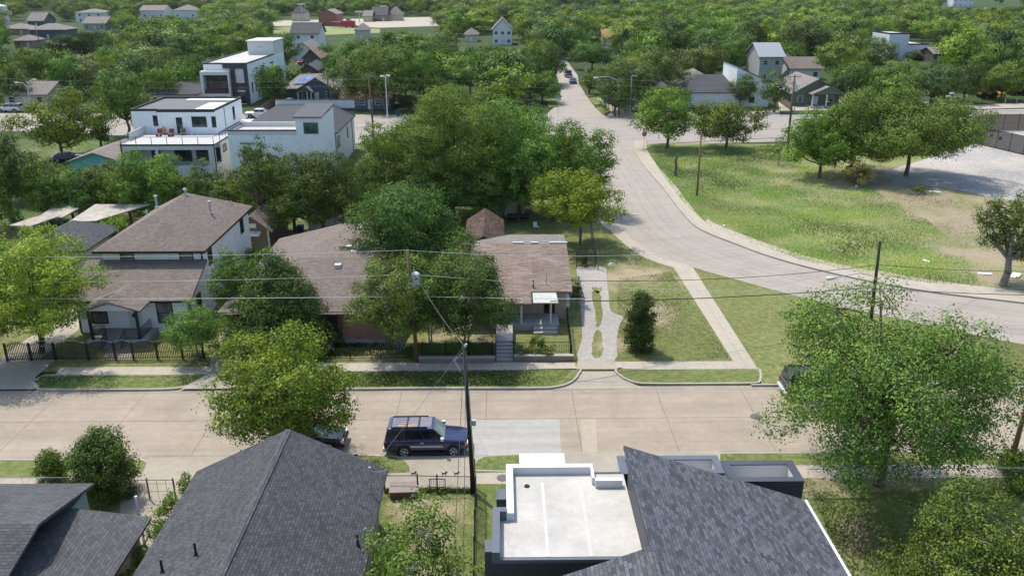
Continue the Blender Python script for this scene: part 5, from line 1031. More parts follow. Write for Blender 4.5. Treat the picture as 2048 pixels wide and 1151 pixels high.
# trees beyond the avenue, each where it stands
mid = [
 (125, 318, 178, 165, (.13, .175, .035), 'olive green tree at the left on the avenue'), (258, 272, 132, 110, (.085, .16, .035), 'tall bright tree left of the roof terrace'),
 (205, 300, 215, 62, (.07, .12, .03), 'small dark tree beside the avenue pavement'), (20, 212, 120, 80, (.085, .14, .04), 'tree at the left edge behind the avenue pole'),
 (100, 175, 92, 120, (.10, .155, .04), 'spreading tree behind the tan roofed house'), (170, 190, 118, 110, (.17, .19, .10), 'pale greyish tree behind the avenue'),
 (165, 120, 62, 130, (.042, .08, .03), 'very dark spreading tree at the left'), (240, 150, 85, 110, (.10, .165, .045), 'mid green tree beyond the pale tree'),
 (330, 168, 95, 100, (.095, .155, .04), 'tree behind the dark roofed bungalow'), (385, 172, 110, 70, (.09, .15, .04), 'tree left of the white three storey house'),
 (400, 130, 66, 100, (.08, .14, .04), 'round tree above the white three storey house'), (480, 128, 62, 110, (.12, .185, .04), 'tree rising behind the flat white roof'),
 (560, 150, 68, 90, (.075, .125, .035), 'drooping dark tree right of the white three storey house'), (590, 168, 138, 60, (.08, .14, .035), 'small tree behind the solar roof'),
 (690, 176, 78, 110, (.095, .155, .04), 'tree over the porch house'), (770, 222, 80, 130, (.10, .155, .045), 'tall tree in front of the orange roofed bungalow'),
 (725, 205, 148, 70, (.10, .16, .035), 'lower tree beside the solar roof house'), (845, 215, 82, 110, (.10, .17, .04), 'green tree right of the orange roofed bungalow'),
 (960, 165, 88, 110, (.075, .135, .035), 'dark tree left of the side street'), (1080, 170, 82, 110, (.085, .145, .04), 'dark tree at the far end of the side street'),
 (1085, 205, 138, 90, (.10, .17, .035), 'bright tree leaning over the side street'), (1185, 140, 80, 100, (.08, .135, .04), 'tree on the right of the side street'),
 (1178, 188, 140, 40, (.13, .17, .06), 'small crooked street tree by the pavement bed'), (1260, 222, 110, 130, (.10, .145, .06), 'large silvery green tree at the avenue corner'),
 (1320, 205, 88, 110, (.10, .15, .055), 'silvery tree behind the corner house'), (1330, 232, 165, 90, (.06, .10, .035), 'dark low tree shading the corner bungalow'),
 (1230, 232, 150, 70, (.07, .115, .04), 'dark tree over the corner wire fence'), (1400, 170, 80, 110, (.12, .165, .06), 'large pale green tree behind the white gabled house'),
 (1460, 150, 78, 90, (.09, .15, .04), 'tree behind the grey two storey house'), (1480, 215, 148, 60, (.09, .155, .035), 'tree before the white gabled house'),
 (1548, 225, 138, 62, (.07, .125, .03), 'lollipop shaped tree by the avenue pavement'), (1575, 140, 80, 60, (.11, .18, .04), 'bright tree right of the grey two storey house'),
 (1670, 170, 68, 100, (.13, .18, .045), 'yellowish tree beyond the green house'), (1700, 190, 115, 100, (.095, .15, .04), 'rounded tree right of the green house'),
 (1690, 205, 145, 70, (.05, .09, .028), 'dark bush like tree beside the green house'), (1745, 150, 72, 80, (.10, .145, .045), 'tree left of the angular white house'),
 (1790, 205, 118, 100, (.11, .175, .035), 'bright tree before the angular white house'), (1860, 215, 118, 110, (.075, .115, .05), 'dark greyish tree by the black pickup'),
 (1925, 205, 120, 90, (.08, .125, .045), 'dark tree right of the curved lamp'), (2000, 200, 122, 90, (.105, .165, .04), 'rounded tree by the yellow excavator'),
 (2045, 170, 110, 70, (.085, .13, .04), 'tree at the right edge above the machinery'), (1830, 120, 100, 60, (.10, .13, .07), 'grey tree beside the angular white house')]
for i, (bx, by, ty, w_, col, lb) in enumerate(mid):
    tree(bx, by, ty, w_*1.05, lb, col, cb=.12, dens=1.0, L=.42 if by > 190 else .52, name='shade_tree', lobes=14, z=0, twigs=12, group='trees across the avenue', rt=.25)
# ------------------------------------------------------------------ vehicles
PAINT = {}
def paint(n, c, r=.25):
    if n not in PAINT: PAINT[n] = carpaint(n, c, r)
    return PAINT[n]
def loft(mb, secs, cap=True):
    n = len(secs[0]); base = len(mb.v); mb.v += [tuple(p) for s in secs for p in s]
    for i in range(len(secs)-1):
        for j in range(n):
            a, b = base+i*n+j, base+i*n+(j+1) % n; mb.f.append((a, b, b+n, a+n))
    if cap: mb.f.append(tuple(base+i for i in range(n-1, -1, -1))); mb.f.append(tuple(base+(len(secs)-1)*n+i for i in range(n)))
    return mb
def vehicle(label, cat, x, y, rz, kind, pm, name='parked_car', z=.0, group=None, detail=True, roofm=None):
    S = dict(suv=dict(L=5.05, W=1.98, zb=.38, belt=1.16, roof=1.86, hood=1.12, r=.385, fx=1.62, rx=-1.33, cab=(-2.42, -2.28, .42, 1.12), tw=.74),
             sedan=dict(L=4.7, W=1.82, zb=.28, belt=.90, roof=1.43, hood=.88, r=.33, fx=1.45, rx=-1.3, cab=(-2.0, -1.15, .35, 1.1), tw=.68),
             pickup=dict(L=5.7, W=2.0, zb=.42, belt=1.2, roof=1.86, hood=1.18, r=.4, fx=1.85, rx=-1.7, cab=(-.95, -.75, .85, 1.5), tw=.76))[kind]
    e = empty(name, (x, y, z), rz, label=label, cat=cat, group=group); L, Wd = S['L'], S['W']/2; B, zb, hd = S['belt'], S['zb'], S['hood']
    def sec(xx, w, z0, z1): return [(xx, -w*.86, z0), (xx, -w, z0+.14), (xx, -w, (z0+z1)/2+.05), (xx, -w*.96, z1-.07), (xx, -w*.86, z1), (xx, w*.86, z1), (xx, w*.96, z1-.07), (xx, w, (z0+z1)/2+.05), (xx, w, z0+.14), (xx, w*.86, z0)]
    c0, c1, c2, c3 = S['cab']; rear = B-.06 if kind != 'sedan' else B-.02
    body = loft(MB(), [sec(-L/2, Wd*.9, zb+.12, rear-.08), sec(-L/2+.12, Wd*.97, zb, rear), sec(-L/2+.7, Wd, zb, B), sec(c3, Wd, zb, B), sec(c3+.1, Wd, zb, hd), sec(L/2-.55, Wd*.98, zb, hd-.06), sec(L/2-.12, Wd*.9, zb, hd-.14), sec(L/2, Wd*.80, zb+.12, hd-.34)])
    if kind == 'pickup':
        body.box(-L/2+.12, -Wd*.8, B-.02, c0-.1, Wd*.8, B-.01)
    body.build('body', pm, e, smooth=True, bevel=.02)
    tw = S['tw']; R_ = S['roof']; bw = Wd*.9
    def cs(xx, w, zz): return [(xx, -w, zz), (xx, w, zz)]
    cab = MB(); v = [(c0, -bw, B-.02), (c3, -bw, B-.02), (c3, bw, B-.02), (c0, bw, B-.02), (c1, -tw, R_-.05), (c2, -tw, R_-.05), (c2, tw, R_-.05), (c1, tw, R_-.05), (c1+.15, -tw*.82, R_), (c2-.1, -tw*.82, R_), (c2-.1, tw*.82, R_), (c1+.15, tw*.82, R_)]
    cab.add(v, [(0, 1, 5, 4), (1, 2, 6, 5), (2, 3, 7, 6), (3, 0, 4, 7), (4, 5, 9, 8), (5, 6, 10, 9), (6, 7, 11, 10), (7, 4, 8, 11), (8, 9, 10, 11)]); cab.build('cabin', pm, e, bevel=.015)
    if roofm: MB().box(c1+.25, -tw*.8, R_+.004, c2-.12, tw*.8, R_+.012).build('roof_panel', roofm, e)
    def pane(nm, q, out, mat=M_glass):
        q = [Vector(a) for a in q]; c = sum(q, Vector())/4; nrm = (q[1]-q[0]).cross(q[3]-q[0]).normalized()
        if nrm.dot(Vector(out)) < 0: nrm = -nrm
        qq = [c+(a-c)*.93+nrm*.012 for a in q]; MB().add([tuple(a) for a in qq]+[tuple(a-nrm*.008) for a in qq], [(0, 1, 2, 3), (4, 5, 6, 7), (0, 1, 5, 4), (1, 2, 6, 5), (2, 3, 7, 6), (3, 0, 4, 7)]).build(nm, mat, e)
    V = v
    def lerp(a, b, t): return tuple(a[i]+(b[i]-a[i])*t for i in range(3))
    gl = MATS.get('car_glass') or glassy('car_glass', (.012, .014, .016), .06)
    ws = MATS.get('windscreen_glass') or glassy('windscreen_glass', (.06, .10, .10), .06)
    pane('windscreen', [lerp(V[1], V[5], .04), lerp(V[2], V[6], .04), lerp(V[2], V[6], .93), lerp(V[1], V[5], .93)], (1, 0, .5), ws)
    pane('rear_window', [lerp(V[0], V[4], .08), lerp(V[3], V[7], .08), lerp(V[3], V[7], .9), lerp(V[0], V[4], .9)], (-1, 0, .5), gl)
    n = 3 if kind == 'suv' else 2
    for sgn, (i0, i1, j0, j1) in ((-1, (0, 1, 4, 5)), (1, (3, 2, 7, 6))):
        for k in range(n):
            t0, t1 = k/n, (k+1)/n
            pane('side_window', [lerp(lerp(V[i0], V[i1], t0), lerp(V[j0], V[j1], t0), .1), lerp(lerp(V[i0], V[i1], t1), lerp(V[j0], V[j1], t1), .1), lerp(lerp(V[i0], V[i1], t1), lerp(V[j0], V[j1], t1), .86), lerp(lerp(V[i0], V[i1], t0), lerp(V[j0], V[j1], t0), .86)], (0, sgn, .3), gl)
    for fx in (S['fx'], S['rx']):
        for sg in (-1, 1):
            r = S['r']; MB().cyl((fx, sg*(Wd-.02), r+.02), (fx, sg*(Wd+.006), r+.02), r*1.2, r*1.2, 24).build('wheel_arch', M_rubber, e)
            w = MB().cyl((fx, sg*(Wd-.24), r), (fx, sg*(Wd+.02), r), r, r, 24); ww = w.build('wheel', M_rubber, e, bevel=.03)
            rm = MB().cyl((fx, sg*(Wd+.01), r), (fx, sg*(Wd+.028), r), r*.22, r*.2, 10)
            for k in range(5):
                a_ = k*2*math.pi/5; rm.cyl((fx, sg*(Wd+.03), r), (fx+r*.58*math.cos(a_), sg*(Wd+.03), r+r*.58*math.sin(a_)), .04, .035, 4)
            for k in range(20):
                a_, b_2 = k*2*math.pi/20, (k+1)*2*math.pi/20; rm.cyl((fx+r*.6*math.cos(a_), sg*(Wd+.025), r+r*.6*math.sin(a_)), (fx+r*.6*math.cos(b_2), sg*(Wd+.025), r+r*.6*math.sin(b_2)), .022, n=4)
            rm.build('rim', M_rim, ww)
    for sg in (-1, 1):
        MB().box(L/2-.16, sg*Wd*.5, hd-.42, L/2-.01, sg*Wd*.86, hd-.2).build('headlight', M_lamp, e, bevel=.02)
        MB().box(L/2-.2, sg*Wd*.72, hd-.36, L/2-.06, sg*Wd*.93, hd-.24).build('turn_signal', M_amber, e)
        MB().box(-L/2-.01, sg*Wd*.66, B-.42, -L/2+.12, sg*Wd*.93, B-.12).build('taillight', M_red, e)
        MB().box(c3-.25, sg*(Wd*.95), B+.02, c3-.05, sg*(Wd*.95+.22), B+.2).build('wing_mirror', pm if kind != 'suv' else M_silver, e, bevel=.03)
        if detail:
            tm = MB(); tm.box(-.95, sg*(Wd+.004), zb+.34, .98, sg*(Wd+.03), zb+.42); tm.build('side_trim', M_silver if kind == 'suv' else pm, e)
            MB().box(S['rx']+.55, sg*Wd*.9, zb-.1, S['fx']-.55, sg*(Wd+.08), zb-.03).build('running_board', M_black, e)
            MB().box(-.35, sg*(Wd*.97), B-.2, -.15, sg*(Wd+.025), B-.15).build('door_handle', M_steel, e)
            for xx in (-.05, -1.05): MB().box(xx-.008, sg*(Wd*.99), zb+.1, xx+.008, sg*(Wd+.003), B-.06).build('door_seam', M_black, e)
    MB().box(L/2-.14, -Wd*.9, zb-.05, L/2+.06, Wd*.9, zb+.2).build('front_bumper', M_silver if kind == 'suv' else pm, e, bevel=.05)
    MB().box(-L/2-.1, -Wd*.9, zb-.05, -L/2+.12, Wd*.9, zb+.2).build('rear_bumper', M_silver if kind != 'sedan' else pm, e, bevel=.05)
    MB().box(L/2-.05, -Wd*.48, hd-.44, L/2+.0, Wd*.48, hd-.2).build('grille', M_black, e)
    if kind == 'suv':
        rk = MB(); 
        for sg in (-1, 1): rk.box(c1+.2, sg*tw*.9-.025, R_-.02, c2-.35, sg*tw*.9+.025, R_+.06)
        for xx in (-1.15, -.45): rk.box(xx-.03, -tw*.9, R_+.05, xx+.03, tw*.9, R_+.09)
        rk.build('roof_rack', M_iron, e)
        rb = MB()
        for k in range(5): rb.box(c1+.35, -.5+k*.25-.015, R_, -1.2, -.5+k*.25+.015, R_+.018)
        rb.build('roof_rib', pm, e)
    return e
m_, nt_, b_m = newmat('faded_roof_paint'); f_ = noise(nt_, 1.4, 5, .6); nt_.links.new(ramp(nt_, [(.5, (.14, .15, .19)), (.56, (.30, .17, .10)), (.66, (.36, .24, .16))], f_), b_m.inputs['Base Color']); b_m.inputs['Roughness'].default_value = .45
pr_, pf_ = P(809, 915, 0), P(907, 912, 0)
sx, sy = (pr_[0]+pf_[0])/2-.15, (pr_[1]+pf_[1])/2+.95
vehicle('navy sport utility vehicle with a rust patched roof parked in the street', 'car', sx, sy, .012, 'suv', paint('navy_paint', (.014, .022, .075), .2), roofm=m_)
p = P(610, 903, 0); vehicle('dark sedan mostly hidden under the round street tree', 'car', p[0], p[1]+.9, 0, 'sedan', paint('black_paint', (.012, .018, .03)))
p = P(1590, 800, 0); vehicle('black car behind the foliage of the broad elm', 'car', p[0]+1.9, p[1]+.9, 0, 'suv', paint('black_paint', (.012, .018, .03)))
p = P(1593, 211, 0); vehicle('blue car parked in front of the sage green bungalow', 'car', p[0], p[1]+2.2, math.pi-.15, 'sedan', paint('blue_paint', (.02, .09, .24)), detail=False)
p = P(1147, 168, 0); vehicle('nearer blue grey car parked up the side street', 'car', p[0], p[1]+2, math.pi/2, 'sedan', paint('blue_grey_paint', (.05, .08, .13)), detail=False)
p = P(1138, 156, 0); vehicle('dark pickup parked up the side street behind the blue grey car', 'pickup truck', p[0], p[1]+3, math.pi/2, 'pickup', paint('black_paint', (0, 0, 0)), detail=False)
p = P(1127, 138, 0); vehicle('small white car at the far end of the side street', 'car', p[0], p[1], math.pi/2, 'sedan', paint('white_paint_car', (.6, .6, .6)), detail=False)
p = P(14, 226, 0); vehicle('white sport utility vehicle by the left end of the avenue', 'car', p[0], p[1]+1.5, math.pi, 'suv', paint('silver_white_paint', (.5, .48, .46)), detail=False)
p = P(572, 212, 0); vehicle('dark red pickup on the drive beside the cedar fence', 'pickup truck', p[0]+1, p[1]-1.5, 1.2, 'pickup', paint('maroon_paint', (.10, .015, .02)), detail=False)
p = P(655, 210, 0); vehicle('dark red sedan behind the white parapet wall', 'car', p[0], p[1]-1, 0, 'sedan', paint('maroon_paint', (0, 0, 0)), detail=False)
p = P(520, 235, 0); vehicle('white pickup on the avenue behind the white houses', 'pickup truck', p[0], p[1], 0, 'pickup', paint('white_paint_car', (.6, .6, .6)), detail=False)
p = P(136, 322, .12); vehicle('dark car beside the turquoise house', 'car', p[0], p[1], .3, 'sedan', paint('black_paint', (0, 0, 0)), detail=False, z=.12)
p = P(612, 130, 0); vehicle('red pickup beside the brown bungalow porch', 'pickup truck', p[0], p[1], 0.3, 'pickup', paint('red_paint', (.30, .02, .02)), detail=False)
p = P(622, 135, 0); vehicle('pale blue car by the red pickup at the brown bungalow', 'car', p[0]+1, p[1], 0, 'sedan', paint('pale_blue_paint', (.45, .52, .55)), detail=False)
p = P(709, 54, 0); vehicle('red and white car in the parking lot', 'car', p[0], p[1], 0, 'sedan', paint('rose_paint', (.5, .2, .2)), detail=False)
p = P(700, 45, 0); vehicle('dark blue car beside the red food trailer', 'car', p[0], p[1], 0, 'suv', paint('navy_paint', (0, 0, 0)), detail=False)
p = P(756, 43, 0); vehicle('red car before the far bungalow', 'car', p[0], p[1], 0, 'sedan', paint('red_paint', (0, 0, 0)), detail=False)
for i, (q, py) in enumerate(((1868, 216), (1906, 208))): 
    p = P(q, py, 0); vehicle(('black pickup half hidden by dark trees beside the avenue', 'black off road vehicle right of the curved lamp post')[i], 'car', p[0], p[1], .1, ('pickup', 'suv')[i], paint('black_paint', (0, 0, 0)), detail=False)
p = P(1362, 183, 0); vehicle('white car before the red fence', 'car', p[0], p[1], .2, 'sedan', paint('white_paint_car', (.6, .6, .6)), detail=False)
p = P(1614, 130, 0); vehicle('dark red car on the bare yard beyond the grey houses', 'car', p[0], p[1], .4, 'sedan', paint('maroon_paint', (0, 0, 0)), detail=False)
# red food trailer and its awning
p = P(692, 56, 0); t = empty('food_trailer', (p[0], p[1], 0), 0, label='red food trailer with an awning in the parking lot', cat='trailer'); mr = plain('red_trailer_paint', (.42, .03, .04), .5)
MB().box(-3, 0, .6, 5, 3, 3.8).build('body', mr, t, bevel=.1); MB().box(-8, -1, 3.0, -3.2, 3, 3.2).box(-7.8, -.8, 0, -7.6, -.6, 3).box(-3.5, -.8, 0, -3.3, -.6, 3).build('awning', mr, t)
for s_ in (-1, 3): MB().cyl((s_+1, -.05, .45), (s_+1, .3, .45), .45, n=14).build('wheel', M_rubber, t)
# excavator / loader at the far right
for i, (q, py) in enumerate(((1974, 196), (2034, 190))):
    p = P(q, py, 0); t = empty('wheel_loader', (p[0], p[1], 0), 0, label=('yellow digger behind the rounded tree at right', 'yellow wheel loader at the right edge of the picture')[i], cat='digger'); my_ = plain('machine_yellow%d' % i, (.55, .28, .03), .5)
    MB().box(-2.2, -1, .9, 1.4, 1, 2.0).build('body', my_, t, bevel=.08); MB().box(-1.0, -.8, 2.0, .6, .8, 3.3).build('cab', M_glass, t, bevel=.05); MB().box(2.6, -1.3, .2, 3.6, 1.3, 1.2).build('bucket', my_, t); MB().cyl((1.2, 0, 1.6), (2.8, 0, .9), .18, n=6).build('arm', my_, t)
    for a_ in (-1.5, 1.0):
        for s_ in (-1, 1): MB().cyl((a_, s_*.8, .75), (a_, s_*1.25, .75), .75, n=16).build('wheel', M_rubber, t)
# ------------------------------------------------------------------ poles, lamps, wires, signs
def pole(px, py, tx, ty, label, mat, r=.15, arms=(), z=.12, name='utility_pole', base=None, transformer=None, yk=None):
    x, y, _ = base if base else P(px, py, z); t = PY(tx, ty, y if yk is None else yk); e = empty(name, (x, y, z), 0, label=label, cat='pole')
    top = (t[0]-x, t[1]-y, t[2]-z); MB().cyl((0, 0, -.3), top, r, r*.72, 12).build('pole', mat, e, smooth=True)
    def on(f): return tuple(c*f for c in top)
    for (f, ln_, ang) in arms:
        c = on(f); dx, dy = math.cos(ang)*ln_/2, math.sin(ang)*ln_/2
        MB().cyl((c[0]-dx, c[1]-dy-.18, c[2]), (c[0]+dx, c[1]+dy-.18, c[2]), .06, n=6).build('crossarm', M_woodg, e)
        m = MB()
        for k in (-.9, -.3, .3, .9): m.cyl((c[0]+dx*k, c[1]+dy*k-.18, c[2]+.04), (c[0]+dx*k, c[1]+dy*k-.18, c[2]+.22), .05, .03, 6)
        m.build('insulator', M_silver, e)
    if transformer:
        c = on(transformer); m = MB().cyl((c[0]+.42, c[1]-.2, c[2]-.55), (c[0]+.42, c[1]-.2, c[2]+.5), .27, .27, 16); m.cyl((c[0]+.42, c[1]-.2, c[2]+.5), (c[0]+.42, c[1]-.2, c[2]+.6), .29, .16, 16); m.cyl((c[0]+.35, c[1]-.2, c[2]+.6), (c[0]+.33, c[1]-.25, c[2]+.8), .04, .03, 6); m.box(c[0]+.0, c[1]-.24, c[2]+.2, c[0]+.2, c[1]-.16, c[2]+.3).box(c[0]+.0, c[1]-.24, c[2]-.3, c[0]+.2, c[1]-.16, c[2]-.2); m.build('transformer', plain('pale_transformer_paint', (.5, .53, .54), .4, .08), e)
    return e, (x, y, z), (x+top[0], y+top[1], z+top[2])
eA, bA, TA = pole(947, 985, 928, 690, 'dark utility pole rising from the lawn beside the iron fence', M_pole, .13)
MB().cyl((bA[0]-bA[0]+.14, -.1, .2), (TA[0]-bA[0]+.2, -.1, TA[2]-2.6), .035, n=6).build('conduit', M_steel, eA)
m = MB()
for k in range(3): m.tube([(TA[0]-bA[0], 0, TA[2]-.4-.05*k), (TA[0]-bA[0]-.5-.05*k, .05, TA[2]-1.0), (TA[0]-bA[0]-.2, 0, TA[2]-1.5-.1*k)], .012, 3)
m.cyl((TA[0]-bA[0], 0, TA[2]-.3), (TA[0]-bA[0]+.12, -.1, TA[2]+.0), .06, n=6); m.build('cable_loop', M_cable2, eA)
MB().box(-.12, -.1, 4.3, .2, .1, 4.6).build('junction_box', M_steel, eA)
eB, bB, TB = pole(835, 724, 815, 500, 'utility pole with a grey transformer among the yard trees', M_pole2, .15, transformer=.75)
eC, bC, TC = pole(1742, 640, 1760, 482, 'black utility pole behind the elm carrying a street lamp', M_pole, .15)
# street lamp on the black pole
cl = PY(1664, 556, bC[1]-1.0); c0_ = PY(1746, 552, bC[1]); ar = MB(); q = [(c0_[0]-bC[0], 0, c0_[2]-.12), (c0_[0]-bC[0]-1.2, -.3, c0_[2]+.25), (cl[0]-bC[0]+.3, -1.0, cl[2]-.05)]
ar.tube(q, .035, 6); ar.build('lamp_arm', M_steel, eC); MB().cyl((cl[0]-bC[0]-.4, -1.0, cl[2]-.16), (cl[0]-bC[0]+.35, -1.0, cl[2]-.1), .17, .1, 12).build('lamp_head', M_silver, eC, smooth=True)
pD = P(2020, 930, .12); tD = PY(2066, 760, pD[1]); eD, bD, TD = pole(0, 0, 2066, 760, 'leaning brown utility pole cut by the right edge', plain('light_brown_pole', (.19, .11, .06), .9, .3, 4), .16, base=pD)
eE, bE, TE = pole(1394, 392, 1403, 262, 'brown wooden pole standing in the meadow', plain('tan_brown_pole', (.20, .12, .06), .9, .3, 4), .14)
eF, bF, TF = pole(1575, 290, 1590, 150, 'tall pole with twin transformers beside the avenue at right', M_pole2, .2, arms=((.98, 2.2, .1),), transformer=.82)
eG, bG, TG = pole(749, 285, 737, 150, 'brown pole with crossarm between the white house and the tall trees', M_pole2, .18, arms=((.97, 2.2, 0), (.62, .8, 0)))
eH, bH, TH = pole(660, 205, 652, 136, 'thin brown pole before the solar roofed bungalow', M_pole2, .16, z=0)
eI, bI, TI = pole(357, 200, 350, 136, 'pale wooden pole left of the three storey house', plain('pale_pole', (.33, .28, .2), .9, .2, 4), .2, z=0)
eJ, bJ, TJ = pole(384, 190, 380, 155, 'short pale post right of the pale wooden pole', MATS['pale_pole'], .2, z=0)
eK, bK, TK = pole(25, 212, 14, 150, 'dark pole at the left edge beside the avenue', M_pole, .18, z=0, arms=((.85, 1.4, 0),))
eL, bL, TL = pole(72, 212, 62, 175, 'leaning brown pole near the twin street lamp', M_pole2, .16, z=0)
eM, bM, TM = pole(1959, 130, 1972, 68, 'dark pole above the trees at the upper right', M_pole, .2, z=0)
eN, bN, TN = pole(1890, 130, 1894, 82, 'slender pole with a lamp among the right hand trees', M_pole, .15, z=0)
eO, bO, TO = pole(1238, 232, 1236, 158, 'reddish brown pole at the corner of the side street', M_pole2, .18, z=0)
eP, bP, TP = pole(81, 95, 70, 52, 'orange brown pole before the slate blue house', plain('orange_pole', (.35, .17, .08), .9, .2, 4), .2, z=0)
for (t_, tx, ty, lb) in ((eO, 1192, 155, ''),):
    c = PY(tx, ty, bO[1]); MB().tube([(TO[0]-bO[0], 0, TO[2]-.3), (TO[0]-bO[0]-2, 0, TO[2]+.5), (c[0]-bO[0], 0, c[2])], .06, 6).build('lamp_arm', M_silver, t_); MB().cyl((c[0]-bO[0]-.5, 0, c[2]-.1), (c[0]-bO[0]+.5, 0, c[2]), .18, .1, 10).build('lamp_head', M_silver, t_)
def lamp(px, py, tx, ty, label, heads, r=.1, curve=False):
    x, y, _ = P(px, py, 0); t = PY(tx, ty, y); e = empty('street_lamp', (x, y, 0), 0, label=label, cat='street lamp'); h = t[2]
    MB().cyl((0, 0, 0), (t[0]-x, 0, h), r, r*.6, 10).cyl((0, 0, 0), (0, 0, .7), r*2.2, r*1.4, 10).build('pole', M_silver, e)
    for (hx, hy) in heads:
        c = PY(hx, hy, y); MB().tube([(t[0]-x, 0, h-.3), ((t[0]-x)*.6+(c[0]-x)*.4, 0, (h+c[2])/2+.25), (c[0]-x, 0, c[2])], r*.55, 6).build('lamp_arm', M_silver, e)
        sg = 1 if c[0]-x > t[0]-x else -1; MB().cyl((c[0]-x-.1*sg, 0, c[2]), (c[0]-x+.65*sg, 0, c[2]-.08), .12, .2, 10).build('lamp_head', M_silver, e)
    return e
lamp(62, 216, 54, 172, 'silver twin armed street lamp at the left of the avenue', ((36, 165), (66, 159)), .13)
lamp(775, 236, 771, 155, 'slim silver street lamp right of the window tower house', ((767, 152), (773, 151)), .13)
lamp(1260, 228, 1263, 153, 'silver street lamp at the corner with a single head', ((1267, 152),), .15)
lamp(1172, 143, 1178, 130, 'small street lamp with a long arm over the side street', ((1165, 127),), .1)
lamp(1909, 229, 1912, 200, 'curved white street lamp at the right of the avenue', ((1899, 192), (1906, 186)), .14)
# stadium lights by the park
for i, (q, py, ty) in enumerate(((606, 50, 9), (719, 46, 24), (533, 45, 20), (768, 40, 13))):
    x, y, _ = P(q, py, 0); t = PY(q, ty, y); e = empty('floodlight_mast', (x, y, 0), 0, label=('floodlight mast beside the park drive', 'floodlight mast beside the red trailer', 'floodlight mast at the left of the park', 'floodlight mast behind the far bungalow')[i], cat='floodlight')
    MB().cyl((0, 0, 0), (0, 0, t[2]), .25, .15, 8).cyl((-2, 0, t[2]), (2, 0, t[2]), .12, n=6).build('mast', M_steel, e)
    for k in (-1.8, -.6, .6, 1.8): MB().box(k-.4, -.3, t[2]-.2, k+.4, .2, t[2]+.5).build('floodlight', M_lamp, e)
# flagpole
p = P(17, 49, 0); t = PY(10, 18, p[1]); e = empty('flagpole', (p[0], p[1], 0), 0, label='flagpole with a striped flag in the top left corner', cat='flagpole'); MB().cyl((0, 0, 0), (-1.5, 0, t[2]), .2, .1, 8).build('pole', M_silver, e)
fm, fnt, fb2 = newmat('striped_flag'); tc = fnt.nodes.new('ShaderNodeTexCoord'); sp = fnt.nodes.new('ShaderNodeSeparateXYZ'); fnt.links.new(tc.outputs['Generated'], sp.inputs[0])
st_ = math_(fnt, 'GREATER_THAN', math_(fnt, 'FRACT', math_(fnt, 'MULTIPLY', sp.outputs[2], 6.5)), .5); ca = mixc(fnt, st_, (.55, .05, .07), (.7, .7, .7)); cn = math_(fnt, 'MULTIPLY', math_(fnt, 'LESS_THAN', sp.outputs[0], .4), math_(fnt, 'GREATER_THAN', sp.outputs[2], .46))
fnt.links.new(mixc(fnt, cn, ca, (.04, .05, .2)), fb2.inputs['Base Color'])
fl = MB()
for k in range(6): 
    x_, x2 = -1.3+k*.8, -1.3+(k+1)*.8; fl.add([(x_, .25*math.sin(k), t[2]-3-k*.12), (x2, .25*math.sin(k+1), t[2]-3-(k+1)*.12), (x2, .25*math.sin(k+1), t[2]-.3-(k+1)*.12), (x_, .25*math.sin(k), t[2]-.3-k*.12)], [(0, 1, 2, 3)])
fl.build('flag', fm, e)
def wire(p0, p1, sag, label, mat=M_cable2, r=.012, grp=None):
    p0, p1 = np.array(p0, float), np.array(p1, float); pts = []
    for i in range(17): t_ = i/16; q = p0+(p1-p0)*t_; q[2] -= sag*4*t_*(1-t_); pts.append(tuple(q))
    o = MB().tube(pts, r, 4).build('power_line', mat); tag(o, label, 'cable', grp)
def wpx2(a_, za, b_2, zb_, sag, label, **k): wire(P(a_[0], a_[1], za), P(b_2[0], b_2[1], zb_), sag, label, **k)
yB = bB[1]; M_cable3 = plain('grey_cable', (.22, .22, .22), .6, .1)
TBt = np.array(TB); 
def side_of(px, py, Y): return PY(px, py, Y)
wire(PY(-60, 514, yB), TBt, .15, 'thin topmost cable from the left to the transformer pole')
wire(TBt, PY(1500, 497, yB+1), .5, 'thin topmost cable from the transformer pole to the right')
wire(PY(-60, 563, yB), PY(822, 548, yB), .2, 'middle cable crossing before the white house')
wire(PY(822, 548, yB), PY(1560, 584, yB-2), .25, 'middle cable crossing before the cottage')
wire(PY(-60, 596, yB), PY(826, 592, yB), .1, 'thicker pale cable crossing before the porch', r=.022)
wire(PY(826, 592, yB), PY(1180, 597, yB-1), .05, 'pale cable crossing the cottage front', r=.02)
wire(PY(-60, 606, yB), PY(1180, 604, yB-1), .25, 'lowest thin cable over the front gardens', mat=M_cable)
wire(PY(1100, 602, yB-1), PY(1748, 574, bC[1]), .3, 'dark thick cable from the cottage to the black pole', mat=M_cable, r=.035)
wire(PY(1130, 560, yB), PY(1750, 530, bC[1]), .5, 'upper dark cable reaching the black pole', mat=M_cable, r=.022)
wire(PY(1757, 529, bC[1]), PY(2200, 540, bC[1]), .3, 'dark cable leaving the black pole to the right', mat=M_cable, r=.022)
wire(PY(1752, 576, bC[1]), PY(2200, 590, bC[1]), .2, 'lower cable leaving the black pole to the right', mat=M_cable, r=.03)
mast = (pk[0]+mx-.03, yg+my, .12+mz+1.35)
wire(TA, mast, .15, 'pale service cable from the near pole to the dark roof', r=.013, mat=M_cable3)
wire(TA, PY(838, 560, yB), .3, 'service cable between the two utility poles over the garden', r=.009, mat=M_cable3)
for k in range(2): wire((TA[0]+.1*k, TA[1], TA[2]-.2), (sx+3.2+.5*k, 8+k, 9), .2, ('dark drop cable running toward the camera', 'second dark drop cable running toward the camera')[k], mat=M_cable)
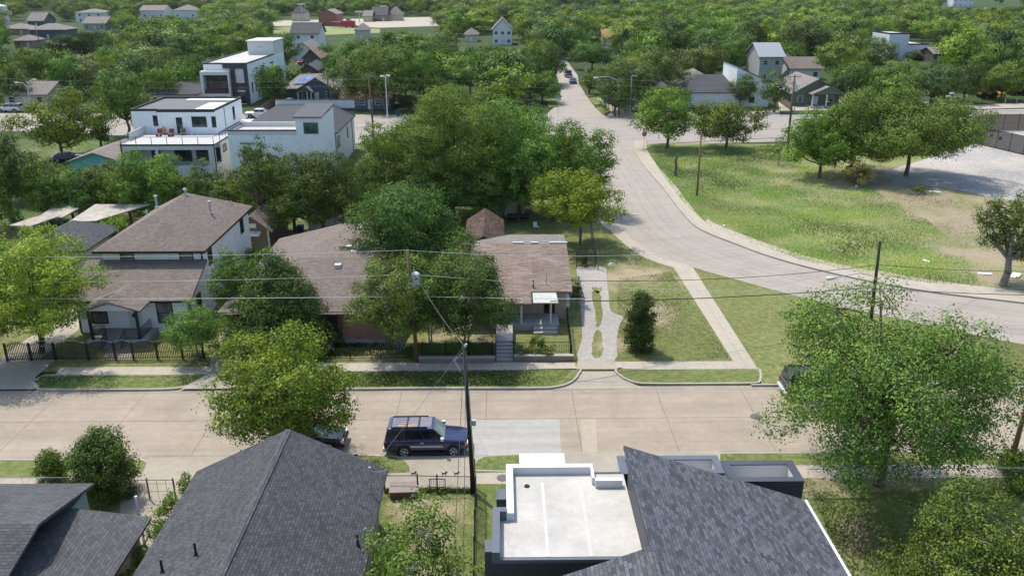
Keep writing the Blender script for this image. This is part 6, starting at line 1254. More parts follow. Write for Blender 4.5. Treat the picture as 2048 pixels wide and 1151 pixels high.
for i, (ya_, yb2) in enumerate(((154, 176), (166, 186))):
    wire(PY(-60, ya_, 170), PY(738, ya_+4, 158), .8, ('upper cable along the avenue at left', 'lower cable along the avenue at left')[i], r=.011, mat=M_cable3)
    wire(PY(738, ya_-2, 158), PY(1237, ya_+4, 170), .8, ('upper cable along the avenue in the middle', 'lower cable along the avenue in the middle')[i], r=.011, mat=M_cable3)
    wire(PY(1237, ya_+4, 170), PY(1590, ya_+0, 160), .8, ('upper cable along the avenue at right', 'lower cable along the avenue at right')[i], r=.011, mat=M_cable3)
wire(PY(738, 182, 150), PY(1320, 194, 150), 1.0, 'pale cable over the intersection', r=.010, mat=M_cable3); wire(PY(1150, 200, 150), PY(1590, 180, 155), 1.2, 'sagging cable over the corner trees', r=.010, mat=M_cable3)
# stop sign
p = P(1287, 300, .12); tp = PY(1289, 268, p[1]); e = empty('stop_sign', p, 0, label='red octagonal stop sign at the intersection corner', cat='sign')
hz_ = tp[2]-.12; MB().cyl((0, 0, 0), (0, 0, hz_+.38), .035, n=6).build('post', plain('rusty_post', (.3, .14, .1), .7), e)
rr = .43; oc = [(rr*math.cos(math.pi/8+k*math.pi/4), rr*math.sin(math.pi/8+k*math.pi/4)) for k in range(8)]
MB().add([(a_, -.05, hz_+b_2) for a_, b_2 in oc]+[(a_, -.03, hz_+b_2) for a_, b_2 in oc], [tuple(range(8)), tuple(range(15, 7, -1))]+[(k, (k+1) % 8, 8+(k+1) % 8, 8+k) for k in range(8)]).build('plate', plain('sign_red', (.38, .012, .02), .45, .05), e)
rg = MB()
for k in range(8):
    a_, b_2 = oc[k], oc[(k+1) % 8]; f = .93; rg.add([(a_[0], -.054, hz_+a_[1]), (b_2[0], -.054, hz_+b_2[1]), (b_2[0]*f, -.054, hz_+b_2[1]*f), (a_[0]*f, -.054, hz_+a_[1]*f)], [(0, 1, 2, 3)])
rg.build('border', M_whitep, e)
def text(s, size, loc, rot, mat, parent, name='lettering', ext=.004):
    c = bpy.data.curves.new(name, 'FONT'); c.body = s; c.size = size; c.align_x = 'CENTER'; c.align_y = 'CENTER'; c.extrude = ext
    o = bpy.data.objects.new(name, c); C.objects.link(o); o.location = loc; o.rotation_euler = rot; o.parent = parent
    dg = bpy.context.evaluated_depsgraph_get(); me = bpy.data.meshes.new_from_object(o.evaluated_get(dg)); bpy.data.objects.remove(o)
    o = bpy.data.objects.new(name, me); C.objects.link(o); o.location = loc; o.rotation_euler = rot; o.parent = parent; me.materials.clear(); me.materials.append(mat); return o
text('STOP', .36, (0, -.06, hz_), (math.pi/2, 0, 0), M_whitep, e, ext=.008)
p = P(1116, 232, 0); e = empty('street_name_sign', p, 0, label='green street name sign over a sign back left of the side street', cat='sign')
MB().cyl((0, 0, 0), (0, 0, 4.0), .05, n=6).build('post', M_steel, e); MB().box(-.75, -.02, 3.8, .75, .02, 4.15).build('blade', plain('sign_green', (.02, .30, .18), .5), e)
MB().cyl((0, .05, 3.2), (0, .09, 3.2), .42, .42, 8).build('sign_back', M_steel, e)
# fire hydrant-ish white bollards on the corner, trunk stump, post in the meadow
for i, q in enumerate((1210, 1231, 1243, 1254, 1271, 1280)):
    p = P(q, 222 if q > 1220 else 216, 0); t = empty('bollard', p, 0, label=('first', 'second', 'third', 'fourth', 'fifth', 'sixth')[i]+' white bollard from the left at the shaded corner', cat='bollard', group='white bollards at the shaded corner'); MB().cyl((0, 0, 0), (0, 0, 1.5), .17, .17, 10).build('post', M_whitep, t); MB().cyl((0, 0, 1.5), (0, 0, 1.6), .17, .06, 10).build('cap', M_whitep, t)
p = P(1350, 352, .12); t = empty('stump', p, 0, label='broken dead stump standing in the tall meadow grass', cat='stump'); MB().tube([(0, 0, 0), (.1, 0, 1.2), (-.05, .1, 2.2), (.1, 0, 3.0)], .22, 7, .16).build('trunk', BARK, t); MB().tube([(0, 0, 2.4), (.3, 0, 2.9)], .1, 5, .04).build('snag', BARK, t)
p = P(1380, 362, .12); t = empty('marker_post', p, 0, label='thin pale marker post in the meadow', cat='post'); MB().cyl((0, 0, 0), (0, 0, 2.6), .03, n=6).build('post', M_steel, t); MB().box(-.12, -.02, 2.2, .12, .02, 2.6).build('plate', plain('pale_green_plate', (.4, .5, .4), .6), t)
p = P(1512, 833, 0); o = MB().cyl((0, 0, .004), (0, 0, .02), .38, .38, 28).build('manhole_cover', plain('cast_iron', (.10, .09, .085), .6, .3, 20)); o.location = p; tag(o, 'round iron manhole cover in the street', 'manhole cover')
p = P(1005, 955, .14); o = MB().cyl((0, 0, .004), (0, 0, .02), .33, .33, 28).build('manhole_cover', MATS['cast_iron']); o.location = p; tag(o, 'round iron cover in the pavement by the white parapet', 'manhole cover')
# ------------------------------------------------------------------ fences
def fence(label, pts, h, name='iron_fence', mat=M_iron, kind='picket', step=.13, post=2.4, z=.12, rails=(.12, .9), cat='fence', pm=None, arch=0.0, pr=.045, group=None, pw=.013):
    """fence along world points: one panel per run, posts between"""
    e = empty(name, (pts[0][0], pts[0][1], z), 0, label=label, cat=cat, group=group); o = np.array(pts[0][:2])
    P_ = [np.array(q[:2])-o for q in pts]; posts = []
    for a_, b_2 in zip(P_[:-1], P_[1:]):
        L_ = np.linalg.norm(b_2-a_); n = max(1, round(L_/post)); 
        for k in range(n):
            s, t = a_+(b_2-a_)*k/n, a_+(b_2-a_)*(k+1)/n; posts.append(s); m = MB(); pl = L_/n
            if kind == 'picket':
                c = max(2, int(pl/step))
                for i in range(1, c):
                    f = i/c; q = s+(t-s)*f; zz = h+arch*math.sin(math.pi*f)
                    m.box(q[0]-pw, q[1]-pw, .05, q[0]+pw, q[1]+pw, zz)
                for r_ in rails:
                    for i in range(6 if arch else 1):
                        nn = 6 if arch else 1; f0, f1 = i/nn, (i+1)/nn; q0, q1 = s+(t-s)*f0, s+(t-s)*f1; up = arch if r_ > .8 else 0
                        m.cyl((*q0, h*r_+up*math.sin(math.pi*f0)), (*q1, h*r_+up*math.sin(math.pi*f1)), .022, n=4)
                m.build('picket_panel', mat, e)
                if arch:
                    w = MB()
                    for i in range(1, c):
                        f = i/c; q = s+(t-s)*f
                        for zz in (h+arch*math.sin(math.pi*f), h*.48): w.cyl((*q, zz-.02), (*q, zz+.06), .03, .008, 4)
                    w.build('finial', M_whitep, e)
            elif kind == 'mesh':
                d = (t-s); m.add([(*s, .03), (*t, .03), (*t, h), (*s, h)], [(0, 1, 2, 3)]); m.build('wire_panel', mat, e)
                MB().cyl((*s, h), (*t, h), .022, n=5).build('top_rail', pm or M_steel, e)
            else:
                d = (t-s)/pl; nrm = np.array([-d[1], d[0]])*.02; m.add([(*(s-nrm), 0), (*(t-nrm), 0), (*(t+nrm), 0), (*(s+nrm), 0), (*(s-nrm), h), (*(t-nrm), h), (*(t+nrm), h), (*(s+nrm), h)], [(0, 1, 5, 4), (2, 3, 7, 6), (4, 5, 6, 7), (1, 2, 6, 5), (3, 0, 4, 7)]); m.build('board_panel', mat, e)
    posts.append(P_[-1])
    for q in posts: MB().cyl((*q, -.1), (*q, h+.12), pr, n=6).build('post', pm or mat, e)
    return e
CL = meshwire('chain_link', (.20, .20, .19), .055, .10, a=.55); CLd = meshwire('dark_chain_link', (.06, .06, .06), .07, .16, a=.9)
CLb, _nt, _b = newmat('black_mesh_screen'); _b.inputs['Base Color'].default_value = (.012, .014, .018, 1); _b.inputs['Roughness'].default_value = .9; _b.inputs['Alpha'].default_value = .80; _b.inputs['Specular IOR Level'].default_value = .05
PR = lambda *q: [P(a_, b_2, .12) for a_, b_2 in q]
fence('ornate black iron fence with white spear tips and arched panels before the white house', PR((15, 722), (112, 720), (178, 720), (232, 719), (268, 719), (316, 718), (366, 717), (408, 716)), 1.35, step=.12, post=2.3, arch=.25, pr=.075, rails=(.12, .46, .88), pw=.02)
fence('short black iron fence before the brick house', PR((640, 719), (822, 717)), .95, post=2.0)
fence('dark iron fence on the low wall left of the stairs', PR((845, 716), (985, 714)), 1.0, post=1.7, z=.4)
fence('dark iron fence on the low wall right of the stairs', PR((1028, 714), (1140, 712)), 1.0, post=2.3, z=.4)
fence('leaning iron side fence of the cottage yard', PR((1143, 718), (1134, 640)), 1.1, post=1.8)
fence('rusty iron gate across the gravel drive', PR((1153, 536), (1190, 536)), 1.6, post=1.2, name='iron_gate', cat='gate')
fence('chain link side fence running back from the gravel drive gate', PR((1196, 540), (1186, 500), (1180, 465)), 1.5, kind='mesh', mat=CL, pm=M_woodg, name='chain_link_fence', post=2.5)
for lb, q in (('low brick retaining wall left of the cottage stairs', ((838, 727), (990, 724))), ('low brick retaining wall right of the cottage stairs', ((1028, 723), (1146, 720)))):
    a_, b_2 = P(*q[0], .12), P(*q[1], .12); e = empty('retaining_wall', a_, 0, label=lb, cat='wall'); L_ = b_2[0]-a_[0]; MB().box(0, 0, -.1, L_, .3, .42).build('wall', brickmat('grey_brown_block' + str(int(L_*10)), (.22, .17, .13), (.27, .21, .17), (.2, .17, .14), .4, .2), e); MB().box(-.03, -.03, .42, L_+.03, .33, .48).build('coping', M_found, e)
a_ = P(992, 722, .12); b_2 = P(1027, 722, .12); e = empty('stairs', (a_[0], a_[1], .12), 0, label='dark concrete stairs up to the cottage yard', cat='stairs'); Wd = b_2[0]-a_[0]
for k in range(6): MB().box(0, k*.42, -.1, Wd, (k+1)*.42 if k < 5 else 5.5, .12*(k+1)).build('step', M_found, e)
rl = MB(); rail(rl, (0, 0, 0), (0, 2.4, .7), .9); rl.build('handrail', M_iron, e); rl = MB(); rail(rl, (Wd, 0, 0), (Wd, 2.4, .7), .9); rl.build('handrail', M_iron, e)
fence('wire gate and fence with dog figures across the dirt yard', PR((700, 986), (770, 986), (836, 986), (875, 987), (942, 988)), 1.15, kind='mesh', mat=CL, pm=M_iron, name='chain_link_fence', post=2.2)
for i, q in enumerate((829, 890, 914)):
    p = P(q, 986, .12); t = empty('dog_figure', (p[0], p[1], .12+1.15), 0, label=('leftmost small black dog figure on the wire fence', 'middle small black dog figure on the wire fence', 'rightmost small black dog figure on the wire fence')[i], cat='ornament'); m = MB(); m.box(-.12, -.015, .1, .1, .015, .18).box(.06, -.015, .16, .17, .015, .26).box(-.12, -.015, 0, -.08, .015, .1).box(.06, -.015, 0, .1, .015, .1).cyl((-.12, 0, .16), (-.2, 0, .26), .012, n=4); m.build('body', M_iron, t); MB().box(.08, -.012, .25, .11, .012, .3).build('ear', M_iron, t)
p = P(876, 987, .12); e = empty('wire_gate', (p[0]-.42, p[1]-.12, .12), 0, label='small barred gate leaning on the wire fence', cat='gate'); m = MB()
for u in (0, .84): m.cyl((u, 0, 0), (u, 0, 1.05), .03, n=6)
for v in (.05, .52, 1.05): m.cyl((0, 0, v), (.84, 0, v), .025, n=6)
m.build('frame', M_iron, e); m = MB()
for k in range(1, 8): m.cyl((k*.105, 0, .05), (k*.105, 0, 1.05), .008, n=4)
m.build('bar', M_iron, e)
fence('tall black iron fence running down between the dirt yard and the green lawn', PR((950, 975), (952, 1010), (950, 1080), (947, 1260)), 1.75, step=.12, post=2.4)
fence('chain link fence along the shady yard at right', PR((1612, 974), (1668, 974), (1862, 972), (1950, 972), (2120, 971)), 1.2, kind='mesh', mat=CL, name='chain_link_fence', post=3.0)
fence('double wire gate by the dark upright shrub', PR((244, 1000), (300, 998), (352, 998)), 1.25, kind='mesh', mat=meshwire('sparse_wire', (.16, .13, .10), .5, .05, diag=False), pm=plain('rusty_tube', (.15, .11, .08), .7), name='wire_gate', cat='gate', post=3.2)
fence('low fence beside the left hand street verge', PR((-20, 985), (120, 985), (200, 985)), 1.0, kind='mesh', mat=CL, name='chain_link_fence', post=2.5)
fence('cedar board fence beside the three storey house', PR((520, 232), (575, 196), (590, 180)), 1.9, kind='board', mat=M_wood, name='board_fence', z=0, post=3)
fence('weathered board fence behind the back gardens at left', PR((425, 418), (500, 418), (620, 416)), 2.0, kind='board', mat=M_woodg, name='board_fence', post=3)
fence('weathered board fence behind the back gardens in the middle', PR((760, 412), (900, 410), (1062, 408)), 2.0, kind='board', mat=M_woodg, name='board_fence', post=3)
fence('orange timber fence below the white modern houses', PR((440, 388), (520, 388), (700, 385)), 1.9, kind='board', mat=siding('orange_boards', (.36, .20, .10), .16, vert=True, var=.2), name='board_fence', post=3)
fence('red board fence beside the shaded corner bungalow', PR((1345, 182), (1410, 180)), 1.9, kind='board', mat=plain('red_boards', (.16, .04, .03), .8), name='board_fence', z=0, post=3)
fence('picket fence running beside the sage green bungalow', PR((1546, 196), (1562, 206), (1584, 222)), 1.5, kind='board', mat=M_woodg, name='board_fence', z=0, post=3)
fence('low white rail fence before the sage green bungalow', PR((1588, 222), (1645, 221)), .9, kind='picket', mat=M_whitep, name='rail_fence', z=0, post=3, step=3.5, rails=(.5, 1.0), pr=.12)
fence('wire fence around the shaded corner lot', PR((1200, 214), (1225, 226), (1300, 230)), 1.5, kind='mesh', mat=CLd, pm=M_iron, name='chain_link_fence', z=0, post=3)
fence('thin black fence around the small lawn at the avenue', PR((1506, 224), (1560, 224), (1580, 223)), 1.2, kind='picket', name='iron_fence', z=0, post=3, step=.4)
fence('black screened court fence at the right edge', PR((2200, 352), (2045, 310), (1940, 285), (1945, 262), (2300, 258)), 3.0, kind='mesh', mat=CLb, pm=M_iron, name='court_fence', post=3.0)
for i, (q, py, w_) in enumerate(((1962, 272, .8), (1977, 277, .5), (1995, 283, .55))):
    p = P(q, py+14, .12); t = empty('notice_board', (p[0], p[1]-.2, 1.6), 0, label=('large white notice on the black screened fence', 'small white notice on the black screened fence', 'yellowish notice on the black screened fence')[i], cat='sign'); MB().box(-w_/2, -.05, 0, w_/2, -.02, w_*.9).build('panel', M_whitep if i < 2 else plain('yellowish_board', (.6, .55, .35), .6), t); MB().box(-w_/2-.03, -.02, -.03, w_/2+.03, 0, w_*.9+.03).build('frame', M_steel, t)
fence('guard rail beside the avenue at the right edge', PR((2010, 206), (2100, 202)), .9, kind='picket', mat=M_steel, name='guard_rail', z=0, post=3, step=5, rails=(.6, 1.0), pr=.09, cat='guard rail')
# ------------------------------------------------------------------ small things
def bin_(px, py, label, col, z=.12, s=1.0):
    p = P(px, py, z); t = empty('wheelie_bin', p, 0, label=label, cat='bin'); m = MATS.get(col[0]) or plain(col[0], col[1], .5)
    MB().add([(-.26*s, -.3*s, .1), (.26*s, -.3*s, .1), (.26*s, .26*s, .1), (-.26*s, .26*s, .1), (-.33*s, -.38*s, 1.05*s), (.33*s, -.38*s, 1.05*s), (.33*s, .36*s, 1.05*s), (-.33*s, .36*s, 1.05*s)], [(0, 3, 2, 1), (4, 5, 6, 7), (0, 1, 5, 4), (1, 2, 6, 5), (2, 3, 7, 6), (3, 0, 4, 7)]).build('body', m, t)
    MB().box(-.35*s, -.4*s, 1.05*s, .35*s, .4*s, 1.14*s).build('lid', m, t, bevel=.02)
    for q in (-1, 1): MB().cyl((q*.28, .28, .1), (q*.33, .28, .1), .1, n=10).build('wheel', M_rubber, t)
bin_(505, 422, 'blue bin standing behind the small brown garage', ('bin_blue', (.02, .045, .16))); bin_(602, 470, 'blue bin beside the white clapboard shed', ('bin_blue', 0)); bin_(796, 232, 'dark blue bin beside the avenue', ('bin_blue', 0), z=0)
p = P(809, 990, .16); t = empty('dog_kennel', p, .05, label='brown box hutch with a white label on the yard slab', cat='box'); MB().box(-.75, -.35, 0, .75, .35, .5).build('body', plain('brown_box', (.10, .06, .045), .7), t); MB().shell([(-.8, -.42, .5), (.8, -.42, .5), (.8, .42, .62), (-.8, .42, .62)], [(0, 1, 2, 3)], .05).build('lid', plain('grey_brown_lid', (.24, .19, .17), .7), t); MB().box(.4, -.36, .15, .62, -.35, .32).build('sticker', M_whitep, t)
p = P(1222, 529, .13); t = empty('bowl', p, 0, label='upturned white bowl lying on the bare lawn', cat='bowl'); MB().cyl((0, 0, 0), (0, 0, .12), .28, .24, 16).cyl((0, 0, .12), (0, 0, .2), .24, .1, 16).build('dome', M_whitep, t, smooth=True); MB().cyl((0, 0, 0), (0, 0, .03), .31, .31, 16).build('rim', M_whitep, t)
p = P(1124, 440, .12); t = empty('planter', p, 0, label='round clay fire bowl on the back garden grass', cat='planter'); MB().cyl((0, 0, 0), (0, 0, .5), .7, .95, 20).build('bowl', plain('clay', (.36, .24, .15), .8), t); MB().cyl((0, 0, .46), (0, 0, .505), .8, .8, 20).build('ash', M_rubber, t)
p = P(1072, 458, .12); t = empty('garden_chair', p, .5, label='white plastic chair fallen on the back garden grass', cat='chair'); MB().box(-.25, -.25, .3, .25, .25, .35).build('seat', M_whitep, t); MB().box(-.25, .22, .35, .25, .27, .8).build('backrest', M_whitep, t)
for a_ in (-.22, .22):
    for b_2 in (-.22, .22): MB().cyl((a_, b_2, 0), (a_, b_2, .3), .02, n=5).build('leg', M_whitep, t)
p = P(1035, 444, .12); t = empty('grill', p, 0, label='black barbecue drums beside the cream shed', cat='barbecue'); MB().cyl((-1.2, 0, .7), (.0, 0, .7), .35, n=12).cyl((.3, 0, .7), (1.3, 0, .7), .35, n=12).build('drum', M_iron, t)
for a_ in (-1, -.2, .5, 1.1): MB().cyl((a_, 0, 0), (a_, 0, .5), .04, n=5).build('leg', M_iron, t)
p = P(1825, 388, .12); t = empty('brush_pile', p, 0, label='heap of cut dead branches on the meadow', cat='brushwood'); m = MB(); rr2 = random.Random(3)
for k in range(60): a_ = rr2.uniform(0, 3.14); l_ = rr2.uniform(.6, 2.0); cx, cy, cz = rr2.gauss(0, .8), rr2.gauss(0, .5), rr2.uniform(.05, .6); m.cyl((cx-l_/2*math.cos(a_), cy-l_/2*math.sin(a_), cz*.5), (cx+l_/2*math.cos(a_), cy+l_/2*math.sin(a_), cz*rr2.uniform(.5, 1.5)), .03, .015, 4)
m.build('branch', BARKG, t); rg2 = np.random.default_rng(1); leaf_object('leaves', rg2.normal(size=(300, 3))*[.5, .4, .25]+[.9, .3, .6], rg2.normal(size=(300, 3)), .25, rg2.uniform(.3, .8, 300), rg2, G_bright, t)
for i, (q, py, w_, h_) in enumerate(((1868, 384, 1.6, .12), (1712, 375, .5, .35), (1852, 522, .9, .08), (1970, 548, 1.2, .1), (2030, 552, 1.6, .15), (1165, 471+0, .0, 0), (1270, 428, .5, .04), (1418, 318, .4, .1), (1448, 452, .5, .12))):
    if not w_: continue
    p = P(q, py, .12); t = MB().box(-w_/2, -w_*.2, 0, w_*.3, w_*.25, h_).box(0, -w_*.3, 0, w_/2, w_*.1, h_*.7).build('litter', MATS.get('pale_litter') or plain('pale_litter', (.6, .58, .52), .8), None, bevel=.01); t.location = p; t.rotation_euler = (0, 0, i)
    tag(t, ('pale sheets of rubbish behind the brush pile', 'white bucket under the meadow trees', 'pale litter in the meadow beyond the black pole', 'white litter left of the right edge tree', 'pale rubbish heap right of the right edge tree', '', 'white paper scrap on the curved road by the garden tree', 'white scrap in the grass beside the brown meadow pole', 'white litter beside the curved pavement')[i], 'litter')
# ------------------------------------------------------------------ grasses and leaf litter
def inside(pt, poly):
    x, y = pt; c = False; j = len(poly)-1
    for i in range(len(poly)):
        xi, yi = poly[i][:2]; xj_, yj__ = poly[j][:2]
        if (yi > y) != (yj__ > y) and x < (xj_-xi)*(y-yi)/(yj__-yi)+xi: c = not c
        j = i
    return c
def inside_np(X, Y, poly):
    c = np.zeros(len(X), bool); j = len(poly)-1
    for i in range(len(poly)):
        xi, yi = poly[i][:2]; xk_, yk_ = poly[j][:2]
        if yi != yk_: c ^= ((yi > Y) != (yk_ > Y)) & (X < (xk_-xi)*(Y-yi)/(yk_-yi)+xi)
        j = i
    return c
def grass(label, poly, n, h, col, seed, z=.12, blade=.03, holes=(), clump=0):
    rg = np.random.default_rng(seed); xs = [q[0] for q in poly]; ys = [q[1] for q in poly]
    X = rg.uniform(min(xs), max(xs), n*2); Y = rg.uniform(min(ys), max(ys), n*2); k = inside_np(X, Y, poly)
    for hp in holes: k &= ~inside_np(X, Y, hp)
    X, Y = X[k][:n], Y[k][:n]; m = len(X)
    den = np.array([mnoise.noise((a*.18, b*.18, seed)) for a, b in zip(X, Y)]); keep = rg.random(m) < np.clip(.65+den*1.1, .08, 1); X, Y, den = X[keep], Y[keep], den[keep]; m = len(X)
    pos = np.stack([X, Y, np.full(m, z)], 1); a = rg.uniform(0, 2*np.pi, m); H_ = h*rg.uniform(.5, 1.3, m)*(1+den*.5); w_ = blade*rg.uniform(.6, 1.4, m)
    d = np.stack([np.cos(a), np.sin(a), 0*a], 1); ln_ = rg.normal(size=(m, 3))*.35; ln_[:, 0] += .25; ln_[:, 2] = 0
    v = np.empty((m, 3, 3)); v[:, 0] = pos-d*w_[:, None]; v[:, 1] = pos+d*w_[:, None]; v[:, 2] = pos+ln_*H_[:, None]; v[:, 2, 2] += H_
    me = bpy.data.meshes.new('grass'); me.vertices.add(3*m); me.vertices.foreach_set('co', v.ravel()); me.loops.add(3*m); me.loops.foreach_set('vertex_index', np.arange(3*m, dtype=np.int32))
    me.polygons.add(m); me.polygons.foreach_set('loop_start', np.arange(0, 3*m, 3, dtype=np.int32)); me.polygons.foreach_set('loop_total', np.full(m, 3, np.int32)); me.update(calc_edges=True)
    t = np.array([mnoise.noise((a_*.12, b_2*.12, 9+seed)) for a_, b_2 in zip(X, Y)])*1.1+.5+rg.normal(0, .12, m)
    at_ = me.attributes.new('tint', 'FLOAT', 'FACE'); at_.data.foreach_set('value', np.clip(t, 0, .97).astype(np.float32)); me.materials.append(LEAF)
    o = bpy.data.objects.new('grass', me); C.objects.link(o); o.color = (*col, 1); return tag(o, label, 'grass', kind='stuff')
mp_ = PP([(1295, 300), (1320, 345), (1360, 400), (1390, 430), (1430, 462), (1500, 486), (1600, 522), (1700, 545), (1850, 568), (1960, 575), (1920, 500), (1850, 440), (1760, 390), (1690, 340), (1620, 310), (1560, 292)])
grass('tall green grass waving over the corner meadow', mp_, 110000, .17, (.19, .29, .08), 1, blade=.03)
grass('straw coloured seed grass scattered over the meadow', mp_, 16000, .22, (.45, .41, .24), 2, blade=.02)
grass('short dry grass and weeds on the bare side of the meadow', PP([(1690, 345), (1790, 380), (1930, 400), (2048, 425), (2300, 500), (2300, 590), (1960, 572), (1920, 500), (1850, 440), (1760, 390)]), 22000, .09, (.32, .31, .15), 12, blade=.03)
grass('rough weeds over the shady yard at bottom right', PP([(1620, 985), (2100, 985), (2300, 1300), (1750, 1300), (1660, 1080)]), 26000, .2, (.11, .17, .045), 3, blade=.025)
grass('short rough grass of the corner lawn', PP([(1235, 560), (1340, 545), (1460, 722), (1235, 722)]), 16000, .07, (.13, .17, .05), 4, blade=.03)
grass('weeds under the garden trees before the brick house', PP([(640, 716), (645, 690), (830, 690), (985, 690), (985, 712)]), 12000, .22, (.11, .17, .045), 5, blade=.03)
grass('rough edge grass of the parkway before the brick house', PP([(690, 776), (690, 746), (1145, 742), (1110, 774)]), 16000, .09, (.11, .17, .04), 6, blade=.025, z=.13)
grass('rough edge grass of the left parkway', PP([(80, 778), (80, 756), (415, 752), (370, 774)]), 9000, .08, (.12, .18, .04), 7, blade=.025, z=.13)
grass('weeds along the wire fence of the dirt yard', PP([(770, 990), (940, 990), (940, 984), (770, 984)]), 2500, .25, (.11, .18, .04), 8, blade=.03)
for i, (q, py, ty, w_) in enumerate(((372, 985, 948, 44), (345, 1035, 985, 46), (318, 1090, 1030, 50), (290, 1150, 1085, 54), (262, 1200, 1130, 50))):
    tree(q, py, ty, w_, ('leafy creeper by the wire gate post at the dark roof', 'second creeper down the strip beside the dark roof', 'middle creeper down the strip beside the dark roof', 'fourth creeper down the strip beside the dark roof', 'lowest creeper in the strip beside the dark roof')[i], (.12, .19, .045), cb=0, dens=1.0, L=.15, name='creeper', cat='plant', lobes=7, rt=.03)
# pollen-brown litter along kerbs
# ------------------------------------------------------------------ far trees: ~230 single ones sharing meshes, the rest as one wood
KEEP = [(55, 18, 115, 54, 480), (0, 40, 140, 97, 330), (150, 30, 225, 62, 430), (545, 28, 880, 66, 440), (583, 62, 650, 100, 345), (585, 82, 660, 138, 270), (982, 46, 1035, 90, 330), (930, 66, 957, 84, 320),
        (1118, 112, 1150, 140, 260), (1172, 76, 1235, 130, 250), (1498, 95, 1566, 135, 260), (1565, 122, 1660, 160, 235), (1765, 78, 1858, 116, 250), (1895, 0, 1960, 16, 560), (1860, 110, 1890, 128, 240),
        (700, 52, 745, 82, 360), (405, 98, 566, 130, 200), (1370, 135, 1545, 160, 190), (545, 52, 750, 66, 400), (1640, 118, 1740, 126, 300), (0, 8, 18, 50, 480), (1205, 96, 1222, 112, 260), (0, 172, 110, 215, 200), (1308, 130, 1385, 165, 220), (1890, 6, 2048, 14, 560), (1985, 160, 2048, 200, 200), (1885, 165, 1960, 215, 205), (1120, 10, 1240, 12, 600), (100, 96, 140, 110, 250), (280, 26, 400, 36, 560)]
def blocked(x, y, r, h):
    bx0, by0, _ = proj(x, y, 0)
    for (a, b, c, d, Y) in KEEP:
        if a-4 < bx0 < c+4 and b+4 < by0 < d+4: return True
    cx, ty, w = proj(x, y, h); _, by, _ = proj(x, y, h*.25); pw = r*F_PX/w*.85
    for (a, b, c, d, Y) in KEEP:
        if y < P(a, d)[1]+8 and cx+pw > a and cx-pw < c and by > b+2 and ty < d-2: return True
    return False
rngf = np.random.default_rng(5)
variants = []
for i in range(7):
    pos, nr, ti, mb, rg = tree_mesh_pair(100+i, 4.9, 1.0, 8.6+.4*(i % 3), 'round', .55, 1.0, .22, lobes=10+i % 4, twigs=0, hi=.02)
    lo = leaf_object('crown', pos, nr, .55, ti, rg, G_mid, link=False); variants.append((lo.data, mb.build('trunk', BARK)))
for _, t in variants: C.objects.unlink(t)
cands = []
y = 160.0
while y < 900:
    st = 9.2 if y < 320 else 9.8+(y-320)*.012
    hw = .64*y+25; x = -hw
    while x < hw:
        cands.append((x+R.uniform(-.42, .42)*st, y+R.uniform(-.42, .42)*st)); x += st
    y += st*.9
def onroad(x, y, r):
    px, py, _ = proj(x, y, 0)
    if 215 < py < 300 or (560 < px < 800 and 36 < py < 64): return True
    if 120 < py < 240 and abs(px-(1140+max(0, py-190)*.3)) < 24+(py-120)*.45: return True
    return False
cols = [(.10, .165, .036), (.135, .215, .04), (.075, .13, .036), (.165, .25, .042), (.135, .185, .072), (.20, .265, .052), (.048, .09, .03)]
ind, mass = [], []
for (x, y) in cands:
    r = R.choice((3.6, 4.6, 5.6, 7.2))*R.uniform(.88, 1.15); h = R.uniform(4.5, 9)+r*.6
    px, py, _ = proj(x, y, 0)
    if px < -120 or px > 2170 or onroad(x, y, r) or blocked(x, y, r, h): continue
    if any((x-a)**2+(y-b)**2 < (.65*(r+c))**2 for a, b, c in TREES): continue
    (ind if len(ind) < 235 else mass).append((x, y, r, h))
tone = ['dark green', 'plain mid green', 'deep green', 'bright green', 'greyish green', 'light yellowish green', 'very dark green']  # leaf colour names, drawn at random for each canopy tree
near_of = ['by the left edge', 'above the white three storey house', 'beyond the solar roofed house', 'beyond the side street', 'beyond the white gabled house', 'above the green house', 'towards the right edge']
for (x, y, r, h) in ind:
    ci = R.choices(range(7), [5, 5, 4, 4, 3, 2, 3])[0]; vi = R.randrange(7); lm, to = variants[vi]
    sz = ('small', 'middling', 'broad')[0 if r < 4.3 else 1 if r < 5.9 else 2]; px = proj(x, y, 0)[0]; zone = near_of[min(6, max(0, int(px/2048*7)))]
    e = empty('canopy_tree', (x, y, 0), R.uniform(0, 6.28), label='%s %s rounded tree in the canopy %s' % (sz, tone[ci], zone), cat='tree', group='%s %s canopy trees %s' % (sz, tone[ci], zone))
    e.scale = (r/4.9, r/4.9, h/9.0)
    c_ = bpy.data.objects.new('crown', lm); c_.color = (*cols[ci], 1); C.objects.link(c_); c_.parent = e
    t_ = bpy.data.objects.new('trunk', to.data); C.objects.link(t_); t_.parent = e
# the wood: points carrying scale and angle, a geometry nodes scatter of the same crowns
WOODM = []
for i, c_ in enumerate(cols):
    m = LEAF.copy(); m.name = 'wood_leaf'; 
    for nd in list(m.node_tree.nodes):
        if nd.type == 'OBJECT_INFO':
            rg_ = m.node_tree.nodes.new('ShaderNodeRGB'); rg_.outputs[0].default_value = (*c_, 1)
            for l in list(nd.outputs['Color'].links): m.node_tree.links.new(rg_.outputs[0], l.to_socket)
    WOODM.append(m)
src = bpy.data.collections.new('wood_sources')
for i, (lm, to) in enumerate(variants):
    for j in range(2):
        m2 = lm.copy(); m2.materials.clear(); m2.materials.append(WOODM[(i+3*j) % 7])
        o = bpy.data.objects.new('crown_source', m2); src.objects.link(o)
me = bpy.data.meshes.new('distant_wood'); n = len(mass); me.vertices.add(n)
me.vertices.foreach_set('co', np.array([(a, b, 0) for a, b, _, _ in mass], float).ravel())
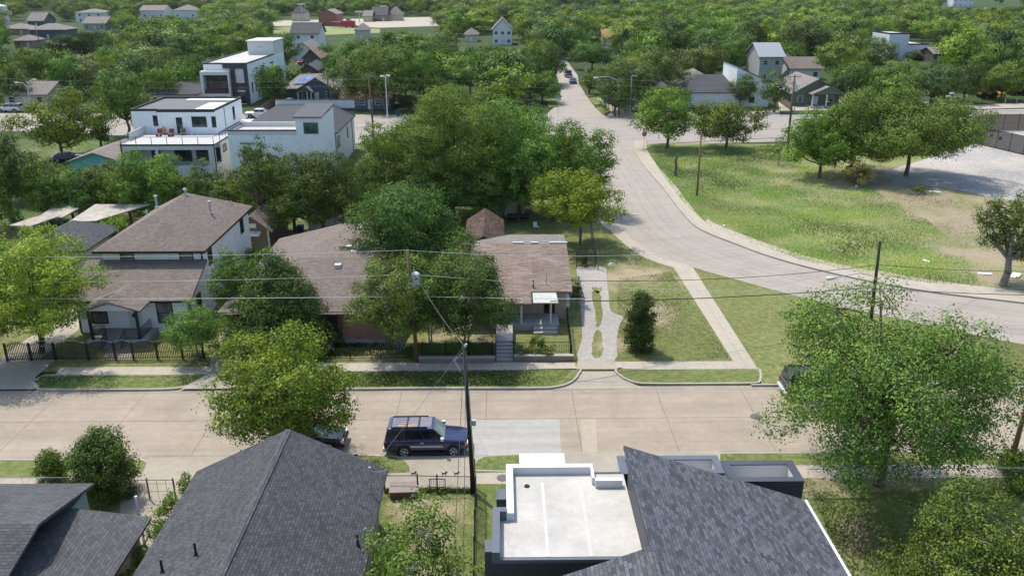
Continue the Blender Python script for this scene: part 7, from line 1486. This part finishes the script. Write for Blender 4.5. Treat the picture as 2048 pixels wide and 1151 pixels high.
at = me.attributes.new('sc', 'FLOAT_VECTOR', 'POINT'); at.data.foreach_set('vector', np.array([(r/4.9*1.08, r/4.9*1.08, h/9.0) for _, _, r, h in mass], float).ravel())
wood = bpy.data.objects.new('distant_wood', me); C.objects.link(wood)
tag(wood, 'unbroken mass of treetops reaching the top of the picture', 'woodland', kind='stuff')
def scatter(o, coll, attr='sc'):
    ng = bpy.data.node_groups.new('scatter', 'GeometryNodeTree')
    ng.interface.new_socket('Geometry', in_out='INPUT', socket_type='NodeSocketGeometry'); ng.interface.new_socket('Geometry', in_out='OUTPUT', socket_type='NodeSocketGeometry')
    nn = ng.nodes; gi = nn.new('NodeGroupInput'); go = nn.new('NodeGroupOutput'); ip = nn.new('GeometryNodeInstanceOnPoints'); ci = nn.new('GeometryNodeCollectionInfo')
    ci.inputs[0].default_value = coll; ci.inputs['Separate Children'].default_value = True; ci.inputs['Reset Children'].default_value = True
    ip.inputs['Pick Instance'].default_value = True
    na = nn.new('GeometryNodeInputNamedAttribute'); na.data_type = 'FLOAT_VECTOR'; na.inputs[0].default_value = attr
    rv = nn.new('FunctionNodeRandomValue'); rv.data_type = 'FLOAT_VECTOR'; rv.inputs[0].default_value = (0, 0, 0); rv.inputs[1].default_value = (0, 0, 6.28)
    L_ = ng.links.new
    L_(gi.outputs[0], ip.inputs['Points']); L_(ci.outputs[0], ip.inputs['Instance']); L_(na.outputs[0], ip.inputs['Scale']); L_(rv.outputs[0], ip.inputs['Rotation']); L_(ip.outputs[0], go.inputs[0])
    md = o.modifiers.new('scatter', 'NODES'); md.node_group = ng
scatter(wood, src)
print('far trees', len(ind), len(mass))
# ------------------------------------------------------------------ air
hz = MB().box(-900, -70, -1.3, 900, 1250, 34).build('haze', bpy.data.materials.new('haze_air')); tag(hz, 'thin pale summer air over the whole neighbourhood', 'haze', kind='stuff')
hm = hz.data.materials[0]; hm.use_nodes = True; hnt = hm.node_tree
for nd in list(hnt.nodes):
    if nd.type == 'BSDF_PRINCIPLED': hnt.nodes.remove(nd)
hv = hnt.nodes.new('ShaderNodeVolumePrincipled'); hv.inputs['Color'].default_value = (.82, .88, .95, 1); hv.inputs['Density'].default_value = .000035; hv.inputs['Anisotropy'].default_value = .3
hnt.links.new(hv.outputs[0], hnt.nodes['Material Output'].inputs['Volume'])
